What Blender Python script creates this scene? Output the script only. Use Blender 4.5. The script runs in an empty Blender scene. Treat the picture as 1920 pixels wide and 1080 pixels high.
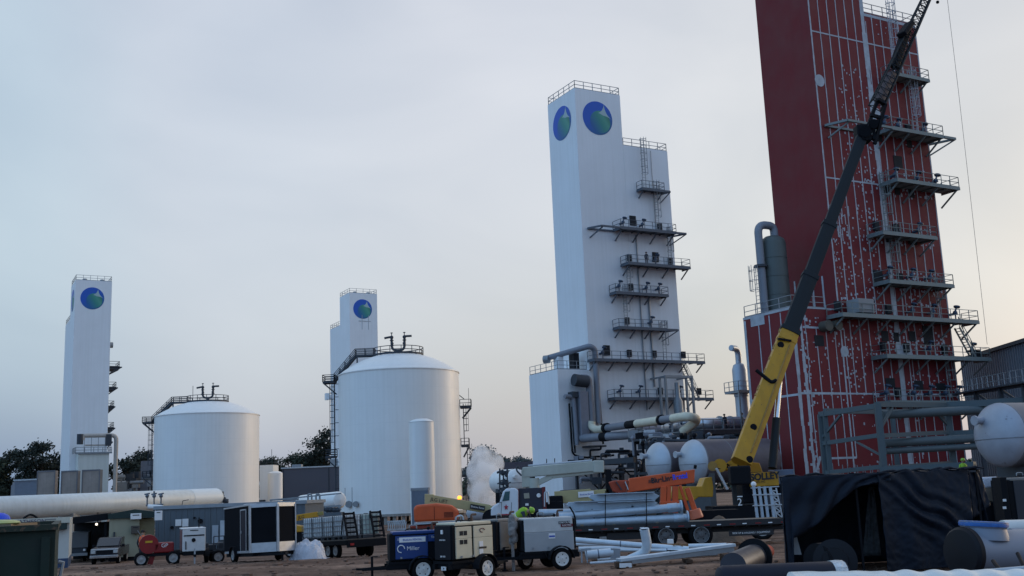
import bpy, math, random
from mathutils import Vector, Matrix, noise
random.seed(7)
S = bpy.context.scene
COL = S.collection
R = math.radians
# ------------------------------------------------------------------ camera
CAMH = 2.6
cam_data = bpy.data.cameras.new('camera')
cam_data.sensor_width = 36; cam_data.lens = 37.5
cam_data.clip_start = 0.1; cam_data.clip_end = 6000
cam = bpy.data.objects.new('camera', cam_data); COL.objects.link(cam)
CR = Matrix.Rotation(R(90 + 10.75), 3, 'X') @ Matrix.Rotation(R(-2.34), 3, 'Z')
cam.matrix_world = Matrix.Translation((0, 0, CAMH)) @ CR.to_4x4()
S.camera = cam
# ------------------------------------------------------------------ sky
SUN_AZ, SUN_EL = 58, 12          # azimuth clockwise from +Y
W = bpy.data.worlds.new('World'); S.world = W; W.use_nodes = True
wn, wl = W.node_tree.nodes, W.node_tree.links
wn.clear()
wo = wn.new('ShaderNodeOutputWorld')
b1 = wn.new('ShaderNodeBackground'); b2 = wn.new('ShaderNodeBackground'); ad = wn.new('ShaderNodeAddShader')
sk = wn.new('ShaderNodeTexSky'); sk.sky_type = 'NISHITA'; sk.sun_disc = False
sk.sun_elevation = R(SUN_EL); sk.sun_rotation = R(SUN_AZ); sk.air_density = 1.5; sk.dust_density = 3
wl.new(sk.outputs[0], b1.inputs[0]); b1.inputs[1].default_value = 0.05
tc = wn.new('ShaderNodeTexCoord')
def wdot(v):
    n = wn.new('ShaderNodeVectorMath'); n.operation = 'DOT_PRODUCT'; n.inputs[1].default_value = v
    wl.new(tc.outputs['Generated'], n.inputs[0]); return n.outputs['Value']
def wramp(src, pts):
    m = wn.new('ShaderNodeMapRange'); m.inputs[1].default_value = -1; m.inputs[2].default_value = 1
    wl.new(src, m.inputs[0])
    r = wn.new('ShaderNodeValToRGB'); wl.new(m.outputs[0], r.inputs[0])
    r.color_ramp.interpolation = 'EASE'
    for i, (p, c) in enumerate(pts):
        e = r.color_ramp.elements[i] if i < 2 else r.color_ramp.elements.new(p)
        e.position = p; e.color = (*c, 1)
    return r.outputs[0]
HIGH = wramp(wdot((1, 0, 0)), [(0.0, (.40, .52, .64)), (1.0, (.48, .47, .48)), (.285, (.47, .565, .66)), (.36, (.53, .57, .655)), (.50, (.56, .575, .64)), (.62, (.54, .55, .595)), (.72, (.43, .46, .53))])
LOW = wramp(wdot((1, 0, 0)), [(0.0, (.22, .31, .44)), (1.0, (.35, .39, .46)), (.285, (.16, .27, .45)), (.38, (.33, .40, .53)), (.50, (.40, .43, .50)), (.60, (.34, .38, .45)), (.71, (.29, .37, .52))])
hz = wn.new('ShaderNodeMapRange'); hz.interpolation_type = 'SMOOTHSTEP'; hz.inputs[1].default_value = -.02; hz.inputs[2].default_value = .27
wl.new(wdot((0, 0, 1)), hz.inputs[0])
hm = wn.new('ShaderNodeMix'); hm.data_type = 'RGBA'; wl.new(hz.outputs[0], hm.inputs[0]); wl.new(LOW, hm.inputs[6]); wl.new(HIGH, hm.inputs[7]); FRONT = hm.outputs[2]
BACK = wramp(wdot((1, 0, 0)), [(0.0, (.34, .72, 1.3)), (1.0, (.42, .55, .76)), (.4, (.31, .55, .93)), (.6, (.33, .49, .76))])
fb = wn.new('ShaderNodeMapRange'); fb.inputs[1].default_value = -.35; fb.inputs[2].default_value = .35
wl.new(wdot((0, 1, 0)), fb.inputs[0])
mx = wn.new('ShaderNodeMix'); mx.data_type = 'RGBA'
wl.new(fb.outputs[0], mx.inputs[0]); wl.new(BACK, mx.inputs[6]); wl.new(FRONT, mx.inputs[7])
cn = wn.new('ShaderNodeTexNoise'); cn.inputs['Scale'].default_value = 2.6; cn.inputs['Detail'].default_value = 5
cn.inputs['Roughness'].default_value = .45; cn.inputs['Distortion'].default_value = .6
mp = wn.new('ShaderNodeMapping'); mp.inputs['Scale'].default_value = (1, 1, 1.9)
wl.new(tc.outputs['Generated'], mp.inputs[0]); wl.new(mp.outputs[0], cn.inputs['Vector'])
cr = wn.new('ShaderNodeValToRGB'); wl.new(cn.outputs[0], cr.inputs[0])
cr.color_ramp.elements[0].position = .3; cr.color_ramp.elements[0].color = (.80, .83, .88, 1)
cr.color_ramp.elements[1].position = .72; cr.color_ramp.elements[1].color = (1.09, 1.075, 1.06, 1)
mu = wn.new('ShaderNodeMix'); mu.data_type = 'RGBA'; mu.blend_type = 'MULTIPLY'; mu.inputs[0].default_value = 1
wl.new(mx.outputs[2], mu.inputs[6]); wl.new(cr.outputs[0], mu.inputs[7])
wl.new(mu.outputs[2], b2.inputs[0]); b2.inputs[1].default_value = 1.0
wl.new(b1.outputs[0], ad.inputs[0]); wl.new(b2.outputs[0], ad.inputs[1]); wl.new(ad.outputs[0], wo.inputs[0])
sd = bpy.data.lights.new('sun', 'SUN'); sd.energy = 0.55; sd.angle = R(12); sd.color = (1, .92, .82)
so = bpy.data.objects.new('sun', sd); COL.objects.link(so)
_d = Vector((math.sin(R(SUN_AZ)) * math.cos(R(SUN_EL)), math.cos(R(SUN_AZ)) * math.cos(R(SUN_EL)), math.sin(R(SUN_EL))))
so.rotation_euler = _d.to_track_quat('Z', 'Y').to_euler(); so.location = (60, -20, 80)
S.cycles.volume_bounces = 10
S.view_settings.view_transform = 'Standard'; S.view_settings.look = 'None'
S.view_settings.gamma = 1; S.view_settings.exposure = 0
# ------------------------------------------------------------------ helpers
def ray(u, v): return CR @ Vector(((u - 960) / 2000, -(v - 540) / 2000, -1))
def at(u, v, D):                       # the point seen at a photo pixel, D metres in front (world Y)
    r = ray(u, v) * 1.0; r = r * (D / r.y); return Vector((r.x, r.y, r.z + CAMH))
def sm(t): t = max(0, min(1, t)); return t * t * (3 - 2 * t)
def gz(x, y):                          # height of the ground: the yard falls away beyond 48 m
    d = y - 48
    if d < -4: return 0.0
    if d < 4: return -.05 * (d + 4) ** 2 / 16
    if d < 26: return -.05 * d
    return -1.3 - .2 * sm((d - 26) / 12)
def gpt(u, v):                         # the ground point seen at a photo pixel
    r = ray(u, v); y = 10.0
    for _ in range(4000):
        p = r * (y / r.y); 
        if CAMH + p.z <= gz(p.x, y): break
        y += .05
    return Vector((p.x, y, gz(p.x, y)))
MATS = {}
def pm(name, col, rough=.6, metal=0, var=.12, scale=1.5, bump=0, bscale=30, streak=0, col2=None, thr=.55, spec=.4, coat=0):
    """procedural paint, metal, fabric: base colour broken up by noise, optional stains of col2, runs and bump"""
    if name in MATS: return MATS[name]
    m = bpy.data.materials.new(name); m.use_nodes = True; n, l = m.node_tree.nodes, m.node_tree.links
    b = n['Principled BSDF']; b.inputs['Roughness'].default_value = rough; b.inputs['Metallic'].default_value = metal
    b.inputs['Specular IOR Level'].default_value = spec; b.inputs['Coat Weight'].default_value = coat
    t = n.new('ShaderNodeTexCoord')
    nz = n.new('ShaderNodeTexNoise'); nz.inputs['Scale'].default_value = scale; nz.inputs['Detail'].default_value = 7
    nz.inputs['Roughness'].default_value = .62
    l.new(t.outputs['Object'], nz.inputs['Vector'])
    r = n.new('ShaderNodeValToRGB'); l.new(nz.outputs[0], r.inputs[0])
    r.color_ramp.elements[0].position = .28; r.color_ramp.elements[1].position = .72
    c = Vector(col)
    r.color_ramp.elements[0].color = (*(c * (1 - var)), 1); r.color_ramp.elements[1].color = (*[min(1, x * (1 + var)) for x in c], 1)
    out = r.outputs[0]
    if streak:
        mp = n.new('ShaderNodeMapping'); mp.inputs['Scale'].default_value = (2.2, 2.2, .06); l.new(t.outputs['Object'], mp.inputs[0])
        n2 = n.new('ShaderNodeTexNoise'); n2.inputs['Scale'].default_value = 1.0; n2.inputs['Detail'].default_value = 5
        l.new(mp.outputs[0], n2.inputs['Vector'])
        r2 = n.new('ShaderNodeValToRGB'); l.new(n2.outputs[0], r2.inputs[0])
        r2.color_ramp.elements[0].position = .35; r2.color_ramp.elements[0].color = (1 - streak, 1 - streak, 1 - streak * 1.15, 1)
        r2.color_ramp.elements[1].position = .6; r2.color_ramp.elements[1].color = (1, 1, 1, 1)
        x = n.new('ShaderNodeMix'); x.data_type = 'RGBA'; x.blend_type = 'MULTIPLY'; x.inputs[0].default_value = 1
        l.new(out, x.inputs[6]); l.new(r2.outputs[0], x.inputs[7]); out = x.outputs[2]
    if col2:
        n3 = n.new('ShaderNodeTexNoise'); n3.inputs['Scale'].default_value = scale * 2.3; n3.inputs['Detail'].default_value = 8; n3.inputs['Roughness'].default_value = .7
        l.new(t.outputs['Object'], n3.inputs['Vector'])
        r3 = n.new('ShaderNodeValToRGB'); l.new(n3.outputs[0], r3.inputs[0])
        r3.color_ramp.elements[0].position = thr; r3.color_ramp.elements[0].color = (0, 0, 0, 1)
        r3.color_ramp.elements[1].position = thr + .07; r3.color_ramp.elements[1].color = (1, 1, 1, 1)
        x = n.new('ShaderNodeMix'); x.data_type = 'RGBA'; l.new(r3.outputs[0], x.inputs[0]); l.new(out, x.inputs[6])
        x.inputs[7].default_value = (*col2, 1); out = x.outputs[2]
    l.new(out, b.inputs['Base Color'])
    rr = n.new('ShaderNodeMapRange'); l.new(nz.outputs[0], rr.inputs[0]); rr.inputs[1].default_value = .3; rr.inputs[2].default_value = .7
    rr.inputs[3].default_value = max(.05, rough - .1); rr.inputs[4].default_value = min(1, rough + .12); l.new(rr.outputs[0], b.inputs['Roughness'])
    if bump:
        n4 = n.new('ShaderNodeTexNoise'); n4.inputs['Scale'].default_value = bscale; n4.inputs['Detail'].default_value = 4
        l.new(t.outputs['Object'], n4.inputs['Vector'])
        bp = n.new('ShaderNodeBump'); bp.inputs['Strength'].default_value = bump; bp.inputs['Distance'].default_value = .03
        l.new(n4.outputs[0], bp.inputs['Height']); l.new(bp.outputs[0], b.inputs['Normal'])
    MATS[name] = m; return m
MWX = {}                                # world matrices of everything linked
def tag(o, label=None, cat=None, group=None, kind=None):
    for k, v in (('label', label), ('category', cat), ('group', group), ('kind', kind)):
        if v: o[k] = v
    return o
def thing(name, label, cat, loc=(0, 0, 0), rz=0, group=None, tilt=None):
    o = bpy.data.objects.new(name, None); COL.objects.link(o)
    o.location = loc; o.rotation_euler = (0, tilt or 0, rz); o.empty_display_size = .3
    o.rotation_mode = 'XYZ'
    MWX[o.name] = Matrix.Translation(Vector(loc)) @ o.rotation_euler.to_matrix().to_4x4()
    return tag(o, label, cat, group)
class MB:
    """collects simple shapes; build() links them as one mesh object"""
    def __init__(s): s.v = []; s.f = []; s.m = []; s.mi = 0
    def add(s, v, f):
        k = len(s.v); s.v += [Vector(p) for p in v]; s.f += [tuple(i + k for i in q) for q in f]; s.m += [s.mi] * len(f); return s
    def box(s, c, d, M=None):
        x, y, z = d[0] / 2, d[1] / 2, d[2] / 2
        p = [Vector((a * x, b * y, e * z)) for e in (-1, 1) for b in (-1, 1) for a in (-1, 1)]
        if M: p = [M @ q for q in p]
        return s.add([q + Vector(c) for q in p], [(0, 2, 3, 1), (4, 5, 7, 6), (0, 1, 5, 4), (2, 6, 7, 3), (0, 4, 6, 2), (1, 3, 7, 5)])
    def bb(s, x0, x1, y0, y1, z0, z1): return s.box(((x0 + x1) / 2, (y0 + y1) / 2, (z0 + z1) / 2), (x1 - x0, y1 - y0, z1 - z0))
    def beam(s, a, b, w, h=None):
        a, b = Vector(a), Vector(b); h = h or w; d = b - a; L = d.length
        if L < 1e-6: return s
        d.normalize(); up = Vector((0, 0, 1)) if abs(d.z) < .99 else Vector((0, 1, 0))
        x = d.cross(up).normalized(); z = x.cross(d)
        M = Matrix((x, d, z)).transposed()
        return s.box((a + b) / 2, (w, L, h), M)
    def ring(s, c, x, y, r, n): return [c + x * (r * math.cos(2 * math.pi * i / n)) + y * (r * math.sin(2 * math.pi * i / n)) for i in range(n)]
    def cyl(s, a, b, r, r2=None, n=12, caps=True):
        a, b = Vector(a), Vector(b); r2 = r if r2 is None else r2; d = (b - a)
        if d.length < 1e-6: return s
        d.normalize()
        x = d.orthogonal().normalized(); y = d.cross(x)
        v = s.ring(a, x, y, r, n) + s.ring(b, x, y, r2, n)
        f = [(i, (i + 1) % n, n + (i + 1) % n, n + i) for i in range(n)]
        if caps: f += [tuple(range(n - 1, -1, -1)), tuple(range(n, 2 * n))]
        return s.add(v, f)
    def tube(s, pts, r, n=8, caps=True):
        pts = [Vector(p) for p in pts]; rs = r if isinstance(r, (list, tuple)) else [r] * len(pts)
        d0 = (pts[1] - pts[0]).normalized(); x = d0.orthogonal().normalized(); v = []
        for i, p in enumerate(pts):
            if i == 0: d = d0
            elif i == len(pts) - 1: d = (pts[i] - pts[i - 1]).normalized()
            else: d = ((pts[i] - pts[i - 1]).normalized() + (pts[i + 1] - pts[i]).normalized()).normalized()
            x = (x - d * x.dot(d)).normalized(); v += s.ring(p, x, d.cross(x), rs[i], n)
        f = [(k * n + i, k * n + (i + 1) % n, (k + 1) * n + (i + 1) % n, (k + 1) * n + i) for k in range(len(pts) - 1) for i in range(n)]
        if caps: f += [tuple(range(n - 1, -1, -1)), tuple(range((len(pts) - 1) * n, len(pts) * n))]
        return s.add(v, f)
    def lathe(s, prof, c=(0, 0, 0), ax=(0, 0, 1), n=32, caps=True):
        c, ax = Vector(c), Vector(ax).normalized(); x = ax.orthogonal().normalized(); y = ax.cross(x); v = []
        for r, h in prof: v += s.ring(c + ax * h, x, y, max(r, 1e-4), n)
        f = [(k * n + i, k * n + (i + 1) % n, (k + 1) * n + (i + 1) % n, (k + 1) * n + i) for k in range(len(prof) - 1) for i in range(n)]
        if caps: f += [tuple(range(n - 1, -1, -1)), tuple(range((len(prof) - 1) * n, len(prof) * n))]
        return s.add(v, f)
    def prism(s, pts, e):              # a polygon and its copy moved by e
        pts = [Vector(p) for p in pts]; n = len(pts); e = Vector(e)
        return s.add(pts + [p + e for p in pts], [tuple(range(n - 1, -1, -1)), tuple(range(n, 2 * n))] + [(i, (i + 1) % n, n + (i + 1) % n, n + i) for i in range(n)])
    def sphere(s, c, r, n=10, sq=(1, 1, 1)):
        c = Vector(c); v = []; m = max(4, n // 2 + 1)
        for k in range(m):
            t = math.pi * (k + .02) / (m - 1 + .04)
            for i in range(n):
                a = 2 * math.pi * i / n; v.append(c + Vector((r * sq[0] * math.sin(t) * math.cos(a), r * sq[1] * math.sin(t) * math.sin(a), r * sq[2] * math.cos(t))))
        f = [(k * n + i, (k + 1) * n + i, (k + 1) * n + (i + 1) % n, k * n + (i + 1) % n) for k in range(m - 1) for i in range(n)]
        f += [tuple(range(n)), tuple(range(m * n - 1, (m - 1) * n - 1, -1))]
        return s.add(v, f)
    def build(s, name, mat, parent=None, world=False, smooth=False, bevel=0, label=None, sub=0):
        me = bpy.data.meshes.new(name); o = bpy.data.objects.new(name, me); COL.objects.link(o)
        v = s.v
        if parent is not None:
            o.parent = parent; M = MWX[parent.name]; MWX[o.name] = M
            if world: I = M.inverted(); v = [I @ p for p in v]
        else: MWX[o.name] = Matrix.Identity(4)
        me.from_pydata([tuple(p) for p in v], [], s.f)
        for mm in (mat if isinstance(mat, (list, tuple)) else [mat]): me.materials.append(mm)
        if s.m and max(s.m): me.polygons.foreach_set('material_index', s.m)
        me.update()
        if smooth:
            me.polygons.foreach_set('use_smooth', [True] * len(me.polygons)); me.set_sharp_from_angle(angle=R(38))
        if bevel:
            b = o.modifiers.new('bevel', 'BEVEL'); b.width = bevel; b.segments = 2; b.limit_method = 'ANGLE'
        if sub: q = o.modifiers.new('sub', 'SUBSURF'); q.levels = sub; q.render_levels = sub
        if label: o['label'] = label
        return o
def plane_at(P0, ang):                 # photo pixel -> (distance along a wall through P0, height)
    P0 = Vector(P0); ax = (math.cos(ang), math.sin(ang))
    def f(u, v):
        r = ray(u, v); det = -r.x * ax[1] + ax[0] * r.y; t = (-P0.x * ax[1] + ax[0] * P0.y) / det
        s = (r.x * P0.y - r.y * P0.x) / det; return s, CAMH + t * r.z
    return f
def rebase(o, loc):                     # moves a lone mesh object's origin onto its base
    loc = Vector(loc)
    for v in o.data.vertices: v.co -= loc
    o.location = loc; return o
def single(mb, name, mat, label, cat, group=None, **k):   # a thing that is one mesh, built in world coordinates
    o = mb.build(name, mat, None, **k)
    lo = [min(v[i] for v in mb.v) for i in range(3)]; hi = [max(v[i] for v in mb.v) for i in range(3)]
    rebase(o, ((lo[0] + hi[0]) / 2, (lo[1] + hi[1]) / 2, lo[2])); return tag(o, label, cat, group)
def kids(o): return [c for c in list(bpy.data.objects) if c.parent == o]
def copy_tree(o, parent=None, **kw):
    c = o.copy(); COL.objects.link(c)
    if parent is not None: c.parent = parent
    for ch in kids(o): copy_tree(ch, c)
    for k, v in kw.items(): c[k] = v
    return c
def arc(pts, r, n=5):                   # round the corners of a polyline
    pts = [Vector(p) for p in pts]; out = [pts[0]]
    for i in range(1, len(pts) - 1):
        a, b, c = pts[i - 1], pts[i], pts[i + 1]
        da, dc = (a - b), (c - b); q = min(r, da.length * .49, dc.length * .49)
        p0, p2 = b + da.normalized() * q, b + dc.normalized() * q
        for k in range(n + 1):
            t = k / n; out.append(p0 * (1 - t) ** 2 + b * 2 * t * (1 - t) + p2 * t * t)
    return out + [pts[-1]]
def railing(mb, pts, h=1.07, step=1.5, w=.055, mid=2, close=False):
    pts = [Vector(p) for p in pts]
    if close: pts.append(pts[0])
    for a, b in zip(pts, pts[1:]):
        n = max(1, round((b - a).length / step))
        for i in range(n + 1):
            p = a.lerp(b, i / n); mb.beam(p, p + Vector((0, 0, h)), w, w)
        for k in range(mid): z = Vector((0, 0, h * (k + 1) / mid)); mb.beam(a + z, b + z, w * .9, w * .9)
        mb.beam(a + Vector((0, 0, .06)), b + Vector((0, 0, .06)), .02, .12)
def ladder(mb, x, y, z0, z1, cage=True, out=(0, -1), w=.5, t=.05):
    o = Vector((out[0], out[1], 0)); s = Vector((-o.y, o.x, 0)); c = Vector((x, y, 0))
    for k in (-1, 1): mb.beam(c + s * (k * w / 2) + Vector((0, 0, z0)), c + s * (k * w / 2) + Vector((0, 0, z1)), t)
    z = z0 + .2
    while z < z1: mb.beam(c - s * w / 2 + Vector((0, 0, z)), c + s * w / 2 + Vector((0, 0, z)), t * .7); z += .38
    if cage and z1 - z0 > 2.6:
        z = z0 + 2.2; a = [(-.42, .05), (-.42, .4), (-.2, .72), (.2, .72), (.42, .4), (.42, .05)]
        while z <= z1 + .05:
            q = [c + s * p + o * r_ + Vector((0, 0, z)) for p, r_ in a]
            for m, n in zip(q, q[1:]): mb.beam(m, n, .05)
            z += .95
        for p, r_ in a[1:5]: mb.beam(c + s * p + o * r_ + Vector((0, 0, z0 + 2.2)), c + s * p + o * r_ + Vector((0, 0, z1)), .04)
FONT = bpy.data.fonts.load('<builtin>') if '<builtin>' in [f.filepath for f in bpy.data.fonts] else None
def text(body, size, mat, parent, loc, right, up, name='lettering', ext=.004, sx=1, bold=0, align='CENTER', world=False):
    """flat raised letters; right and up give the plane in the parent's own axes"""
    cu = bpy.data.curves.new('t', 'FONT'); cu.body = body; cu.size = size; cu.extrude = ext; cu.align_x = align; cu.align_y = 'CENTER'; cu.offset = bold
    t = bpy.data.objects.new('t', cu); COL.objects.link(t)
    dg = bpy.context.evaluated_depsgraph_get(); me = bpy.data.meshes.new_from_object(t.evaluated_get(dg)); bpy.data.objects.remove(t)
    x, y = Vector(right).normalized(), Vector(up).normalized(); M = Matrix((x * sx, y, x.cross(y))).transposed()
    me.name = name
    L = Vector(loc); P = MWX[parent.name].inverted() if world else Matrix.Identity(4)
    for v in me.vertices: v.co = P @ (M @ v.co + L)
    me.materials.clear(); me.materials.append(mat)
    o = bpy.data.objects.new(name, me); COL.objects.link(o); o.parent = parent; MWX[o.name] = MWX[parent.name]; return o
# ------------------------------------------------------------------ shared materials
WHITE = pm('white_tower_paint', (.74, .76, .78), .55, var=.05, scale=.18, streak=.045)
TANKW = pm('white_tank_paint', (.78, .78, .76), .42, var=.03, scale=.3, streak=.045)
STEEL = pm('galvanised_steel', (.24, .26, .28), .5, .35, var=.15, scale=3)
DKST = pm('dark_steel', (.04, .048, .06), .65, .1, var=.2, scale=3)
LTST = pm('pale_galvanised_steel', (.46, .5, .54), .38, .55, var=.14, scale=5)
BLACK = pm('black_paint', (.008, .009, .012), .65, var=.3, scale=4, spec=.12)
RUBBER = pm('tyre_rubber', (.009, .009, .010), .9, var=.3, scale=9, col2=(.06, .042, .03), thr=.66, spec=.1)
GLASS = pm('dark_glass', (.02, .025, .03), .08, var=.05, spec=.8)
RIM = pm('white_wheel_paint', (.62, .62, .6), .4, var=.1, scale=8, col2=(.25, .16, .1), thr=.7)
GRIM = pm('grey_wheel_metal', (.3, .3, .3), .4, .4, var=.15, scale=8)
PRIM = pm('red_primer', (.150, .012, .016), .68, var=.11, scale=.35, streak=.05, bump=.06, bscale=1.5)
PRIMP = pm('bare_primer_patches', (.36, .39, .43), .7, var=.25, scale=1.5)
PIPEG = pm('grey_pipe_jacket', (.20, .215, .25), .55, .2, var=.12, scale=1.5)
CREAM = pm('cream_pipe_insulation', (.62, .58, .45), .6, var=.1, scale=1)
SILV = pm('silver_pipe_cladding', (.5, .52, .56), .35, .6, var=.1, scale=1)
YEL = pm('crane_yellow', (.47, .235, .010), .45, var=.1, scale=1.2, col2=(.22, .12, .02), thr=.6, streak=.12)
ORG = pm('safety_orange', (.56, .085, .02), .45, var=.12, scale=1.5, col2=(.2, .05, .02), thr=.7)
TAN = pm('tan_boom_paint', (.40, .34, .17), .5, var=.1, scale=1.2)
BLUEL = pm('rental_blue', (.02, .08, .42), .5, var=.05)
LETW = pm('white_lettering', (.75, .75, .75), .5, var=.03)
LETK = pm('black_lettering', (.015, .015, .02), .5, var=.03)
PLAT = pm('platform_steel', (.10, .115, .14), .6, .15, var=.15, scale=3)
GALV = pm('blue_grey_structural_steel', (.08, .108, .122), .6, .2, var=.12, scale=1.2)
# ------------------------------------------------------------------ ground: one sheet to the horizon
def ground():
    xs = [-3000, -1200, -600, -300, -200, -150, -110] + [-80 + i * 2.0 for i in range(25)] + [-30 + i * .5 for i in range(121)] + [32, 36, 42, 50, 70, 110, 160, 300, 600, 1200, 3000]
    ys = [-200, -60, -20, 0, 8] + [12 + i * .5 for i in range(100)] + [63, 65, 68, 72, 77, 83, 90, 98, 107, 120, 140, 170, 220, 300, 450, 800, 1600, 3500]
    xs = sorted(set(xs)); ys = sorted(set(ys)); v = []; f = []
    for y in ys:
        for x in xs:
            z = gz(x, y)
            if 10 < y < 64 and -32 < x < 31:
                z += .05 * noise.noise(Vector((x * .35, y * .3, 0))) + .045 * noise.noise(Vector((x * .9, y * .9, 4)))
                d = abs((y - 44 - .12 * x - 1.2 * math.sin(x * .15)) % 2.6 - 1.3)
                z -= .11 * max(0, 1 - d / .4) * (noise.noise(Vector((x * .2, y * .2, 9))) + .5)
            v.append((x, y, z))
    nx = len(xs)
    for j in range(len(ys) - 1):
        for i in range(nx - 1): f.append((j * nx + i, j * nx + i + 1, (j + 1) * nx + i + 1, (j + 1) * nx + i))
    m = bpy.data.materials.new('red_brown_dirt'); m.use_nodes = True; n, l = m.node_tree.nodes, m.node_tree.links; b = n['Principled BSDF']
    t = n.new('ShaderNodeTexCoord')
    def nz(sc, det, ro, st=(1, 1, 1)):
        mp = n.new('ShaderNodeMapping'); mp.inputs['Scale'].default_value = st; l.new(t.outputs['Object'], mp.inputs[0])
        q = n.new('ShaderNodeTexNoise'); q.inputs['Scale'].default_value = sc; q.inputs['Detail'].default_value = det; q.inputs['Roughness'].default_value = ro
        l.new(mp.outputs[0], q.inputs['Vector']); return q.outputs[0]
    r = n.new('ShaderNodeValToRGB'); l.new(nz(.22, 8, .65, (.45, 1, 1)), r.inputs[0])
    e = r.color_ramp.elements; e[0].position = .33; e[0].color = (.060, .034, .025, 1); e[1].position = .68; e[1].color = (.34, .235, .18, 1)
    x = e.new(.5); x.color = (.165, .105, .08, 1)
    r2 = n.new('ShaderNodeValToRGB'); l.new(nz(2.2, 9, .75), r2.inputs[0])
    r2.color_ramp.elements[0].position = .3; r2.color_ramp.elements[0].color = (.38, .35, .33, 1); r2.color_ramp.elements[1].position = .7; r2.color_ramp.elements[1].color = (1.35, 1.28, 1.2, 1)
    mu = n.new('ShaderNodeMix'); mu.data_type = 'RGBA'; mu.blend_type = 'MULTIPLY'; mu.inputs[0].default_value = 1
    l.new(r.outputs[0], mu.inputs[6]); l.new(r2.outputs[0], mu.inputs[7]); l.new(mu.outputs[2], b.inputs['Base Color'])
    b.inputs['Roughness'].default_value = .9; b.inputs['Specular IOR Level'].default_value = .2
    bp = n.new('ShaderNodeBump'); bp.inputs['Strength'].default_value = .9; bp.inputs['Distance'].default_value = .12
    l.new(nz(3.5, 10, .72), bp.inputs['Height']); l.new(bp.outputs[0], b.inputs['Normal'])
    me = bpy.data.meshes.new('ground'); me.from_pydata(v, [], f); me.materials.append(m)
    me.polygons.foreach_set('use_smooth', [True] * len(f)); o = bpy.data.objects.new('ground', me); COL.objects.link(o); o['kind'] = 'structure'
    # loose clods and stones
    k = MB(); rr = random.Random(5)
    for i in range(2200):
        y = 18 + 42 * rr.random() ** .8; x = (rr.random() - .5) * y * 1.0; s = rr.choice((.02, .03, .04, .04, .07)) * (.6 + rr.random())
        k.sphere((x, y, gz(x, y) + s * .2), s, 6, (1 + rr.random(), 1 + rr.random() * .6, .6))
    o = k.build('loose_clods', pm('clod_dirt', (.13, .078, .056), .95, var=.35, scale=3)); o['kind'] = 'stuff'
ground()
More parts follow.
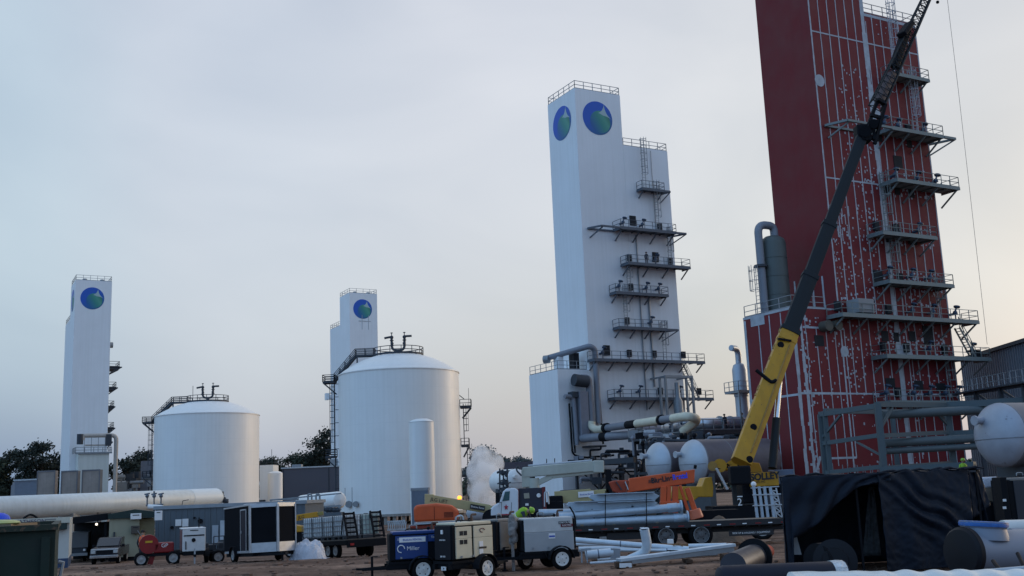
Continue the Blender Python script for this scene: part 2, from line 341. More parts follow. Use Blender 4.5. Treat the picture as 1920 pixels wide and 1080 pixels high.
# ------------------------------------------------------------------ the plant grid: right faces run along GX, left faces along GY
GA = R(28.8)
def emblem(parent, c, right, up, rad):
    """round company emblem: blue crescent, green globe, pale swoosh star"""
    x, y = Vector(right), Vector(up); n = x.cross(y); c = Vector(c)
    def P(a, b, h): return c + x * (a * rad) + y * (b * rad) + n * h
    m = bpy.data.materials.get('emblem_blue_green')
    if not m:
        m = bpy.data.materials.new('emblem_blue_green'); m.use_nodes = True; N, L = m.node_tree.nodes, m.node_tree.links; b = N['Principled BSDF']; b.inputs['Roughness'].default_value = .5
        uv = N.new('ShaderNodeUVMap'); sx = N.new('ShaderNodeSeparateXYZ'); L.new(uv.outputs[0], sx.inputs[0])
        def mth(op, a, b_):
            q = N.new('ShaderNodeMath'); q.operation = op
            for i, w in enumerate((a, b_)):
                if isinstance(w, (int, float)): q.inputs[i].default_value = w
                else: L.new(w, q.inputs[i])
            return q.outputs[0]
        g = mth('SUBTRACT', mth('MULTIPLY', sx.outputs[0], .45), mth('MULTIPLY', sx.outputs[1], .75))
        r = N.new('ShaderNodeValToRGB'); L.new(mth('ADD', g, .5), r.inputs[0]); e = r.color_ramp.elements
        e[0].position = .3; e[0].color = (.003, .085, .46, 1); e[1].position = 1; e[1].color = (.004, .10, .14, 1); q = e.new(.62); q.color = (.004, .10, .30, 1)
        L.new(r.outputs[0], b.inputs['Base Color'])
    m2 = bpy.data.materials.get('emblem_green')
    if not m2:
        m2 = bpy.data.materials.new('emblem_green'); m2.use_nodes = True; N, L = m2.node_tree.nodes, m2.node_tree.links; b = N['Principled BSDF']; b.inputs['Roughness'].default_value = .5
        uv = N.new('ShaderNodeUVMap'); sx = N.new('ShaderNodeSeparateXYZ'); L.new(uv.outputs[0], sx.inputs[0])
        gg = N.new('ShaderNodeVectorMath'); gg.operation = 'DOT_PRODUCT'; gg.inputs[1].default_value = (.62, .38, 0); L.new(uv.outputs[0], gg.inputs[0]); r = N.new('ShaderNodeValToRGB'); L.new(gg.outputs['Value'], r.inputs[0]); e = r.color_ramp.elements
        e[0].position = .30; e[0].color = (.004, .10, .30, 1); e[1].position = .80; e[1].color = (.010, .13, .085, 1); q = e.new(.52); q.color = (.022, .22, .20, 1); q = e.new(.64); q.color = (.06, .29, .22, 1)
        L.new(r.outputs[0], b.inputs['Base Color'])
    m3 = pm('emblem_pale', (.34, .46, .48), .5, var=.02)
    mb = MB(); uvs = []
    def poly(pts, h, mi):
        k = len(mb.v); mb.v += [P(a, b, h) for a, b in pts]; mb.f.append(tuple(range(k, k + len(pts)))); mb.m.append(mi); uvs.extend([(a * .5 + .5, b * .5 + .5) for a, b in pts])
    A = [2 * math.pi * i / 48 for i in range(48)]
    poly([(math.cos(a), math.sin(a)) for a in A], .02, 0)
    # inner globe, cut off by the outer edge
    pts = []
    for a in A:
        u, v = .16 + .68 * math.cos(a), -.2 + .66 * math.sin(a); d = math.hypot(u, v)
        if d > .97: u, v = u / d * .97, v / d * .97
        pts.append((u, v))
    poly(pts, .026, 1)
    def bow(a, b, s, n=7):               # concave edge of the star
        o = []; mx_, my_ = (a[0] + b[0]) / 2, (a[1] + b[1]) / 2; cx, cy = mx_ + s[0], my_ + s[1]
        for i in range(n): t = i / n; o.append((a[0] * (1 - t) ** 2 + 2 * t * (1 - t) * cx + b[0] * t * t, a[1] * (1 - t) ** 2 + 2 * t * (1 - t) * cy + b[1] * t * t))
        return o
    T = (.46, .86); Rr = (.985, .02); L_ = (.06, .32); B = (.38, .2)
    poly(bow(T, L_, (.13, -.13)) + bow(L_, B, (.02, .02)) + bow(B, Rr, (-.06, .09)) + bow(Rr, T, (-.2, -.2)), .032, 2)
    o = mb.build('company_emblem', [m, m2, m3], parent)
    ul = o.data.uv_layers.new(name='UVMap')
    for lp in o.data.loops: ul.data[lp.index].uv = uvs[lp.vertex_index]
    return o
VALV = pm('blue_grey_valve_paint', (.05, .075, .12), .5, .2, var=.2, scale=4)
DARKO = pm('dark_opening', (.012, .014, .018), .8, var=.2)
def platform(par, x0, x1, z, d=1.5, step=2.9, ext=(0, 0), rail=True, mat=None, stuff=0, seed=1, ry=None, rwrap=0, name='platform'):
    mat = mat or PLAT; mb = MB(); rr = random.Random(seed)
    mb.bb(x0, x1, -d, -.02, z - .06, z); mb.bb(x0, x1, -d - .08, -d, z - .28, z + .02)
    for xx in (x0, x1 - .1): mb.bb(xx, xx + .1, -d, -.02, z - .26, z - .064)
    k = max(1, round((x1 - x0) / 1.4))
    for i in range(1, k): xx = x0 + (x1 - x0) * i / k; mb.bb(xx - .04, xx + .04, -d, -.02, z - .2, z - .064)
    if rwrap: mb.bb(x1, x1 + rwrap, -d, 5, z - .1, z)
    p = mb.build(name, mat, par)
    k = max(1, round((x1 - x0) / step))
    for i in range(k + 1):
        xx = x0 + .3 + (x1 - x0 - .6) * i / k; br = MB()
        br.beam((xx, -d + .1, z - .25), (xx, -.03, z - .25 - d * .62), .13, .13); br.build('bracket', mat, p)
    if ext[0]:
        br = MB()
        br.beam((x0 - ext[0], -.1, z - .1), (x0 - ext[0] + .9, -d, z - .1), .22, .22); br.beam((x0 - ext[0] + .9, -d, z - .1), (x0, -d, z - .1), .22, .22)
        br.beam((x0 - ext[0], -.1, z - .12), (x0, -.1, z - .12), .2); br.beam((x0 - ext[0] + 1.2, -d, z - .15), (x0 - ext[0] + .3, -.05, z - 1.3), .14); br.build('outrigger_beam', mat, p)
    if ext[1]:
        br = MB()
        br.beam((x1, -d, z - .1), (x1 + ext[1], -d, z - .1), .25, .25); br.beam((x1 + ext[1], -d, z - .1), (x1, 1.5, z - .1), .2); br.beam((x1 + ext[1], -d, z - .15), (x1 - .1, -.3, z - 1.5), .13); br.build('outrigger_beam', mat, p)
    if rail:
        rb = MB(); pts = [(x0 + .03, -.1, z), (x0 + .03, -d, z), (x1 - .03, -d, z), (x1 - .03, -.1, z)]
        if rwrap: pts = [(x0 + .03, -.1, z), (x0 + .03, -d, z), (x1 + rwrap, -d, z), (x1 + rwrap, 4.8, z)]
        railing(rb, pts, step=1.35); rb.build('railing', mat, p)
    for i in range(stuff):
        xx = x0 + (x1 - x0) * (i + .5 + .3 * (rr.random() - .5)) / stuff; v = MB(); t = rr.choice((0, 1, 1, 2))
        if t == 0: v.bb(xx - .3, xx + .3, -.35, -.02, z + .6, z + 1.5); v.build('control_cabinet', DARKO, p, bevel=.03)
        else:
            v.cyl((xx, -.7, z), (xx, -.7, z + .9), .07, n=8); v.cyl((xx, -.02, z + .9), (xx, -.9, z + .9), .13, n=10)
            v.sphere((xx, -.7, z + 1.0), .24, 10); v.cyl((xx, -.7, z + 1.1), (xx + .25, -.75, z + 1.6), .09, n=8)
            v.lathe([(.02, 0), (.3, .03), (.32, .16), (.05, .24)], (xx + .25, -.75, z + 1.5), (.3, 0, 1), 12)
            v.build('control_valve', VALV, p, smooth=True)
    return p
def vladder(par, x, z0, z1, y=-.35, mat=None, cage=True):
    mb = MB(); ladder(mb, x, y, z0, z1, cage=cage); return mb.build('caged_ladder', mat or STEEL, par)
def cold_box(name, label, cat, loc, dims, walls, block=None, emb=(), roofrail=None, group=None, mat=None, edge=None):
    """dims: hx, hy, H high shaft; lx, ly, Lz where the lower shoulder ends"""
    t = thing(name, label, cat, loc, GA, group); hx, hy, H, lx, ly, Lz = dims; b = MB()
    b.bb(0, hx, 0, hy, 0, H)
    if lx > hx: b.bb(hx, lx, 0, hy, 0, Lz)
    if ly > hy: b.bb(0, hx, hy, ly, 0, Lz)
    if block: b.bb(block[0], -.0, block[1], block[2], 0, block[3])
    b.build('shaft', mat or WHITE, t, bevel=.03)
    if roofrail is not False:
        rb = MB(); e = .1; railing(rb, [(e, e, H), (hx - e, e, H), (hx - e, hy - e, H), (e, hy - e, H)], close=True, step=1.5, w=.07); rb.build('roof_railing', STEEL, t); rb = MB()
        if lx > hx: railing(rb, [(hx + .1, e, Lz), (lx - e, e, Lz), (lx - e, hy - e, Lz), (hx + .1, hy - e, Lz)], step=1.5, w=.07)
        if ly > hy: railing(rb, [(e, hy + .1, Lz), (e, ly - e, Lz), (hx - e, ly - e, Lz), (hx - e, hy + .1, Lz)], step=1.5, w=.07)
        if rb.v: rb.build('shoulder_railing', STEEL, t)
        for i, xx in enumerate((hx * .27, hx * .75)):
            v = MB(); v.lathe([(.55, 0), (.55, .3), (.4, .55), (.02, .65)], (xx, 1.4, H), n=16); v.build('roof_vent', STEEL, t, smooth=True)
    for f in emb:
        if f == 'R': emblem(t, (hx * .47, -.0, H - 3.75), (1, 0, 0), (0, 0, 1), 2.33)
        else: emblem(t, (-.0, hy * .5, H - 3.75), (0, -1, 0), (0, 0, 1), 2.33)
    return t
def gp(P0, x, y, z=0):
    return Vector((P0[0] + x * math.cos(GA) - y * math.sin(GA), P0[1] + x * math.sin(GA) + y * math.cos(GA), z))
# --- near white tower
GZ = -1.5
P3 = (9.27, 133)
t3 = cold_box('cold_box_tower', 'stepped white tower with two round blue emblems at its top and ledges full of valves', 'tower', (*P3, GZ), (7.2, 7.0, 54.3 - GZ, 14.5, 0, 47.3 - GZ), None, (-4.7, 0.0, 7.1, 17.05 - GZ), emb=('L', 'R'))
Z = -GZ
platform(t3, 8.9, 12.6, 41.2 + Z, 1.3, ext=(0, .9), seed=2)
platform(t3, 4.7, 13.6, 35.4 + Z, 1.9, ext=(3.9, 1.6), stuff=3, seed=3)
platform(t3, 5.6, 15.6, 30.8 + Z, 1.8, stuff=3, seed=4)
platform(t3, 3.6, 11.9, 26.9 + Z, 1.5, stuff=4, seed=5)
platform(t3, 3.8, 11.3, 22.4 + Z, 1.5, ext=(0, 1.8), stuff=2, seed=6)
platform(t3, -.3, 17.0, 18.2 + Z, 1.6, stuff=4, seed=7, rwrap=0)
platform(t3, 2.4, 18.0, 13.4 + Z, 1.6, stuff=5, seed=9)
for x, a, b in ((9.9, 41.2, 48.4), (11.6, 35.4, 42.6), (13.3, 30.8, 36.4), (6.4, 26.9, 32), (5.6, 22.4, 28), (11.4, 18.2, 23.6)): vladder(t3, x, a + Z, b + Z, y=-.55)
r = MB()
for pts in ([(-4.6, .1), (-4.6, 7.0)], [(-4.6, .1), (-.4, .1)]): railing(r, [(x, y, 17.05 + Z) for x, y in pts], w=.06)
r.build('block_railing', STEEL, t3)
r = MB(); r.tube([(8.3, -.12, 12 + Z), (8.3, -.12, 35 + Z)], .09); r.build('riser_pipe', STEEL, t3, smooth=True); r = MB(); r.tube([(9.7, -.12, 15 + Z), (9.7, -.12, 27 + Z)], .12)
r.build('riser_pipe', STEEL, t3, smooth=True); r = MB(); r.tube([(11.6, -.1, 36 + Z), (11.6, -.1, 47 + Z)], .04); r.build('riser_pipe', STEEL, t3, smooth=True)
r = MB()                                       # stair between the two lowest decks, round the right corner
for k in (-.4, .4): r.beam((14.75, .6 + k, 18.1 + Z), (17.1, .6 + k, 13.5 + Z), .06, .2)
for i in range(16): q = i / 16; r.box((14.75 + 2.35 * q, .6, 18.0 + Z - 4.6 * q), (.22, .8, .04))
railing(r, [(14.75, .15, 18.1 + Z), (17.1, .15, 13.5 + Z)], step=1.2, w=.045); r.build('stairway', STEEL, t3)
r = MB(); r.cyl((14.5, 3, 24.0 + Z), (15.6, 3, 24.0 + Z), .45, n=14); r.build('stub_nozzle', STEEL, t3, smooth=True)
for k, (a, b) in enumerate(((7.5, 36.3), (10.8, 31.6), (2.2, 18.9))):
    r = MB(); r.bb(a, a + .95, -.14, -.003, b + Z, b + 1.3 + Z); r.build('access_hatch', DARKO, t3)
# --- far white towers
t2 = cold_box('cold_box_tower', 'slim white tower standing behind the domed tank that has the slim tank before it', 'tower', (-38.06, 245, GZ), (6.9, 6.7, 49.6 - GZ, 0, 13.9, 42.9 - GZ), None, emb=('R',), group='white towers with a round emblem')
r = MB()
for a, b, c, d in ((2.2, -.02, 5.2, .05), ): r.bb(a, c, -.06, -.003, 42.9 + Z, 43.05 + Z); r.bb(3.0, 3.1, -.06, -.003, 41 + Z, 44.4 + Z); r.bb(4.6, 4.7, -.06, -.003, 41 + Z, 44.4 + Z)
r.build('rust_stain_seam', pm('grey_stain', (.36, .39, .42), .7, var=.2), t2)
r = MB(); r.cyl((-.02, 13.9, 26.5 + Z), (-.9, 13.9, 26.5 + Z), .55, n=12); r.bb(-1.3, -.5, 13.3, 14.5, 25.8 + Z, 27.4 + Z); r.build('side_box', WHITE, t2)
t1 = cold_box('cold_box_tower', 'white tower with dark ledges seen edge on, rising behind the long white drum', 'tower', (-89.78, 215, GZ), (7.1, 7.7, 48.9 - GZ, 0, 16, 41.8 - GZ), None, emb=('R', 'L'), group='white towers with a round emblem')
for z, w, n_ in ((31.2, 2.6, 1), (26.9, 1.9, 2), (23.0, 1.5, 3), (18.6, 1.6, 4), (15.8, 1.2, 5)):
    r = MB(); d = 1.6
    r.bb(7.1, 7.1 + w, 1, 6, z + Z - .12, z + Z); r.beam((7.1 + w, 1, z + Z - .1), (7.12, 1, z + Z - 1.5), .2); r.beam((7.1 + w, 6, z + Z - .1), (7.12, 6, z + Z - 1.5), .2)
    r.bb(7.1, 7.1 + w * .7, 1.2, 5.8, z + Z - .55, z + Z - .12)
    p = r.build('side_platform', DKST, t1); q = MB(); railing(q, [(7.2, 1, z + Z), (7.1 + w * .8, 1, z + Z), (7.1 + w * .8, 6, z + Z)], w=.09); q.build('railing', DKST, p)
r = MB(); r.cyl((7.1, 2, 35.8 + Z), (7.9, 2, 35.8 + Z), .6, n=14); r.build('side_vent', STEEL, t1, smooth=True)
r = MB(); r.bb(1.2, 6.9, -4.6, -.02, 0, 13.3 + Z)
r.build('annex', pm('pale_annex_paint', (.60, .62, .58), .6, var=.05, scale=.4, streak=.06), t1, bevel=.03)
r = MB(); railing(r, [(.6, -4.9, 13.3 + Z), (7.3, -4.9, 13.3 + Z), (7.3, 0, 13.3 + Z)], w=.1); railing(r, [(.6, -4.9, 13.3 + Z), (.6, 0, 13.3 + Z)], w=.1); r.bb(.5, 7.4, -5, -4.62, 13.1 + Z, 13.3 + Z)
for xx in (2.2, 3.5, 4.8, 6.1): r.beam((xx, -4.5, 13.3 + Z), (xx, -4.5, 16.4 + Z), .1)
r.build('annex_railing', STEEL, t1)
r = MB(); r.tube(arc([(1.9, -4.3, 15.8 + Z), (1.9, -4.3, 16.7 + Z), (8.2, -4.3, 16.7 + Z), (8.2, -4.3, 0)], 1.0), .42, 12)
r.tube([(2.4, -4.3, 14.8 + Z), (6.4, -4.3, 14.8 + Z)], .16); r.build('duct_pipe', pm('beige_pipe', (.42, .38, .34), .6, var=.1), t1, smooth=True)
r = MB(); r.cyl((1.4, -4.4, 15 + Z), (1.4, -4.4, 17 + Z), .6, n=12); r.bb(6.2, 7.2, -4.9, -4.0, 14.6 + Z, 16.9 + Z); r.build('pipe_end', DKST, t1, smooth=True)
# --- the tower still in red primer
PR = (30.19, 98)
tr = cold_box('cold_box_tower', 'huge dark red primed tower with pale seam stripes and unpainted specks, behind the crane', 'tower', (*PR, GZ), (7.35, 7.3, 57 - GZ, 15.15, 0, 49.0 - GZ), None, (-5.75, 0.0, 6.6, 17.95 - GZ), mat=PRIM, roofrail=False)
def red_marks():
    m = MB(); rr = random.Random(11)
    y = -.012
    def vs(x, z0, z1, w, j=.02):                       # a stripe with a slightly wandering edge
        z = z0; L = 1.2 + rr.random()
        while z < z1 - .01:
            e = min(z1, z + L); ww = w * (1 + .35 * (rr.random() - .5)); o = j * (rr.random() - .5)
            m.bb(x - ww / 2 + o, x + ww / 2 + o, y - .006 * rr.random(), -.002, z, e); z = e; L = .8 + 1.4 * rr.random()
    def hs(x0, x1, z, w): m.bb(x0, x1, -.022, -.002, z - w / 2, z + w / 2)
    for i in range(0, 7):
        x = .08 + i * 1.22
        if i == 6: vs(7.4, Z, 56 + Z, .55, .06); continue
        vs(x, (10 if 0 < i < 3 else 0) + Z, 56 + Z, .11 if i else .16)
    for i in range(1, 7): x = 7.4 + i * 1.27; vs(min(x, 15.08), 0 + Z, 48.9 + Z, .12)
    vs(7.75, 0 + Z, 48 + Z, .1); vs(9.1, 4 + Z, 30 + Z, .1)
    for z in (45.6, 30.7, 10.1): hs(0, 15.1, z + Z, .14)
    hs(7.4, 15.1, 48.7 + Z, .3); hs(-5.7, 0, 10.1 + Z, .2)
    # lower block and the access frame on it
    for x, w in ((-5.62, .35), (-4.3, .1), (-4.75, .3)): vs(x, 0 + Z, 17.8 + Z, w, .12)
    for x in (-3.0, -1.8, -.7): vs(x, 3.6 + Z, 16 + Z, .1)
    hs(-4.6, .5, 16.1 + Z, .18); hs(-4.0, .5, 4.3 + Z, .18); vs(.5, 4.3 + Z, 16.1 + Z, .12)
    hs(-5.7, 0, 17.9 + Z, .12)
    m.prism([(-4.9, -.02, 2.6 + Z), (-4.6, -.02, 2.9 + Z), (-3.7, -.02, 4.5 + Z), (-4.1, -.02, 4.5 + Z)], (0, .015, 0))
    # round plates
    for x, z, r_ in ((.55, 40.5, .62), (7.9, 38.2, .55), (8.4, 14.2, .8), (-4.0, 1.6, .55), (.3, 14, .5)):
        m.cyl((x, -.04, z + Z), (x, -.002, z + Z), r_, n=18)
    for x, z, r_ in ((7.35, 21.4, .3), (7.4, 29.7, .3), (7.3, 42, .25)): m.cyl((x, -.05, z + Z), (x, -.002, z + Z), r_, n=10)
    # sprinkled unprimed patches, thick around the decks
    def spr(n, x0, x1, z0, z1, s=.14, hug=None):
        for _ in range(n):
            x = x0 + (x1 - x0) * rr.random(); z = z0 + (z1 - z0) * (rr.random() if not hug else abs(rr.gauss(0, .33)) % 1)
            a, b = s * (.4 + rr.random()), s * (.4 + 1.2 * rr.random())
            m.bb(x, x + a, -.018 - .008 * rr.random(), -.002, z + Z, z + b + Z)
    spr(70, 2.5, 7, 32, 43); spr(40, 3, 7, 25, 36); spr(150, .2, 6, 17.5, 28, .16); spr(60, .2, 2.2, 11, 28, .14)
    for z in (20.1, 24.6, 29.6, 14.5): spr(60, 4.5, 14.6, z, z + 3.5, .2, 1)
    spr(150, -5, 6, 8, 17.5, .16); spr(80, 8, 14.8, 8, 12, .18); spr(90, 5, 14, 13.4, 17, .2); spr(50, -5.2, -4.2, 2, 17, .22); spr(60, 9, 14, 18.5, 22, .18); spr(30, 8, 15, 32, 48, .14); spr(60, 1, 14, 0, 8, .16)
    for _ in range(14): x = .5 + 2.2 * rr.random(); z = 24 + 4 * rr.random(); m.bb(x, x + .09, -.025, -.002, z + Z, z + 1 + Z)
    m.build('seam_stripes', PRIMP, tr)
    m = MB()                                            # left faces carry a few welds too
    def lf(y0, z0, z1, w, x=-.012): m.bb(x, x + .01, y0 - w / 2, y0 + w / 2, z0 + Z, z1 + Z)
    for i, yy in enumerate((1.5, 3.0, 4.5, 6.4)): lf(yy, 0, 17.6, .12 if i < 3 else .3, -5.762)
    lf(3.3, 9.9, 10.1, 6.6, -5.765); lf(3.3, 17.7, 17.93, 6.6, -5.765); lf(4.6, 16.9, 17.7, 1.9, -5.768)
    lf(1.6, 18.0, 21.4, .22); lf(2.9, 18.0, 21.0, .22); lf(4.2, 18.0, 21.6, .2); lf(5.3, 18.0, 21.6, .2)
    m.build('side_stripes', PRIMP, tr)
    def op(a, b, c, d): q = MB(); q.bb(a, b, -.05, -.003, c + Z, d + Z); q.build('wall_opening', DARKO, tr)
    for k in ((7.3, 8.0, 24.9, 26.1), (9.3, 10.0, 29.9, 31.1), (10.4, 11.6, 24.9, 26.0), (5.0, 6.3, 20.4, 22.0), (8.2, 9.1, 20.4, 21.9), (6.9, 7.9, 20.5, 21.3), (5.3, 6.2, 15.1, 16.1), (6.9, 7.6, 15.1, 16), (11.0, 12.4, 14.9, 16.8), (9.0, 9.9, 15.2, 16.2), (7.6, 8.3, 35.2, 36), (11.8, 12.5, 35.1, 35.9),
              (8.8, 9.5, 25.1, 26.2), (7.7, 8.8, 29.9, 31), (11.2, 12.0, 29.8, 31), (9.6, 10.8, 32.7, 34), (-3.3, -2.2, 14.4, 15.4), (5.2, 6.4, 10.7, 11.6), (9.0, 10.2, 10.5, 11.4), (12, 13.3, 10.4, 11.2)): op(*k)
red_marks()
RST = pm('platform_grey_green', (.17, .2, .2), .6, .15, var=.15, scale=3)
platform(tr, 9.1, 14.3, 42.1 + Z, 1.6, seed=31, mat=RST)
platform(tr, 7.4, 14.8, 36.0 + Z, 2.1, ext=(6.8, 1.7), stuff=4, seed=32, mat=RST)
platform(tr, 7.2, 16.1, 30.7 + Z, 2.2, stuff=3, seed=33, mat=RST)
platform(tr, 4.7, 12.2, 25.3 + Z, 2.0, stuff=3, seed=34, mat=RST)
platform(tr, 4.9, 13.8, 20.5 + Z + .1, 2.0, stuff=3, seed=35, mat=RST)
p = platform(tr, -1.6, 16.8, 16.8 + Z + .35, 2.0, stuff=6, seed=36, mat=RST)
platform(tr, 3.6, 18.0, 12.6 + Z + .9, 1.9, stuff=5, seed=37, mat=RST)
platform(tr, 3.3, 15.4, 9.2 + Z, 2.0, stuff=6, seed=38, mat=RST)
for x, a, b in ((10.6, 42.1, 50.5), (12.6, 36, 43.3), (7.0, 25.3, 31.8), (7.3, 20.5, 26.4), (13.0, 17.2, 21.7), (13.2, 9.2, 14)): vladder(tr, x, a + Z, b + Z, y=-.6, mat=PRIMP if a > 30 else RST)
r = MB(); railing(r, [(7.5, .1, 49 + Z), (15, .1, 49 + Z), (15, 7, 49 + Z)], w=.06); r.build('roof_railing', STEEL, tr); r = MB(); railing(r, [(-5.6, .1, 17.95 + Z), (-5.6, 6.5, 17.95 + Z)], w=.06); railing(r, [(-5.6, .1, 17.95 + Z), (-1.6, .1, 17.95 + Z)], w=.06); r.build('block_railing', STEEL, tr)
r = MB(); r.bb(.7, 2.7, -1.9, -.4, 17.4 + Z, 18.7 + Z); r.build('junction_box', pm('grey_box', (.22, .23, .24), .6), tr, bevel=.04)
r = MB(); r.cyl((17.2, -.9, 13.5 + Z), (17.2, -.9, 14.4 + Z), .5, n=14); r.build('drum', BLACK, tr, smooth=True)
r = MB()
for k in (-.3, .3): r.beam((14.9, -.9 + k, 16.6 + Z), (16.8, -.9 + k, 13.6 + Z), .06, .2)
for i in range(11): q = i / 11; r.box((14.9 + 1.9 * q, -.9, 16.5 + Z - 2.9 * q), (.22, .6, .04))
railing(r, [(14.9, -1.2, 16.6 + Z), (16.8, -1.2, 13.6 + Z)], step=1); r.build('stairway', RST, tr)
for z_, x_ in ((16.2, -2.2), (16.3, -1.0)):
    r = MB(); r.cyl((x_, -.9, z_ + Z), (x_, -.003, z_ + Z), .5, n=16); r.cyl((x_, -.92, z_ + Z), (x_, -.9, z_ + Z), .36, n=16); r.build('flanged_nozzle', pm('nozzle_olive', (.09, .085, .07), .6), tr, smooth=True)
# --- grey column on the red tower's low roof, with its goose-neck pipe
q = at(1440, 480, 103)
v = thing('process_column', 'dark grey green vertical column with swan neck pipe on the red tower lower roof', 'vessel', tuple(gp(PR, -3.4, 4.2, 17.95)), GA)
r = MB(); r.lathe([(1.22, 0), (1.22, 6.9), (1.1, 7.3), (.7, 7.6), (.02, 7.7)], n=28); 
for z in (1.8, 3.6, 5.4): r.lathe([(1.25, z), (1.25, z + .05)], n=28)
r.build('shell', pm('olive_grey_vessel', (.085, .10, .098), .5, .15, var=.14, scale=.8, streak=.1), v, smooth=True)
r = MB(); r.tube(arc([(.3, 0, 7.5), (.3, 0, 8.7), (-1.7, 0, 8.7), (-1.7, 0, -.0)], .95, 8), .38, 16); r.build('swan_neck_pipe', PIPEG, v, smooth=True)
r = MB(); r.lathe([(.62, 4.5), (.62, 4.72)], (-1.75, 0, 0), n=16); r.beam((-1.7, 0, 4.6), (0, 0, 4.6), .15); r.build('pipe_clamp', DKST, v)
r = MB(); ladder(r, -2.4, 0, 0, 4.6, cage=True, out=(-1, 0)); r.build('caged_ladder', STEEL, v)
# ------------------------------------------------------------------ storage tanks
def big_tank(label, c, Rad, zr, dome, seed, side=False):
    t = thing('storage_tank', label, 'tank', (c[0], c[1], 0), 0, 'big domed storage tanks')
    n = 96; m = MB()
    prof = [(Rad, 0), (Rad, zr), (Rad + .12, zr + .01), (Rad + .12, zr + .14), (Rad - .05, zr + .16)]
    RS = (Rad * Rad + dome * dome) / (2 * dome)
    for i in range(1, 15):
        r_ = Rad * (1 - i / 14.5); prof.append((r_, zr + .16 + math.sqrt(RS * RS - r_ * r_) - (RS - dome)))
    m.lathe(prof, n=n); m.build('shell', TANKW, t, smooth=True)
    s = MB()
    for k in range(1, 8): z = zr * k / 8; s.lathe([(Rad + .006, z), (Rad + .006, z + .03)], n=n)
    s.build('shell_seam', pm('tank_seam', (.70, .71, .70), .5, var=.03), t)
    b = MB(); b.lathe([(Rad + .5, -.35), (Rad + .5, -.02)], n=n)
    k = 44
    for i in range(k):
        a = 2 * math.pi * i / k; x, y = (Rad - .1) * math.cos(a), (Rad - .1) * math.sin(a); b.beam((x, y, gz(c[0], c[1]) - .1), (x, y, -.35), .45)
    b.build('pile_foundation', pm('foundation_concrete', (.3, .29, .27), .9, var=.25, scale=1), t)
    # crown platform with railing
    top = zr + dome + .1; r = MB(); rp = 3.9; k = 28
    P = [Vector((rp * math.cos(2 * math.pi * i / k), rp * math.sin(2 * math.pi * i / k), top - .25)) for i in range(k)]
    for a, b_ in zip(P, P[1:] + P[:1]):
        for h in (.0, .55, 1.1): r.beam(a + Vector((0, 0, h)), b_ + Vector((0, 0, h)), .1, .1 if h else .3)
    for p in P[::2]: r.beam(p, p + Vector((0, 0, 1.1)), .1)
    r.build('crown_railing', DKST, t)
    # twin relief stack
    r = MB(); z0 = top - .3; r.cyl((0, 0, z0), (0, 0, z0 + .9), .3, n=14); r.cyl((0, 0, z0 + .2), (0, 0, z0 + .32), .46, n=14)
    r.tube(arc([(-1.02, 0, z0 + 3.0), (-.98, 0, z0 + .85), (.98, 0, z0 + .85), (1.02, 0, z0 + 3.0)], .8, 7), .2, 12)
    for sgn in (-1, 1):
        x = 1.0 * sgn; r.sphere((x, 0, z0 + 2.95), .3, 12); r.sphere((x * .96, 0, z0 + 1.95), .27, 10); r.cyl((x, 0, z0 + 2.9), (x, 0, z0 + 3.75), .07, n=8)
        r.cyl((x, 0, z0 + 3.05), (x + sgn * 1.15, -.1, z0 + 3.0 + (.05 if sgn > 0 else -.15)), .18, n=10)
        r.cyl((x - .2, 0, z0 + 3.65), (x + .2, 0, z0 + 3.65), .06, n=8); r.cyl((x, 0, z0 + 1.6), (x, 0, z0 + 1.7), .32, n=12); r.cyl((x, 0, z0 + 2.4), (x, 0, z0 + 2.5), .32, n=12)
    r.build('relief_valve_stack', DKST, t, smooth=True)
    # stair over the dome down to the rim landing at the left
    r = MB(); L = -Rad - 1.0
    zz = zr + dome - .1; A = Vector((-3.6, -1.2, zz)); B = Vector((-6.6, -1.2, zz)); C = Vector((L + .4, -1.2, zr - .6))
    for dy in (0, 1.1):
        d = Vector((0, dy, 0))
        r.beam(A + d, B + d, .1, .3); r.beam(B + d, C + d, .1, .34)
        for h in (.4, .75, 1.1):
            hh = Vector((0, 0, h)); r.beam(A + d + hh, B + d + hh, .09); r.beam(B + d + hh, C + d + hh, .09)
        for a, b_, q in ((A, B, 2), (B, C, 4)):
            for i in range(q + 1): p = a.lerp(b_, i / q) + d; r.beam(p, p + Vector((0, 0, 1.1)), .1)
    for i in range(18): p = B.lerp(C, i / 18) + Vector((0, .55, 0)); r.box(p, (.3, 1.1, .06))
    r.box((A + B) / 2 + Vector((0, .55, 0)), (3, 1.1, .08)); r.beam(B + Vector((.3, 0, 0)), B + Vector((.3, 0, -1.6)), .2)
    r.build('roof_stair', DKST, t)
    def landing(x0, x1, y0, y1, z):
        r.bb(x0, x1, y0, y1, z - .2, z); railing(r, [(x0, y0, z), (x1, y0, z), (x1, y1, z), (x0, y1, z)], close=True, w=.1, mid=3)
    r = MB(); landing(L - 1.3, L + .5, -1.6, .6, zr - .7); r.beam((L - 1.2, -1.5, zr - .9), (L + .7, -.9, zr - 2.6), .16); r.beam((L - 1.2, -.4, zr - .9), (L + .7, -.4, zr - 2.6), .16)
    r.build('upper_landing', DKST, t)
    r = MB(); landing(L - 1.0, L + .5, -1.6, .6, zr * .42); r.beam((L - .9, -1.5, zr * .42 - .2), (L + .7, -.9, zr * .42 - 1.8), .16); r.build('lower_landing', DKST, t)
    r = MB(); ladder(r, L + .35, -.6, zr * .42, zr - .5, out=(-1, 0), w=.6, t=.09); ladder(r, L + .45, -.6, 0, zr * .42, cage=False, out=(-1, 0), w=.6, t=.09)
    for z in range(2, int(zr), 2): r.beam((L + .35, -.6, z), (-Rad, -.5, z), .09)
    r.build('side_ladder', DKST, t)
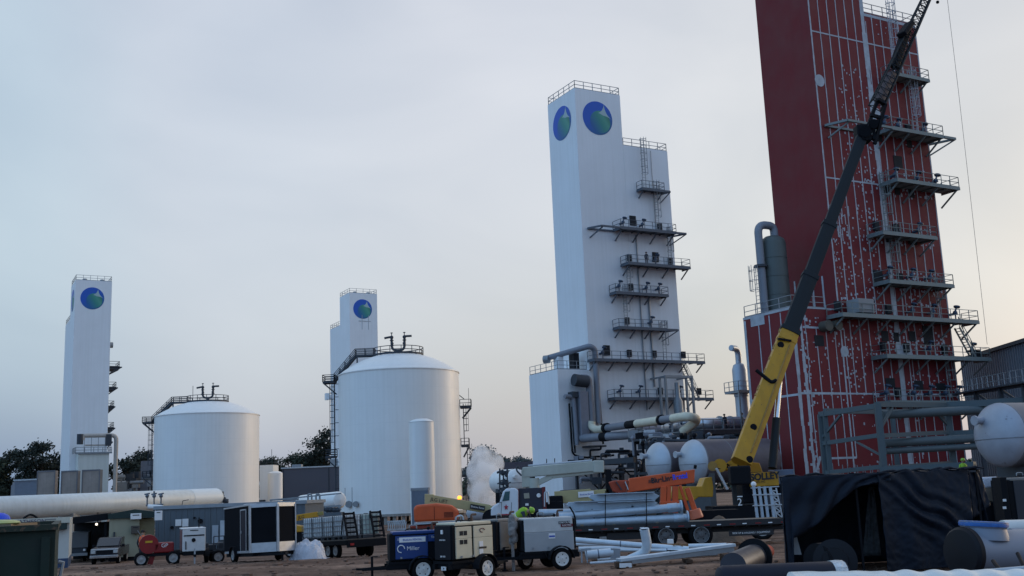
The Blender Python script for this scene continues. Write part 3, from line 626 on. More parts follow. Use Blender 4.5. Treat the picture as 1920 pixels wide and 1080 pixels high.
    if side:                                    # second ladder run on the right of the near tank
        r = MB(); X = Rad + .65
        def ld(z, w): r.bb(X - .6, X + w, .2, 2.2, z - .25, z); railing(r, [(X - .6, .2, z), (X + w, .2, z), (X + w, 2.2, z)], w=.09); r.beam((X + w, .3, z - .2), (X - .3, .3, z - 1.8), .14); r.beam((X + w, 2, z - .2), (X - .3, 2, z - 1.8), .14)
        ld(15.8, 1.1); ld(9.8, .6); ld(5.2, 1.3)
        ladder(r, X - .1, .5, 9.8, 16.2, out=(1, 0), w=.6, t=.1); ladder(r, X + .3, .5, 5.2, 10, out=(1, 0), w=.6, t=.08); ladder(r, X - .1, .5, -1, 5.2, out=(1, 0), w=.6, t=.08)
        r.beam((X + .8, .3, 15.8), (X + .8, .3, 18.6), .06); r.beam((X - .7, .3, 17.6), (X + .1, .3, 16.9), .12)
        r.tube(arc([(X + 1.2, .4, 5.1), (X + 1.2, .4, 2.4), (X + 4, .4, .2)], .8), .12); r.build('right_ladder_tower', DKST, t)
    return t
tk2 = big_tank('larger white domed tank with a slim white tank standing before it', (-18.25, 166.3), 9.35, 21.0, 3.3, 1, True)
tk1 = big_tank('white domed tank beside the dark enclosed trailer, above the end of the long drum', (-59.6, 206), 9.72, 18.9, 3.0, 2)
if 1:
    r = MB(); r.beam((-2.9, 0, 22.2), (-2.9, 0, 25.0), .08); r.build('light_pole', DKST, tk1)
for x_, s_ in ((-7.0, .5), (-5.8, .42)):
    r = MB(); a = math.asin(x_ / 9.35); y_ = -9.35 * math.cos(a); r.cyl((x_, y_ - .7, 1.6 - x_ * .0), (x_, y_ + .2, 1.6), s_, n=14); r.beam((x_ - .5, y_ - .6, 1.8), (x_ - .5, y_ - .6, 4), .08); r.build('manway', STEEL, tk2, smooth=True)
# slim vertical tank before the big one
q = at(794, 960, 148); t = thing('slim_vertical_tank', 'slim white vertical tank standing against the big domed tank', 'tank', (q.x, q.y, gz(q.x, q.y)))
r = MB(); h = at(794, 792, 148).z - t.location.z; r.lathe([(1.72, 0), (1.72, h), (1.5, h + .25), (.9, h + .48), (.02, h + .55)], n=40); r.build('shell', TANKW, t, smooth=True)
r = MB(); r.lathe([(1.74, h - .02), (1.76, h + .05), (1.74, h + .1)], n=40); r.lathe([(1.74, h * .5), (1.74, h * .5 + .04)], n=40); r.build('weld_band', pm('tank_seam', (.7, .7, .7)), t)
# ------------------------------------------------------------------ pipes, vessels and steelwork around the towers
def ip(u, v, D): return at(u, v, D)
def hvessel(label, c, r, L, mat, name='horizontal_vessel', rz=GA, seam=True, noz=None, group='horizontal steel vessels', body=None):
    """c: centre of the near head; body runs along local +x"""
    g = gz(c[0], c[1]); t = thing(name, label, 'vessel', (c[0], c[1], g), rz, group); z = c[2] - g; m = MB()
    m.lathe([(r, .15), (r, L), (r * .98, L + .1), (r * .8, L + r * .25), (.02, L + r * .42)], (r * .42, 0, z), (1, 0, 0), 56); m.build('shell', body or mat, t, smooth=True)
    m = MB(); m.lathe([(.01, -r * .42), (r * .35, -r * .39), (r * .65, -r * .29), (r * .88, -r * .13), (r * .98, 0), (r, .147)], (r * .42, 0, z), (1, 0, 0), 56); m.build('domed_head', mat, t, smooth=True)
    k = MB()
    k.lathe([(r + .012, 0), (r + .012, .06)], (r * .42 + .18, 0, z), (1, 0, 0), 56)
    for q in range(1, int(L / 3)): k.lathe([(r + .008, 0), (r + .008, .04)], (r * .42 + q * 3, 0, z), (1, 0, 0), 56)
    k.build('weld_seam', pm('weld_line', (.2, .21, .23), .6), t)
    b = MB(); pr = [(r * .98, -.0), (r * .88, -r * .13), (r * .65, -r * .29), (r * .35, -r * .39), (.01, -r * .42)]
    pts = [(r * .42 + h - .01, -q, z - .12 * r) for q, h in pr] + [(r * .42 + h - .01, q, z - .12 * r) for q, h in pr[::-1]]
    b.tube(pts, .025, 5); b.build('head_seam', pm('weld_line', (.2, .21, .23), .6), t)
    n = MB(); ny, nzv = noz or (.45 * r, .35 * r); n.cyl((.5, ny, z + nzv), (-.3, ny, z + nzv), r * .12, n=16); n.cyl((-.3, ny, z + nzv), (-.40, ny, z + nzv), r * .155, n=16); n.build('nozzle', mat, t, smooth=True)
    for q in (.18, .8): s = MB(); s.bb(L * q - .3, L * q + .3, -r * .85, r * .85, 0, z - r * .55); s.build('saddle', pm('saddle_steel', (.06, .07, .08), .7, var=.2), t)
    return t
VES = pm('grey_vessel_paint', (.40, .44, .49), .38, .25, var=.12, scale=.8)
VES2 = pm('primered_vessel', (.33, .35, .40), .45, .2, var=.15, scale=.7, col2=(.16, .13, .14), thr=.62)
PURP = pm('shaded_purple_grey_primer', (.115, .10, .115), .55, .15, var=.2, scale=.6, streak=.1)  # purple primer on the shells, with the pipe bridge's shade darkened into it
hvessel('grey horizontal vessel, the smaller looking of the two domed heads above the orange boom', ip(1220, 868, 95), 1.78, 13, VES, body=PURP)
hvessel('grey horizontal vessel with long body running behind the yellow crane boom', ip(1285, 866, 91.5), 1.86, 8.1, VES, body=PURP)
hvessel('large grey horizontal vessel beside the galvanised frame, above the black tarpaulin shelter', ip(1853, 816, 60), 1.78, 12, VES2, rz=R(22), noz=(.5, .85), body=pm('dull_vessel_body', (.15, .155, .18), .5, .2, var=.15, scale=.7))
# column with goose neck between the white and the red tower
q = ip(1394, 790, 115); v = thing('small_column', 'slim grey column with hooked open pipe on top, beside the red tower', 'vessel', (q.x, q.y, -1.5), GA)
z0 = q.z + 1.5; zt = ip(1394, 684, 115).z + 1.5; m = MB(); m.lathe([(.7, 0), (.7, z0 + 2.6), (.78, z0 + 2.7), (.78, zt - .5), (.62, zt), (.3, zt + .2)], n=24); m.build('shell', VES, v, smooth=True)
m = MB(); m.tube(arc([(0, 0, zt), (0, 0, zt + 1.75), (-1.3, -.5, zt + 1.75)], .8, 8), .33, 14); m.cyl((-1.28, -.49, zt + 1.75), (-1.36, -.52, zt + 1.75), .28, n=14); m.build('hooked_pipe', VES, v, smooth=True)
m = MB(); zz = z0 + 3.1; m.bb(-1.5, .6, -1.4, .9, zz - .15, zz); railing(m, [(-1.5, .9, zz), (-1.5, -1.4, zz), (.6, -1.4, zz)], step=.9, w=.06); m.beam((-1.4, -1.3, zz), (-1.4, -1.3, 4), .14); m.build('small_platform', STEEL, v)
# --- pipe bridge between the towers, built in the plant grid from its near corner
RC = (19.07, 110)
rk = thing('pipe_bridge', 'dark elevated pipe bridge with railings, running from the white tower to the crane', 'pipe rack', (*RC, -1.5), GA)
ZD = 9.4
m = MB(); m.bb(-.1, 5.5, 0, 13.5, ZD - .25, ZD); m.bb(5.5, 16, 0, 3.0, ZD - .3, ZD); m.bb(-.15, 16, -.1, 0, ZD - .45, ZD + .02); m.bb(-.2, -.1, 0, 13.5, ZD - .45, ZD + .02)
for i in range(9): y = .8 + i * 1.5; m.bb(0, 5.4, y - .07, y + .07, ZD - .75, ZD - .25)
m.bb(0, 16, .9, 1.2, ZD - .95, ZD - .3); m.build('deck', DKST, rk)
m = MB(); railing(m, [(-.12, 13.4, ZD), (-.12, 0, ZD), (16, 0, ZD)], step=1.3, w=.07); m.build('railing', STEEL, rk)
for x, y in ((.3, .6), (.3, 7), (.3, 13), (5, .6), (5, 7), (5, 13), (10, .6), (15, .6), (10, 2.6), (15, 2.6)):
    m = MB(); m.bb(x - .16, x + .16, y - .16, y + .16, 0, ZD - .3); m.build('column', DKST, rk)
m = MB()
for z in (3.2, 5.4):
    for y in (.6, 7, 13): m.beam((.3, y, z), (5, y, z), .2, .3)
    for x in (.3, 5): m.beam((x, .6, z), (x, 13, z), .2, .3)
m.beam((5, .6, 5.4), (15, .6, 5.4), .2, .3)
for a, b in (((.3, .6, .2), (.3, 7, 5.4)), ((.3, 7, 5.4), (.3, 13, .2)), ((.3, .6, 5.4), (5, .6, 9))): m.beam(a, b, .14)
m.build('bracing', DKST, rk)
def pipe(par, pts, r, mat, bend=1.0, name='pipe', n=14, **k):
    m = MB(); m.tube(arc(pts, bend, 6), r, n); return m.build(name, mat, par, smooth=True, **k)
def sleeve(par, a, b, r, mat=None, name='pipe_sleeve'): m = MB(); m.cyl(a, b, r, n=16); return m.build(name, mat or BLACK, par, smooth=True)
# process line with cream insulation, from the white tower to the bridge
def lp(u, v, D, P0=RC):                # photo pixel at depth D, expressed in the bridge's own axes
    p = at(u, v, D) - Vector((RC[0], RC[1], -1.5)); c, s = math.cos(GA), math.sin(GA); return Vector((p.x * c + p.y * s, -p.x * s + p.y * c, p.z))
def along(u, v, D): return lp(u, v, D)
ln = thing('insulated_pipeline', 'cream and grey insulated pipe with black joints climbing beside the white tower', 'pipeline', (*RC, -1.5), GA)
A, B = lp(1135, 803, 128), lp(1290, 780, 108.5)
pts = [A.lerp(B, t) for t in (0, .3, .37, .42, .70, .76, .84, 1)]
pipe(ln, [pts[0], pts[1]], .42, PIPEG); sleeve(ln, pts[1], pts[3], .46); pipe(ln, [pts[3], pts[4]], .45, CREAM); sleeve(ln, pts[4], pts[4].lerp(pts[5], .35), .56)
pipe(ln, [pts[4].lerp(pts[5], .35), pts[6]], .42, PIPEG); pipe(ln, [pts[6], pts[7], pts[7] + Vector((1.6, .3, -.3)), pts[7] + Vector((1.2, 2.6, -1.4))], .45, CREAM, .9)
sleeve(ln, A, A.lerp(B, .03), .6)
pipe(ln, [A, lp(1118, 806, 130), lp(1109, 800, 131), lp(1110, 790, 131)], .45, CREAM, .6)
l2 = thing('grey_pipeline', 'grey jacketed pipe lying lower beside the insulated pipe, leading onto the bridge deck', 'pipeline', (*RC, -1.5), GA)
A2, B2 = lp(1092, 822, 131), lp(1190, 815, 123)
pipe(l2, [A2, A2.lerp(B2, .95)], .5, PIPEG); sleeve(l2, A2.lerp(B2, .38), A2.lerp(B2, .5), .54); pipe(l2, [A2, lp(1086, 818, 132), lp(1085, 800, 132)], .5, PIPEG, .7)
C2 = Vector((1.3, 12.0, ZD + .75)); D2 = Vector((1.3, 1.6, ZD + .75))
sleeve(l2, A2.lerp(B2, .95), C2, .62, STEEL); pipe(l2, [C2, C2.lerp(D2, .35)], .55, pm('lilac_grey_pipe', (.25, .24, .29), .5, .2)); pipe(l2, [C2.lerp(D2, .35), D2, (4.2, 1.5, ZD + .75)], .62, SILV, 1.2)
pipe(l2, [(4.2, 1.5, ZD + .75), (16.2, 1.5, ZD + .75)], .72, pm('lilac_grey_pipe', (.25, .24, .29), .5, .2))
for x in (3.2, 4.6, 9.5): m = MB(); m.lathe([(.8, 0), (.8, .16)], (x, 1.5, ZD + .75), (1, 0, 0), 16); m.build('flange', STEEL, l2, smooth=True)
vr = random.Random(3)
for i in range(14):
    y = 4 + i * .62; x = .35 + vr.random() * 1.2; h = .5 + vr.random() * .9; m = MB()
    m.cyl((x, y, ZD), (x, y, ZD + h), .1, n=8); m.sphere((x, y, ZD + h), .26, 8); m.cyl((x - .25, y, ZD + h + .3), (x + .25, y, ZD + h + .3), .07, n=6); m.build('control_valve', VALV if i % 3 else LTST, rk, smooth=True)
# --- pipes rising on the block of the white tower (tower's own axes, base z = -1.5)
T = lambda u, v, D: (lambda p: Vector((p.x * math.cos(GA) + p.y * math.sin(GA), -p.x * math.sin(GA) + p.y * math.cos(GA), p.z)))(at(u, v, D) - Vector((P3[0], P3[1], GZ)))
rp = thing('riser_pipes_cluster', 'tall grey pipes climbing the corner between the white tower and its low block', 'pipework', (*P3, GZ), GA)
MWX[rp.name] = MWX[t3.name]
def V(x, z, y=-1.0): return Vector((x, y, z + 1.5))
pipe(rp, [V(-3.9, 18.9, 3.4), V(-.4, 19.9, -1.0), V(.3, 19.5, -1.0), V(.3, 10.3, -1.0)], .36, PIPEG, .9, name='top_pipe')
m = MB(); m.lathe([(.52, 0), (.52, .7)], (-3.9, 3.2, 20.2), (-.6, .8, 0), 16); m.build('pipe_cap', STEEL, rp, smooth=True)
pipe(rp, [V(-1.9, 15.9), V(-.85, 15.9), V(-.85, 15), V(-.75, 8.3)], .42, PIPEG, .7)
m = MB(); m.bb(-2.55, -1.35, -1.45, -.1, 1.5 + 8.6, 1.5 + 14.2); m.build('duct_column', pm('grey_duct', (.2, .21, .25), .6, .2), rp, bevel=.05)
m = MB(); m.cyl(V(-3.2, 15.6, -1.3), V(-1.3, 15.4, -1.3), .75, n=18); m.build('dark_drum', DKST, rp, smooth=True)
pipe(rp, [V(-4.3, 13.6, -.8), V(-3.1, 13.6, -.8), V(-3.0, 12, -.8), V(-2.9, 7.7, -.8)], .28, PIPEG, .6); pipe(rp, [V(-3.6, 12.8, -.6), V(-3.5, 6.6, -.6), V(-2.0, 6.2, -.6), V(2.5, 6.4, -.6)], .12, BLACK, .6)
pipe(rp, [V(.95, 14.3, -.4), V(1.15, 7.8, -.4)], .12, BLACK); pipe(rp, [V(-3.15, 12.4, -.5), V(-3.05, 6.8, -.5)], .11, BLACK)
m = MB(); m.bb(-1.8, .7, -1.8, -.2, 8.9, 9.1); m.bb(-3.4, -2.4, -1.2, -.1, 13.5 + 1.5, 14.2 + 1.5); m.build('pipe_support', DKST, rp)
m = MB(); m.bb(-3.3, -2.5, 2, 3.2, 18.6, 20.4); m.build('roof_cabinet', WHITE, rp, bevel=.04)
m = MB(); m.bb(-1.6, -.8, 1, 2.2, 18.6, 20.8); m.build('roof_cabinet', DARKO, rp, bevel=.04)
# square steel gantry with a small vessel on the lowest deck
gy = thing('valve_gantry', 'square grey steel gantry holding a slim drum on the lowest tower ledge', 'gantry', (*P3, GZ), GA); MWX[gy.name] = MWX[t3.name]
m = MB(); z0_, z1_ = 12.2, 17.5
for x in (9.2, 13.4):
    for y in (-3.2, -2): m.beam((x, y, z0_), (x, y, z1_), .25)
    m.beam((x, -3.2, z1_), (x, -.1, z1_), .2); m.beam((x, -3.2, z0_), (x, -.1, z0_), .2)
for z in (z0_, z1_): m.beam((9.1, -3.2, z), (13.5, -3.2, z), .3); m.beam((9.1, -2, z), (13.5, -2, z), .2)
m.build('frame', STEEL, gy)
m = MB(); m.lathe([(.05, 0), (.6, .1), (.6, 2.6), (.3, 3.2), (.3, 5)], (11.4, -2.6, z0_ - .4), n=16); m.build('slim_drum', STEEL, gy, smooth=True)
# --- trestle under the white tower's pipes
rs = thing('support_trestle', 'dark braced steel trestle below the pipes, behind the cream truck crane', 'trestle', (P3[0], P3[1], GZ), GA); MWX[rs.name] = MWX[t3.name]
for x in (-3.4, -.2, 2.9, 6, 9.5):
    for y in (-1.2, -6.2): m = MB(); m.bb(x - .15, x + .15, y - .15, y + .15, 0, 6.9); m.build('column', DKST, rs)
m = MB()
for y in (-1.2, -6.2):
    m.beam((-3.4, y, 6.9), (9.5, y, 6.9), .25, .45); m.beam((-3.4, y, 3.6), (9.5, y, 3.6), .2, .3)
    for i, x in enumerate((-3.4, -.2, 2.9, 6)): m.beam((x, y, 3.7 if i % 2 else 6.7), (x + 3.2, y, 6.7 if i % 2 else 3.7), .14)
for x in (-3.4, -.2, 2.9, 6, 9.5): m.beam((x, -1.2, 6.9), (x, -6.2, 6.9), .22, .4)
m.bb(-3.3, 9.4, -6, -1.4, 7.13, 7.2); m.build('beams_and_bracing', DKST, rs)
m = MB(); m.bb(-1, 10, -.9, -.2, 0, 3.4); m.build('skid_enclosure', pm('dark_grey_cladding', (.07, .075, .085), .6), rs)
for x in (1.0, 3.8, 6.9): m = MB(); m.lathe([(.6, .3), (.6, 3), (.4, 3.3), (.05, 3.4)], (x, -3.4, 0), n=18); m.build('pump_vessel', GALV, rs, smooth=True)
# --- galvanised frame before the red tower
fr = thing('pipe_trestle', 'open galvanised steel frame standing before the red tower behind the tarpaulin shelter', 'steel frame', (24.2, 86, -1.5)); 
FA, FB, FC = at(1537, 777, 86), at(1645, 758, 80), at(1775, 760, 84)
def fcol(p, zt, w=.34):
    m = MB(); m.beam((p.x, p.y, -1.5), (p.x, p.y, zt), w); m.build('column', GALV, fr, world=True)
fcol(FA, FA.z); fcol(FB, FB.z + .1, .42); fcol(FC, FC.z, .42)
bk = Vector((-2.4, 5.5, 0)); fcol(FB + bk, FB.z, .34); fcol(FC + bk, FC.z, .34)
def fb_(a, b, w=.3, h=.4, mt=None): m = MB(); m.beam(a, b, w, h); m.build('beam', mt or GALV, fr, world=True)
fb_(FA, Vector((FB.x, FB.y, FA.z + .1))); fb_(FB, FC); fb_(FB + bk, FC + bk)
for z in (5.3, 3.0): 
    fb_(Vector((FA.x, FA.y, z)), Vector((FB.x, FB.y, z + .25)), .25, .32)
    fb_(Vector((FB.x, FB.y, z + .2)), Vector((FC.x, FC.y, z + .4)), .25, .32 if z > 4 else .2)
fb_(FC, FC + Vector((6, -2.5, 0)), .3, .5); fb_(Vector((FC.x, FC.y, 5.6)), Vector((FC.x + 4, FC.y - 1.5, 5.6)))
m = MB(); P = lambda p, z: Vector((p.x, p.y, z))
for a, b, w in ((P(FA, 5.7), P(FA.lerp(FB, .38), 7.4), .16), (P(FB, 6.0), P(FB.lerp(FC, .2), 7.6), .2), (P(FC, 6.1), P(FC.lerp(FB, .24), 7.7), .16), (P(FA.lerp(FB, .6), 5.2), P(FB, 4.0), .14), (P(FB.lerp(FC, .62), 5.4), P(FC, 4.2), .14)):
    m = MB(); m.beam(a, b, w, w); m.build('knee_brace', GALV, fr, world=True)
for z, r_, mt in ((7.15, .34, GALV), (5.0, .33, GALV), (4.4, .25, GALV)):
    m = MB(); m.cyl(P(FB.lerp(FC, .12) + Vector((0, 1.2, 0)), z), P(FC + Vector((6, 0, 0)), z + .2), r_, n=14); m.build('pipe', mt, fr, world=True, smooth=True)
sc = thing('scaffold', 'thin tube scaffold standing low in front of the red tower behind the galvanised frame', 'scaffold', (27, 90, -1.5))
m = MB(); rr = random.Random(2)
for i in range(12):
    for j in (0, 1.4):
        x = 26.0 + i * .62; m.beam((x, 90 + j, -1.5), (x, 90 + j, 3.2 + .6 * rr.random()), .06)
for z in (-.2, 1.0, 2.2, 3.2):
    for j in (0, 1.4): m.beam((25.9, 90 + j, z), (33, 90 + j, z), .06)
m.build('tubes', STEEL, sc, world=True)
bm = thing('base_frame', 'grey steel base beam with pale sheeting lying above the tarpaulin shelter', 'steel beam', (24, 70, -1.5))
a, b = at(1652, 880, 70), at(1828, 870, 66)
m = MB(); m.beam(a, b, .5, .3); m.build('top_beam', GALV, bm, world=True)
m = MB(); m.beam(a - Vector((0, 0, .5)), b - Vector((0, 0, .45)), .5, .22); m.build('lower_beam', GALV, bm, world=True)
for t_ in (.03, .5, .97): m = MB(); p = a.lerp(b, t_); m.beam(p, (p.x, p.y, -1.5), .3); m.build('post', GALV, bm, world=True)
# --- grey hall with walkway on the far side of the red tower
CLAD = pm('grey_wall_cladding', (.18, .2, .235), .6, .1, var=.06, scale=.5, streak=.06)
h = thing('compressor_hall', 'grey clad hall beyond the red tower and the large vessel', 'building', (52, 112, -1.5))
a = at(1800, 672, 117); b = at(1945, 652, 99); d = (b - a); d.z = 0; nrm = Vector((-d.y, d.x, 0)).normalized() * -1; m = MB()
wv = [(a.x, a.y), (b.x, b.y), (b.x + 25, b.y + 14), (a.x + 25, a.y + 14)]
m.add([(x, y, -1.5) for x, y in wv] + [(x, y, 14.6) for x, y in wv], [(0, 1, 2, 3), (7, 6, 5, 4), (0, 4, 5, 1), (1, 5, 6, 2), (2, 6, 7, 3), (3, 7, 4, 0)]); m.build('wall', CLAD, h, world=True)
m = MB(); m.beam((a.x - .1, a.y, 14.7), (b.x - .1, b.y, 14.7), .5, .35); m.build('roof_edge', DKST, h, world=True)
m = MB()
for i in range(34): p = a.lerp(b, (i + .5) / 34); m.beam((p.x - .06, p.y - .05, -1.4), (p.x - .06, p.y - .05, 14.5), .07)
m.build('cladding', CLAD, h, world=True)
w = thing('elevated_walkway', 'grey steel walkway with railing crossing above the large vessel', 'walkway', (45, 92, -1.5))
a, b = at(1800, 738, 96), at(1935, 716, 80)
m = MB(); m.beam(a, b, 1.4, .12); m.beam(a - Vector((0, .7, .1)), b - Vector((0, .7, .1)), .1, .4); m.build('deck', DKST, w, world=True)
m = MB(); railing(m, [a - Vector((0, .7, 0)), b - Vector((0, .7, 0))], step=1.2, w=.06); m.build('railing', STEEL, w, world=True)
for t_ in (.25, .6, .9):
    p = a.lerp(b, t_); m = MB(); m.beam(p, (p.x, p.y, -1.5), .3); m.build('post', DKST, w, world=True)
    m = MB(); m.beam(p - Vector((0, 0, .2)), p + Vector((1.6, -2, -2.2)), .18); m.build('brace', DKST, w, world=True)
tg = thing('pipe_tangle', 'dense dark tangle of small pipes, valves and brackets above the two domed vessels', 'pipework', (*RC, -1.5), GA)
rr = random.Random(77)
def tang(u0, u1, v0, v1, D0, n, mats):
    for i in range(n):
        u, v_, D = u0 + (u1 - u0) * rr.random(), v0 + (v1 - v0) * rr.random(), D0 + 5 * rr.random(); p = at(u, v_, D); k = rr.random(); mt = mats[i % len(mats)]
        if k < .4: m = MB(); q_ = at(u + 18 + 30 * rr.random(), v_ - 2 + 4 * rr.random(), D); m.tube(arc([p - Vector((0, 0, .8 * rr.random())), p, q_, q_ + Vector((0, 0, 1.2 * (rr.random() - .5)))], .2, 3), .07 + .12 * rr.random(), 8); m.build('pipe_run', mt, tg, world=True, smooth=True)
        elif k < .75: m = MB(); m.tube([p, p + Vector((0, 0, -.6 - 1.2 * rr.random()))], .07 + .08 * rr.random(), 7); m.sphere(p, .25, 8); m.build('valve', mt, tg, world=True, smooth=True)
        else: m = MB(); s = .3 + .5 * rr.random(); m.box(p, (s * 1.5, .4, s)); m.build('cabinet', mt, tg, world=True, bevel=.03)
tang(1196, 1390, 814, 838, 101, 60, [DKST, DKST, BLACK, PIPEG])
tang(1070, 1195, 842, 905, 124, 46, [DKST, BLACK, DKST, PIPEG])
tang(1186, 1250, 812, 822, 107, 14, [STEEL, PIPEG, LTST])
m = MB(); a, b = at(1062, 872, 126), at(1190, 862, 118); m.beam(a, b, .4, .6); m.build('cable_tray', DKST, tg, world=True)
m = MB(); a, b = at(1196, 838, 104), at(1392, 832, 104); m.beam(a, b, .6, .5); m.build('cable_tray', DKST, tg, world=True)
# ------------------------------------------------------------------ long white drum at left with its valves
d_ = thing('long_drum', 'very long white horizontal drum stretching before the far towers', 'vessel', (-58, 160, -1.5))
A, B = at(-60, 956, 136), at(404, 933, 181); m = MB(); ax = (B - A).normalized(); L = (B - A).length; r_ = 1.53
m.lathe([(.02, -.6), (r_ * .7, -.4), (r_, 0), (r_, L), (r_ * .93, L + .35), (r_ * .6, L + .7), (.02, L + .85)], A, ax, 40); m.build('shell', pm('drum_paint', (.60, .66, .68), .5, var=.04, scale=.3, streak=.08), d_, world=True, smooth=True)
m = MB(); e = B - ax * 7; m.lathe([(r_ + .02, 0), (r_ + .02, 6.9)], e, ax, 40); m.build('end_jacket', pm('drum_jacket', (.68, .74, .76), .5, var=.03), d_, world=True, smooth=True)
for t_ in (.1, .35, .6, .85): m = MB(); p = A.lerp(B, t_); m.box((p.x, p.y, (p.z - 1.2 - 1.5) / 2), (1.6, 2.2, p.z - 1.2 + 1.5)); m.build('saddle', pm('foundation_concrete', (.3, .29, .27)), d_, world=True)
p0 = at(290, 934, 150) - Vector((0, 0, 0)); m = MB()
for u in (276, 289, 302): a = at(u, 948, 150); m.cyl(a, at(u, 926, 150), .1, n=8); m.sphere(at(u, 930, 150), .28, 8); m.cyl(at(u - 5, 927, 150), at(u + 5, 925, 150), .1, n=8)
m.tube([at(274, 948, 150), at(306, 946, 150)], .12); m.cyl(at(289, 926, 150), at(289, 921, 150), .12, n=8); m.tube([at(289, 948, 150), at(289, 985, 150)], .14)
m.build('valve_manifold', pm('grey_valve', (.12, .14, .17), .5, .3), d_, world=True, smooth=True)
m = MB(); m.cyl(at(278, 950, 149.6), at(305, 952, 149.6), .35, n=14); m.build('silencer', TANKW, d_, world=True, smooth=True)
m = MB()
for u, v_ in ((415, 926), (419, 937), (424, 940), (416, 932)): m.sphere(at(u, v_, 181), .45, 8); m.cyl(at(u - 4, v_ + 4, 181), at(u + 4, v_ - 4, 181), .13, n=6)
m.tube([at(411, 940, 181), at(428, 943, 181)], .15); m.build('end_valves', DKST, d_, world=True, smooth=True)
for u, h_ in ((342, 947),): m = MB(); m.beam(at(341, 948, 166), at(343, 939, 166), .08); m.beam(at(343, 939, 166), at(354, 937, 166), .1); m.build('sample_line', DKST, d_, world=True)
# ------------------------------------------------------------------ buildings of the plant
def slab_house(name, label, cat, u0, u1, vt, vb, D, depth, mat, roof=None, group=None, ang=0, over=.25, ribs=0, zb=None):
    a, b = at(u0, vt, D), at(u1, vt, D); W_ = (b - a).length; g = gz(a.x, a.y) if zb is None else zb; t = thing(name, label, cat, (a.x, a.y, g), ang, group); H = (a.z + b.z) / 2 - g
    m = MB(); m.bb(0, W_, 0, depth, 0, H); m.build('wall', mat, t)
    if roof: m = MB(); m.bb(-over, W_ + over, -over, depth + over, H, H + .3); m.build('roof', roof, t)
    if ribs:
        m = MB(); n = int(W_ / ribs)
        for i in range(n): m.bb(W_ * (i + .3) / n, W_ * (i + .55) / n, -.04, -.002, 0, H - .01)
        m.build('cladding', mat, t)
    t['W'] = W_; t['H'] = H; return t
ROOFG = pm('pale_roof_trim', (.45, .48, .5), .6)
DWALL = pm('dark_blue_grey_cladding', (.045, .055, .08), .6, var=.08, scale=.3)
SHED = pm('slate_grey_cladding', (.10, .125, .15), .6, var=.06, scale=.4, streak=.08)
hl = slab_house('process_hall', 'dark slate hall with pale roof edge before the trees between the two domed tanks', 'building', 529, 640, 877, 935, 250, 14, pm('hall_cladding', (.085, .085, .105), .6, var=.05), ROOFG)
m = MB(); m.bb(4.7, 7.3, -.08, -.003, 3.6, 4.4); m.build('louver_vent', DARKO, hl)
for x in (.2, 10.7): m = MB(); m.bb(x, x + .2, -.1, -.003, 0, hl['H'] - .05); m.build('downpipe', DKST, hl)
m = MB(); m.bb(10.6, 13, 3, 5, hl['H'] + .3, hl['H'] + 1.9); m.build('roof_vent', STEEL, hl, bevel=.1); m = MB(); m.bb(1.6, 3.8, 3, 5, hl['H'] + .3, hl['H'] + 1.0); m.build('roof_vent', STEEL, hl)
a = slab_house('white_annex', 'small white block with a railing between domed tank and slate hall', 'building', 487, 512, 872, 935, 222, 5, TANKW)
m = MB(); H = a['H']; railing(m, [(.1, .1, H), (a['W'], .1, H), (a['W'], 4, H)], w=.09); m.beam((a['W'] - .4, .5, H), (a['W'] - .4, .5, H + 3.2), .08); m.build('railing', DKST, a)
m = MB(); m.bb(.1, 1.2, -.9, -.02, 2.9, 4.3); m.build('small_landing', DKST, a)
q = at(516, 930, 216); t = thing('small_white_tank', 'small white flat topped round tank in front of the slate hall', 'tank', (q.x, q.y, -1.5)); zt = at(516, 884, 216).z + 1.5
m = MB(); m.lathe([(1.45, 0), (1.45, zt - .35), (1.1, zt - .1), (.5, zt + .05), (.02, zt + .08)], n=32); m.build('shell', TANKW, t, smooth=True)
slab_house('low_shed', 'dark low shed between far white tower and domed tank', 'building', 222, 292, 903, 940, 235, 10, pm('dark_shed', (.07, .065, .085), .7), ROOFG)
c = thing('equipment_skid', 'jumble of dark pipes and cabinets beside the domed tank ladder', 'machinery', (-74, 225, -1.5)); rr = random.Random(8)
for i in range(16):
    u = 222 + 66 * rr.random(); v_ = 886 + 36 * rr.random() ; p = at(u, v_, 222 + 3 * rr.random()); s = .5 + rr.random(); m = MB()
    if i % 3: m.box(p, (s * 1.6, 1.2, s * (1 + rr.random()))); m.beam(p, (p.x, p.y, -1.5), .25); m.build('cabinet', (pm('dark_shed', (.07, .065, .085), .7), STEEL, DKST)[i % 3], c, world=True)
    else: m.cyl(p - Vector((s, 0, 0)), p + Vector((s, 0, 0)), .35, n=10); m.beam(p, (p.x, p.y, -1.5), .2); m.build('pipe_run', STEEL, c, world=True, smooth=True)
m = MB(); p = at(277, 880, 228); m.bb(p.x - 1.5, p.x + 1.5, p.y, p.y + 3, -1.5, at(277, 864, 228).z); m.build('filter_house', pm('blue_grey_cladding', (.16, .18, .22), .6), c, world=True)
g = slab_house('gabled_shed', 'blue grey shed with pale roof at the trees near the dumpster', 'building', 28, 72, 901, 945, 232, 9, pm('blue_grey_cladding', (.16, .18, .22), .6), ROOFG)
m = MB(); m.prism([(-3.6, 6, 0), (0, 0, 0), (0, 0, g['H']), (-3.6, 6, g['H'] - .9)], (2, 1.2, 0)); m.build('side_wall', pm('blue_grey_cladding', (.16, .18, .22), .6), g)
CONC = pm('weathered_tan_panel', (.30, .255, .225), .85, var=.2, scale=.6, streak=.12)
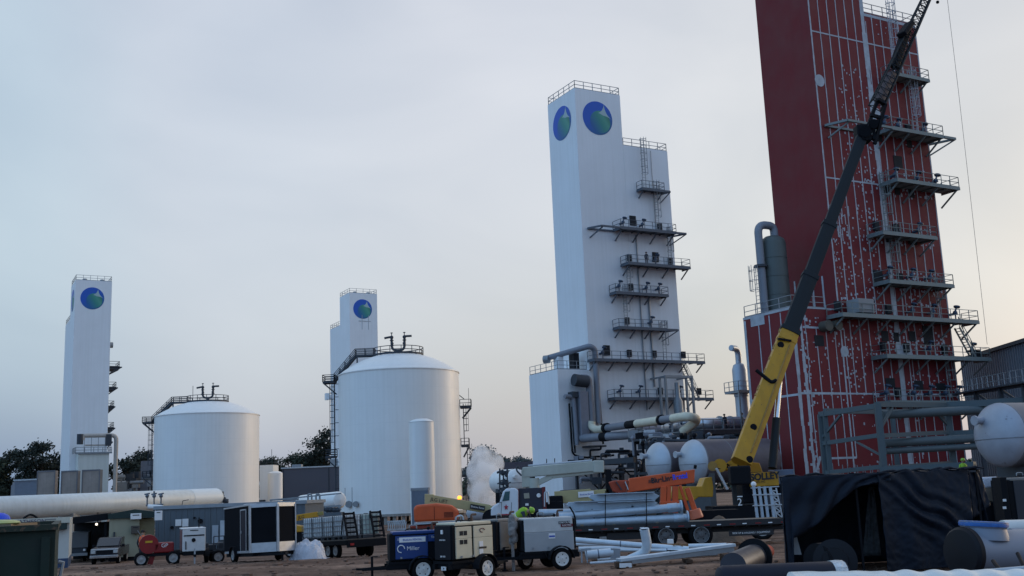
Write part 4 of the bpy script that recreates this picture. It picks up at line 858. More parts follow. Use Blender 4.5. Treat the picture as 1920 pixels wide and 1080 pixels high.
for lab, u0, u1, vt, D in (('plain tan concrete screen standing apart beside the blue grey shed', 70, 104, 883, 200), ('tan concrete screen overlapping the corner of the far white tower', 115, 146, 883, 198), ('stained tan concrete screen in front of the tower annex', 154, 188, 881, 196)):
    t = slab_house('concrete_screen', lab, 'screen wall', u0, u1, vt, 940, D, 1.2, CONC, group='tan concrete screens')
    m = MB(); H = t['H']; W_ = t['W']
    for x in (0, W_ - .18): m.bb(x, x + .18, -.1, -.003, 0, H - .02)
    m.bb(0, W_, -.09, -.004, H - .2, H + .06); m.build('frame', pm('dark_frame', (.15, .15, .16), .7), t)
# pipe rack and white vessel at the foot of the middle tank
t = thing('low_pipe_rack', 'low steel pipe rack with paired hoops leading to the larger domed tank', 'pipe rack', (-22, 118, -1.5))
for u, w in ((581, 7), (596, 7)):
    m = MB(); a, b = at(u - w / 2, 944, 118), at(u + w / 2, 944, 118); m.tube(arc([(a.x, a.y, a.z - 1.6), a + Vector((0, 0, 1.0)), b + Vector((0, 0, 1.0)), (b.x, b.y, b.z - 1.6)], .2, 3), .1); m.build('hoop', STEEL, t, world=True, smooth=True)
m = MB(); m.beam(at(506, 938, 118), at(640, 925, 118), .18, .14); m.beam(at(568, 953, 118), at(640, 948, 118), .2, .2); m.tube([at(508, 941, 118), at(508, 937, 118), at(560, 936, 118)], .1)
m.beam(at(590, 958, 118), at(640, 955, 118), .15); m.build('rail_beam', STEEL, t, world=True)
for u in (570, 610, 636): m = MB(); p = at(u, 950, 118); m.beam(p, (p.x, p.y, -1.5), .25); m.build('post', STEEL, t, world=True)
m = MB(); m.bb(at(574, 960, 117).x, at(640, 960, 117).x, 117, 119, -1.5, at(600, 962, 117).z); m.build('equipment_base', SHED, t, world=True)
m = MB(); rr = random.Random(12)
for i in range(9):
    p = at(578 + 7 * i, 955 + 2 * rr.random(), 118); m = MB(); m.sphere(p, .3, 8); m.beam(p, p - Vector((0, 0, .9)), .15); m.build('valve', DKST, t, world=True)
t = thing('white_horizontal_vessel', 'white horizontal vessel behind the low pipe rack hoops', 'vessel', (-24, 132, -1.5)); a, b = at(566, 944, 140), at(634, 938, 131); m = MB()
m.lathe([(.02, -.4), (.8, -.1), (1.05, .3), (1.05, (b - a).length), (.8, (b - a).length + .4), (.02, (b - a).length + .6)], a, (b - a), 28); m.build('shell', TANKW, t, world=True, smooth=True)
m = MB(); m.box((a.lerp(b, .5).x, a.lerp(b, .5).y, 0), (5, 1, 2.4)); m.build('saddle', DKST, t, world=True)
# white vessels and valves behind the truck
t = hvessel('white horizontal vessel with round head behind the white truck cab', at(974, 902, 118), 1.35, 4, TANKW, rz=GA + R(90), group=None)
v = thing('valve_tree', 'dark cluster of valves and pipes beside the steam cloud', 'valves', (at(943, 935, 116).x, 116, -1.5)); m = MB(); rr = random.Random(4)
for i in range(16):
    p = at(938 + 14 * rr.random(), 882 + 46 * rr.random(), 116); m.sphere(p, .22, 7); m.cyl(p - Vector((.5, 0, 0)), p + Vector((.5 * rr.random(), 0, .2)), .07, n=6)
for u in (937, 944, 951): m.cyl(at(u, 878 + rr.random() * 6, 116), at(u, 948, 116), .09, n=6)
m.cyl(at(936, 930, 116), at(954, 930, 116), .2, n=8); m.build('pipework', DKST, v, world=True)
slab_house('far_warehouse', 'dark low warehouse roof far behind the steam and the white vessel', 'building', 936, 1004, 866, 930, 210, 12, pm('dark_shed', (.07, .065, .085), .7))
k = slab_house('corrugated_kiosk', 'grey corrugated kiosk at the foot of the slim white tank', 'kiosk', 771, 802, 920, 975, 118, 2, pm('kiosk_steel', (.15, .18, .23), .5, .3), STEEL, over=.06, ribs=.35)
t = thing('ball_tank', 'small grey ball ended tank below the tan boom', 'tank', (at(895, 955, 100).x, 100, -1.5)); a, b = at(884, 962, 100), at(906, 960, 100); m = MB()
m.lathe([(.02, -.5), (.55, -.3), (.8, 0), (.8, (b - a).length), (.55, (b - a).length + .3), (.02, (b - a).length + .5)], a, b - a, 20); m.build('shell', VES, t, world=True, smooth=True); m = MB(); m.bb(a.x, b.x, 99.6, 100.4, -1.5, a.z - .5); m.build('saddle', DKST, t, world=True)
# ------------------------------------------------------------------ steam
def steam():
    mb = MB(); rr = random.Random(6)
    for i in range(34):
        q = i / 33; u = 909 + (rr.random() - .5) * 38 * (.6 + .4 * q) + 4 * q; v_ = 938 - 84 * q; p = at(u, v_, 155 + 3 * rr.random()); mb.sphere(p, (1.2 + .9 * rr.random()) * (1.15 - .35 * q), 12)
    m = bpy.data.materials.new('steam'); m.use_nodes = True; n, l = m.node_tree.nodes, m.node_tree.links; n.remove(n['Principled BSDF'])
    pv = n.new('ShaderNodeVolumePrincipled'); pv.inputs['Color'].default_value = (.985, .988, .992, 1); pv.inputs['Anisotropy'].default_value = 0
    tcn = n.new('ShaderNodeTexCoord'); nz = n.new('ShaderNodeTexNoise'); nz.inputs['Scale'].default_value = .55; nz.inputs['Detail'].default_value = 5; l.new(tcn.outputs['Object'], nz.inputs['Vector'])
    mr = n.new('ShaderNodeMapRange'); mr.inputs[1].default_value = .42; mr.inputs[2].default_value = .66; mr.inputs[3].default_value = .12; mr.inputs[4].default_value = 1.2; l.new(nz.outputs[0], mr.inputs[0]); l.new(mr.outputs[0], pv.inputs['Density'])
    l.new(pv.outputs[0], n['Material Output'].inputs['Volume'])
    o = single(mb, 'steam_cloud', m, 'white steam rising beside the ladder of the larger domed tank', 'steam'); o['kind'] = 'stuff'
    rm = o.modifiers.new('r', 'REMESH'); rm.mode = 'VOXEL'; rm.voxel_size = .3
    sm_ = o.modifiers.new('s', 'SMOOTH'); sm_.iterations = 10; sm_.factor = .8
steam()
# ------------------------------------------------------------------ trees
BARK = pm('bark', (.05, .038, .03), .9, var=.3, scale=6)
def leafmat(nm, c):
    return pm(nm, c, .75, var=.55, scale=.9, spec=.15)
def tree(label, u, vt_, D, wid, seed, lm, spread=1.0, group='trees beyond the plant', clumps=None, low=.35):
    rr = random.Random(seed); top = at(u, vt_ + (5 if vt_ > 835 else 0), D); g = -1.5; H = top.z - g; x, y = top.x, top.y
    t = thing('pine_tree', label, 'tree', (x, y, g), 0, group); tr_ = MB(); r0 = .018 * H + .12
    lean = (rr.random() - .5) * .08 * H
    tr_.tube([(0, 0, 0), (lean * .2, 0, H * .3), (lean * .6, .2, H * .6), (lean, 0, H * .93)], [r0, r0 * .8, r0 * .55, r0 * .15], 7)
    N = clumps or 30; cl = []
    for i in range(N):
        h = low + (1 - low) * (i + rr.random()) / N; w = wid * (math.sin(math.pi * min(1, .18 + (1 - (h - low) / (1 - low)) * .72)) ** .8); a = rr.random() * 6.28; d = w * (.25 + .75 * rr.random())
        c = Vector((lean * h + d * math.cos(a), d * math.sin(a), H * h)); s = H * .055 * (1.0 + .9 * rr.random()) * spread; cl.append((c, s))
        tr_.tube([(lean * h * .8, 0, H * h * .9), tuple((Vector((lean * h * .8, 0, H * h * .9)) + c) / 2 + Vector((0, 0, -.1))), tuple(c)], [r0 * .28, r0 * .2, r0 * .08], 4)
    tr_.build('trunk', BARK, t, smooth=True)
    v, f = [], []
    for c, s in cl:
        for k in range(int(210)):
            p = Vector((rr.gauss(0, 1), rr.gauss(0, 1), rr.gauss(0, .52))); 
            if p.length > 2: continue
            p = c + p * s * .72; q = .20 + .26 * rr.random(); ax = Vector((rr.random() - .5, rr.random() - .5, rr.random() - .5)).normalized(); b_ = ax.orthogonal().normalized(); c_ = ax.cross(b_)
            n = len(v); v += [p - b_ * q, p + c_ * q * .6, p + b_ * q, p - c_ * q * .6]; f.append((n, n + 1, n + 2, n + 3))
    m = MB(); m.v = v; m.f = f; m.m = [0] * len(f); m.build('crown', lm, t); return t
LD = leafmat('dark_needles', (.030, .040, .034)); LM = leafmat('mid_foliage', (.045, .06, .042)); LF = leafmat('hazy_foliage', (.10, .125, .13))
for a in (('dense dark tree rising behind the blue grey shed', 12, 846, 262, 7, 21, LD), ('tall pine with open clustered crown beside the far white tower', 76, 833, 250, 6.0, 22, LD, 1.1), ('dark bushy tree just behind the concrete screens', 104, 862, 258, 5, 23, LD), ('low dark tree at the edge near the dumpster', -22, 858, 255, 7, 27, LM),
          ('dark tree behind the low shed, next to the tower annex', 238, 858, 262, 6, 24, LD, 1.2), ('rounder dark tree close to the domed tank ladder', 272, 846, 268, 5.5, 25, LD, 1.2),
          ('low spreading tree over the white annex', 512, 862, 300, 6.5, 28, LD, 1.2), ('round topped tree above the middle of the slate hall', 541, 851, 300, 7.5, 29, LM, 1.3), ('thin dark tree above the slate hall roof', 573, 857, 305, 4.5, 30, LD, 1.0), ('tall tree with ragged branches against the slim far tower', 612, 812, 290, 5.5, 31, LD, 1.1), ('bushy tree filling in beside the ragged tall tree', 594, 845, 300, 5.5, 36, LD, 1.2),
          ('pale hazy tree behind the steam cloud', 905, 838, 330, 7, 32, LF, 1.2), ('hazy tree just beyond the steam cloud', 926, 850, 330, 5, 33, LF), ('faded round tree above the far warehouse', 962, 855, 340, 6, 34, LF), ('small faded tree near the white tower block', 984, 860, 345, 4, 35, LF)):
    tree(*a)
# far wood line, one mass
def wood():
    rr = random.Random(44); v, f = [], []
    for i in range(26000):
        x = -260 + 700 * rr.random(); y = 430 + 30 * rr.random(); zt = 9 + 5 * noise.noise(Vector((x * .05, 0, 3))) + 2.5 * noise.noise(Vector((x * .3, 0, 1))); z = -1.5 + zt * rr.random() ** .6; q = .5 + .6 * rr.random()
        ax = Vector((rr.random() - .5, rr.random() - .5, rr.random() - .5)).normalized(); b_ = ax.orthogonal().normalized() * q; c_ = ax.cross(b_).normalized() * q * .7; p = Vector((x, y, z)); n = len(v)
        v += [p - b_, p + c_, p + b_, p - c_]; f.append((n, n + 1, n + 2, n + 3))
    m = MB(); m.v = v; m.f = f; m.m = [0] * len(f); o = m.build('far_wood', LM); o['kind'] = 'stuff'
wood()
# ------------------------------------------------------------------ yard: vehicles, trailers and machines
def wheel(par, c, r, w, rim=None, ax=(0, 1, 0), rr=.63, out=1, lugs=True, name='wheel'):
    """tyre with shoulders and tread blocks; out=+1 puts the rim dish on the +axis side"""
    c = Vector(c); ax = Vector(ax).normalized(); m = MB(); h = w / 2
    m.lathe([(r * rr, -h * .8), (r * .8, -h), (r * .96, -h * .8), (r, -h * .5), (r, h * .5), (r * .96, h * .8), (r * .8, h), (r * rr, h * .8), (r * rr, -h * .8)], c, ax, 28, caps=False)
    for s in (-.33, 0, .33): m.lathe([(r * 1.005, h * (s - .12)), (r * 1.012, h * s), (r * 1.005, h * (s + .12))], c, ax, 28)
    t = m.build(name, RUBBER, par, smooth=True); q = MB(); o = ax * out
    q.lathe([(r * rr * 1.02, -h * .3), (r * rr * 1.02, h * .55), (r * rr * 1.03, h * .86), (r * rr * .9, h * .84), (r * rr * .84, h * .66), (r * rr * .5, h * .6), (r * rr * .3, h * .68), (r * rr * .28, h * .8), (.01, h * .82)], c, o, 22, caps=False)
    x = o.orthogonal().normalized(); y = o.cross(x)
    q.build('rim', rim or RIM, t, smooth=True)
    if lugs:
        for i in range(5):
            k = MB(); a = i * 1.2566; p = c + x * (r * rr * .66 * math.cos(a)) + y * (r * rr * .66 * math.sin(a)); k.cyl(p + o * h * .5, p + o * h * .66, r * rr * .09, n=8); k.build('rim_hole', BLACK, t)
    return t
def fender(par, x, y, r, w, mat):
    m = MB(); a = [math.pi * i / 10 for i in range(11)]
    p = [(x + r * math.cos(t), y - w / 2, r * .98 * math.sin(t)) for t in a] + [(x + (r - .03) * math.cos(t), y - w / 2, (r * .98 - .03) * math.sin(t)) for t in a[::-1]]
    m.prism([(q[0], q[1], q[2]) for q in p], (0, w, 0)); return m
def base(u, v, D): p = at(u, v, D); return Vector((p.x, D, gz(p.x, D)))
WEB = dict(
    blue=pm('blue_welder_paint', (.009, .045, .19), .4, var=.08), cream=pm('cream_welder_paint', (.56, .51, .38), .5, var=.08, scale=3, col2=(.3, .25, .17), thr=.7),
    grey=pm('dusty_grey_paint', (.20, .19, .18), .7, var=.2, scale=3, col2=(.3, .26, .22), thr=.62), silver=pm('silver_grey_paint', (.34, .36, .38), .45, .15, var=.08, scale=2, col2=(.24, .23, .22), thr=.68))
WEBT = dict(blue=WEB['blue'], cream=WEB['cream'], grey=WEB['grey'], silver=pm('silver_top_paint', (.48, .49, .49), .5, var=.1, scale=3, col2=(.35, .3, .26), thr=.66))
DTRIM = pm('black_trim', (.007, .008, .011), .7, var=.3, scale=5, spec=.12)
def welder(label, loc, rz, kind, L=1.7, Wd=.78, zb=.62, zt=1.62, face='side', pitch=0, tw=1.45, wx=.1, ts=1, group='towable engine welders'):
    """+x = tongue end, -y = the side panel seen"""
    t = thing('welding_generator', label, 'welder', loc, rz, group); h = L / 2; y = Wd / 2; b = WEB[kind]; bt = WEBT[kind]; zm = zb + (zt - zb) * .56
    m = MB(); m.bb(-h, h, -y, y, zb, zt - .06); m.build('cabinet', DTRIM, t, bevel=.03)
    m = MB(); m.bb(-h + .1, h - .1, -y - .02, y + .02, zt - .1, zt); m.build('roof_cover', bt, t, bevel=.025)
    if kind == 'blue':
        m = MB(); m.bb(-h + .18, h * .28, -y - .035, -y + .02, zb + .05, zt - .14); m.build('side_door', b, t, bevel=.015)
        m = MB(); m.bb(h * .28 + .015, h - .12, -y - .035, -y + .02, zt - .34, zt - .13); m.build('upper_side_panel', b, t, bevel=.012)
        m = MB(); m.bb(-h + .3, h * .2, -y - .05, -y - .036, zb + .55, zb + .7); p = m.build('rental_sticker', LETW, t)
        text('BlueLine RENTAL', .085, BLUEL, t, (-h + .3 + (h * .2 + h - .3) / 2, -y - .056, zb + .625), (1, 0, 0), (0, 0, 1), sx=.95)
        text('Miller', .17, LETW, t, (-h * .22, -y - .045, zb + .36), (1, 0, 0), (0, 0, 1)); text('Trailblazer', .1, LETW, t, (h * .62, -y - .045, zt - .21), (1, 0, 0), (0, 0, 1)); text('325', .08, LETW, t, (-h + .3, -y - .045, zt - .24), (1, 0, 0), (0, 0, 1))
        m = MB(); m.tube([(-h * .62 + .11 * math.cos(a), -y - .045, zb + .36 + .11 * math.sin(a)) for a in [i * .6 for i in range(9)]], .016, 5); m.build('round_logo', LETW, t)
    elif kind == 'silver':
        m = MB(); m.bb(-h + .08, h - .1, -y - .03, -y + .02, zm + .003, zt - .02); m.build('upper_side_panel', bt, t, bevel=.015)
        m = MB(); m.bb(-h + .08, h - .08, -y - .035, -y + .02, zb - .02, zm); m.build('side_door', b, t, bevel=.015)
        m = MB(); m.bb(.33 * L - .27, .33 * L + .12, -y - .045, -y - .031, zt - .23, zt - .14); m.build('brand_plate', LETK, t); m = MB(); m.bb(.33 * L - .2, .33 * L + .22, -y - .045, -y - .031, zt - .33, zt - .235); m.build('brand_plate', pm('maroon_plate', (.12, .01, .02), .5), t)
        text('LINCOLN', .085, LETW, t, (.33 * L - .07, -y - .05, zt - .185), (1, 0, 0), (0, 0, 1)); text('ELECTRIC', .075, LETW, t, (.33 * L + .01, -y - .05, zt - .283), (1, 0, 0), (0, 0, 1))
        m = MB(); m.bb(-.02, .2, -y - .048, -y - .036, zm - .22, zm - .05); m.build('white_sticker', LETW, t); m = MB(); m.bb(-.01, .19, -y - .053, -y - .049, zm - .17, zm - .12); m.build('sticker_band', BLUEL, t)
    elif kind == 'cream':
        for a, c in ((-h + .12, -.08), (.0, h - .06)):
            m = MB(); m.bb(a, c, -y - .03, -y + .02, zm + .003, zt - .13); m.build('upper_side_panel', bt, t, bevel=.015)
            m = MB(); m.bb(a, c, -y - .032, -y + .02, zb + .04, zm); m.build('side_door', b, t, bevel=.015)
        for i in range(2):
            for j in range(2): m = MB(); m.bb(-h + .28 + i * .17, -h + .42 + i * .17, -y - .04, -y - .031, zm - .16 + j * .26, zm - .03 + j * .26); m.build('vent_opening', DARKO, t)
        m = MB(); m.bb(.22, .38, -y - .045, -y - .033, zb + .12, zb + .5); m.build('white_sticker', LETW, t); m = MB(); m.bb(.2, .52, -y - .05, -y - .046, zb + .28, zb + .34); m.build('sticker_band', LETK, t)
        m = MB(); m.tube([(.36 + .1 * math.cos(i * .62), -y - .04, zt - .27 + .06 * math.sin(i * .62)) for i in range(9)], .012, 4); m.build('round_logo', pm('maroon_plate', (.12, .01, .02)), t)
        # control panel end
        m = MB(); m.bb(-h - .03, -h + .02, -y + .05, y - .05, zb + .02, zt - .08); m.build('control_panel', pm('panel_black', (.006, .007, .012), .4, spec=.2), t, bevel=.01)
        m = MB(); m.bb(-h - .06, -h - .031, -.04, .04, zt - .32, zt - .2); m.build('gauge', LETW, t)
        text('LINCOLN', .06, LETW, t, (-h - .035, .0, zt - .5), (0, -1, 0), (0, 0, 1)); text('200 400', .07, LETW, t, (-h - .035, .0, zb + .12), (0, -1, 0), (0, 0, 1))
        m = MB(); m.bb(-h - .06, -h - .04, -.15, .05, zb - .28, zb - .17); m.build('licence_plate', LETW, t); text('36', .09, LETK, t, (-h - .064, -.05, zb - .225), (0, -1, 0), (0, 0, 1))
    else:
        m = MB(); m.bb(-h + .2, h - .2, -y - .03, -y + .02, zb + .05, zt - .1); m.build('side_door', b, t, bevel=.015)
        m = MB(); m.bb(h * .45, h * .56, -y - .04, -y - .031, zb + .45, zb + .75); m.build('white_sticker', LETW, t)
    for xx in (-h * .62, -h * .05, h * .55): m = MB(); m.bb(xx - .03, xx + .03, -y - .062, -y - .036, zb + .06, zb + .12); m.build('latch', STEEL, t)
    lv = MB()
    for q_ in range(7): lv.bb(h + .002, h + .02, -y + .1, y - .1, zb + .15 + q_ * .1, zb + .19 + q_ * .1)
    lv.build('radiator_grille', STEEL, t)
    m = MB(); m.tube(arc([(-h * .2, -y - .05, zb - .05), (-h * .1, -y - .12, zb - .3), (h * .25, -y - .1, zb - .34), (h * .4, -y - .04, zb - .06)], .15), .022, 6); m.build('cable', BLACK, t, smooth=True)
    m = MB(); m.tube(arc([(-.4, -.1, zt + .02), (-.3, .0, zt + .06), (.1, -.2, zt + .03), (.3, .05, zt + .05)], .1), .02, 6); m.sphere((.35, .1, zt + .05), .06, 8); m.build('lead_coil', BLACK, t, smooth=True)
    m = MB(); m.bb(-h - .04, h + .04, -y - .02, y + .02, zb - .1, zb - .02)
    for s in (-1, 1): m.bb(-h - .1, h + .1, s * (y - .06) - .05, s * (y - .06) + .05, zb - .26, zb - .1)
    m.bb(-h, h, -y, y, zb - .22, zb - .1); m.build('chassis', DTRIM, t)
    for s in (-1, 1):
        m = MB(); f = fender(t, wx, s * (tw / 2 + .0), .43, .26, DTRIM); f.v = [p + Vector((0, 0, .35 - .0)) for p in f.v]; f.build('fender', DTRIM, t, bevel=.01)
        m = MB(); m.beam((wx, s * (tw / 2), .34), (wx, 0, .34), .08); m.build('axle', DTRIM, t)
        wheel(t, (wx, s * tw / 2, .345), .345, .2, RIM, out=s)
        m = MB(); m.beam((wx - .35, s * tw / 2, .5), (wx - .35, s * y * .8, .5), .06); m.build('fender_bracket', DTRIM, t)
    m = MB()
    for s in (-1, 1): m.beam((ts * h, s * .32, zb - .2), (ts * (h + .8), 0, zb - .22), .07, .09)
    m.beam((ts * (h + .7), 0, zb - .22), (ts * (h + 1.0), 0, zb - .2), .07); m.build('tongue', DTRIM, t)
    m = MB(); j = ts * (h + .5); m.beam((j, .12, zb + .15), (j, .12, .05), .07); m.cyl((j, .12, 0), (j, .12, .05), .1, n=10); m.beam((j, .12, zb + .14), (j + .18, .12, zb + .14), .03); m.build('jack', DTRIM, t)
    m = MB(); m.tube(arc([(-.25, .1, zt), (-.25, .1, zt + .16), (-.02, .1, zt + .16), (-.02, .1, zt)], .06), .018, 6); m.build('lifting_eye', STEEL, t, smooth=True)
    m = MB(); m.cyl((h * .5, .1, zt), (h * .5, .1, zt + .12), .05, n=10); m.tube(arc([(h * .5, .1, zt + .1), (h * .5, .1, zt + .2), (h * .5 + .2, .1, zt + .2)], .08), .035, 8); m.build('exhaust_pipe', pm('rusty_exhaust', (.1, .06, .045), .8), t, smooth=True)
    return t
welder('light grey towable welder with two tone side door and white spoked wheel', base(1026, 1060, 36.6), R(14), 'silver', L=1.85, wx=.3, ts=-1, zt=1.68)
w = welder('cream panelled towable welder with black control end facing the viewer', base(872, 1075, 33.6), R(47), 'cream', L=1.75, Wd=.8, tw=1.5, wx=.15, zt=1.72)
welder('blue towable welder with white rental sticker, half behind the cream one', base(785, 1078, 34.2), R(12), 'blue', L=1.85, Wd=.8, wx=.05, zt=1.5, ts=-1)
welder('dusty grey towable welder squeezed between the cream and the light grey ones', base(948, 1062, 37.2), R(48), 'grey', L=1.7, wx=.2, zt=1.68)
m = MB()
rag = thing('dirty_tarp_bundle', 'dirty crumpled rag bundle draped between the two grey welders', 'tarpaulin', base(961, 1000, 36.4))
rr = random.Random(3)
for i in range(14): m.sphere(at(958 + 8 * rr.random(), 972 + i * 3.3, 36.2 + .2 * rr.random()), .11 + .05 * rr.random(), 7, (1, 1, 1.3))
o = m.build('cloth', pm('dirty_rag', (.22, .2, .19), .9, var=.4, scale=8, bump=.8, bscale=14), rag, world=True, smooth=True); q = o.modifiers.new('r', 'REMESH'); q.mode = 'VOXEL'; q.voxel_size = .04
m = MB(); p = at(961, 1018, 36.3); m.beam(p, (p.x, p.y, 0), .1); m.build('hanging_end', pm('dirty_rag', (.22, .2, .19)), rag, world=True)
# ------------------------------------------------------------------ dark enclosed trailer
def enclosed_trailer():
    P0 = at(470, 1000, 49); rz = R(-58); fw = Vector((math.cos(rz), math.sin(rz), 0)); sd = Vector((-fw.y, fw.x, 0)) # sd = left-to-right width axis
    L, Wd = 3.9, 2.1; c = Vector((P0.x, 49, 0)) - fw * (L / 2) + sd * (Wd / 2); g = gz(c.x, c.y)
    t = thing('enclosed_trailer', 'black enclosed cargo trailer with bright metal corner posts and pointed nose', 'trailer', (c.x, c.y, g), rz, tilt=-R(2.2)); h = L / 2; y = Wd / 2; zb, zt = .42, 2.5
    SK = pm('black_trailer_skin', (.010, .011, .014), .75, var=.2, scale=1, spec=.02); AL = pm('brushed_aluminium', (.45, .47, .5), .4, .6, var=.12, scale=4)
    m = MB(); m.prism([(-h, -y, zb), (h, -y, zb), (h + .62, 0, zb), (h, y, zb), (-h, y, zb)], (0, 0, zt - zb)); m.build('body', SK, t)
    m = MB(); m.prism([(-h - .03, -y - .03, zt), (h, -y - .03, zt), (h + .66, 0, zt), (h, y + .03, zt), (-h - .03, y + .03, zt)], (0, 0, .07)); m.build('roof', AL, t)
    for yy, s in ((-y, -1), (y, 1)):
        m = MB(); m.beam((h - .02, yy + s * .012, zb), (h - .02, yy + s * .012, zt), .2, .05); m.build('corner_post', AL, t)
    m = MB(); m.beam((h + .63, 0, zb), (h + .63, 0, zt), .16, .1); m.build('nose_post', AL, t)
    for s in (-1, 1):
        a, b = Vector((h + .02, s * (y - .02), 0)), Vector((h + .62, s * .05, 0)); d = (b - a).normalized(); n = Vector((d.y, -d.x, 0)) * (-s); n = n if n.x > 0 else -n
        m = MB(); m.prism([a + n * .012 + Vector((0, 0, zb)), b + n * .012 + Vector((0, 0, zb)), b + n * .012 + Vector((0, 0, zb + .42)), a + n * .012 + Vector((0, 0, zb + .42))], n * .02); m.build('stone_guard', AL, t)
        m = MB(); m.prism([a + n * .012 + Vector((0, 0, zt - .1)), b + n * .012 + Vector((0, 0, zt - .1)), b + n * .012 + Vector((0, 0, zt)), a + n * .012 + Vector((0, 0, zt))], n * .02); m.build('top_trim', AL, t)
    m = MB(); m.bb(.65, 1.4, -y - .03, -y - .002, zb + .1, zt - .18); d = m.build('side_door', pm('door_black', (.016, .017, .026), .5, spec=.1), t)
    m = MB()
    for a in ((.6, .65, zb + .05, zt - .12), (1.4, 1.45, zb + .05, zt - .12)): m.bb(a[0], a[1], -y - .04, -y - .003, a[2], a[3])
    m.bb(.6, 1.45, -y - .042, -y - .003, zt - .17, zt - .12); m.bb(.6, 1.45, -y - .042, -y - .003, zb + .05, zb + .1); m.build('door_frame', AL, d)
    m = MB(); m.bb(.7, .78, -y - .07, -y - .03, 1.3, 1.42); m.build('handle', AL, d)
    m = MB(); m.bb(-h + .1, h - .2, -y - .015, -y - .002, zb, zb + .1); m.build('lower_trim', AL, t)
    m = MB(); m.bb(-h, h, -y + .1, y - .1, zb - .16, zb - .002)
    for s in (-1, 1): m.beam((h, s * .7, zb - .1), (h + 1.5, 0, zb - .1), .08, .12)
    m.build('chassis', DTRIM, t); m = MB(); m.beam((h + 1.2, 0, zb), (h + 1.2, 0, .02), .08); m.build('jack', DTRIM, t)
    for s in (-1, 1):
        wheel(t, (-.35, s * (y + .0), .34), .34, .22, GRIM, out=s)
        f = fender(t, -.35, s * (y + .02), .45, .26, DTRIM); f.v = [p + Vector((0, 0, .32)) for p in f.v]; f.build('fender', DTRIM, t)
    m = MB(); m.bb(-h + .4, -h + .9, -.25, .25, zt + .07, zt + .2); m.build('roof_vent', AL, t, bevel=.03)
enclosed_trailer()
# ------------------------------------------------------------------ flatbed with caged liquid totes and two upright ramps
TOTE = pm('milky_tote_plastic', (.58, .62, .64), .35, var=.1, scale=2); CAGE = pm('tote_cage', (.22, .24, .27), .4, .6)
def tote(loc, rz, label, par_loc=None, mat=TOTE, grp='caged liquid totes on the flatbed trailer'):
    t = thing('liquid_tote', label, 'tote', loc, rz, grp); a, b, z = .58, .48, 1.16
    m = MB(); m.bb(-a + .03, a - .03, -b + .03, b - .03, .16, z - .03); m.build('bottle', mat, t, bevel=.07)
    m = MB()
    for zz in (.16, .4, .64, .88, 1.14): 
        for p, q in (((-a, -b), (a, -b)), ((a, -b), (a, b)), ((a, b), (-a, b)), ((-a, b), (-a, -b))): m.beam((*p, zz), (*q, zz), .025)
    for i in range(6):
        x = -a + 2 * a * i / 5; yv = -b + 2 * b * i / 5
        for s in (-1, 1): m.beam((x, s * b, .15), (x, s * b, z), .022); m.beam((s * a, yv, .15), (s * a, yv, z), .022)
    m.build('cage', CAGE, t)
    m = MB()
    for xx in (-a + .06, 0, a - .06): m.bb(xx - .06, xx + .06, -b, b, 0, .1)
    m.bb(-a, a, -b, b, .1, .14); m.build('pallet', DKST, t)
    m = MB(); m.cyl((0, 0, z - .03), (0, 0, z + .03), .11, n=14); m.build('cap', BLACK, t, smooth=True)
    return t
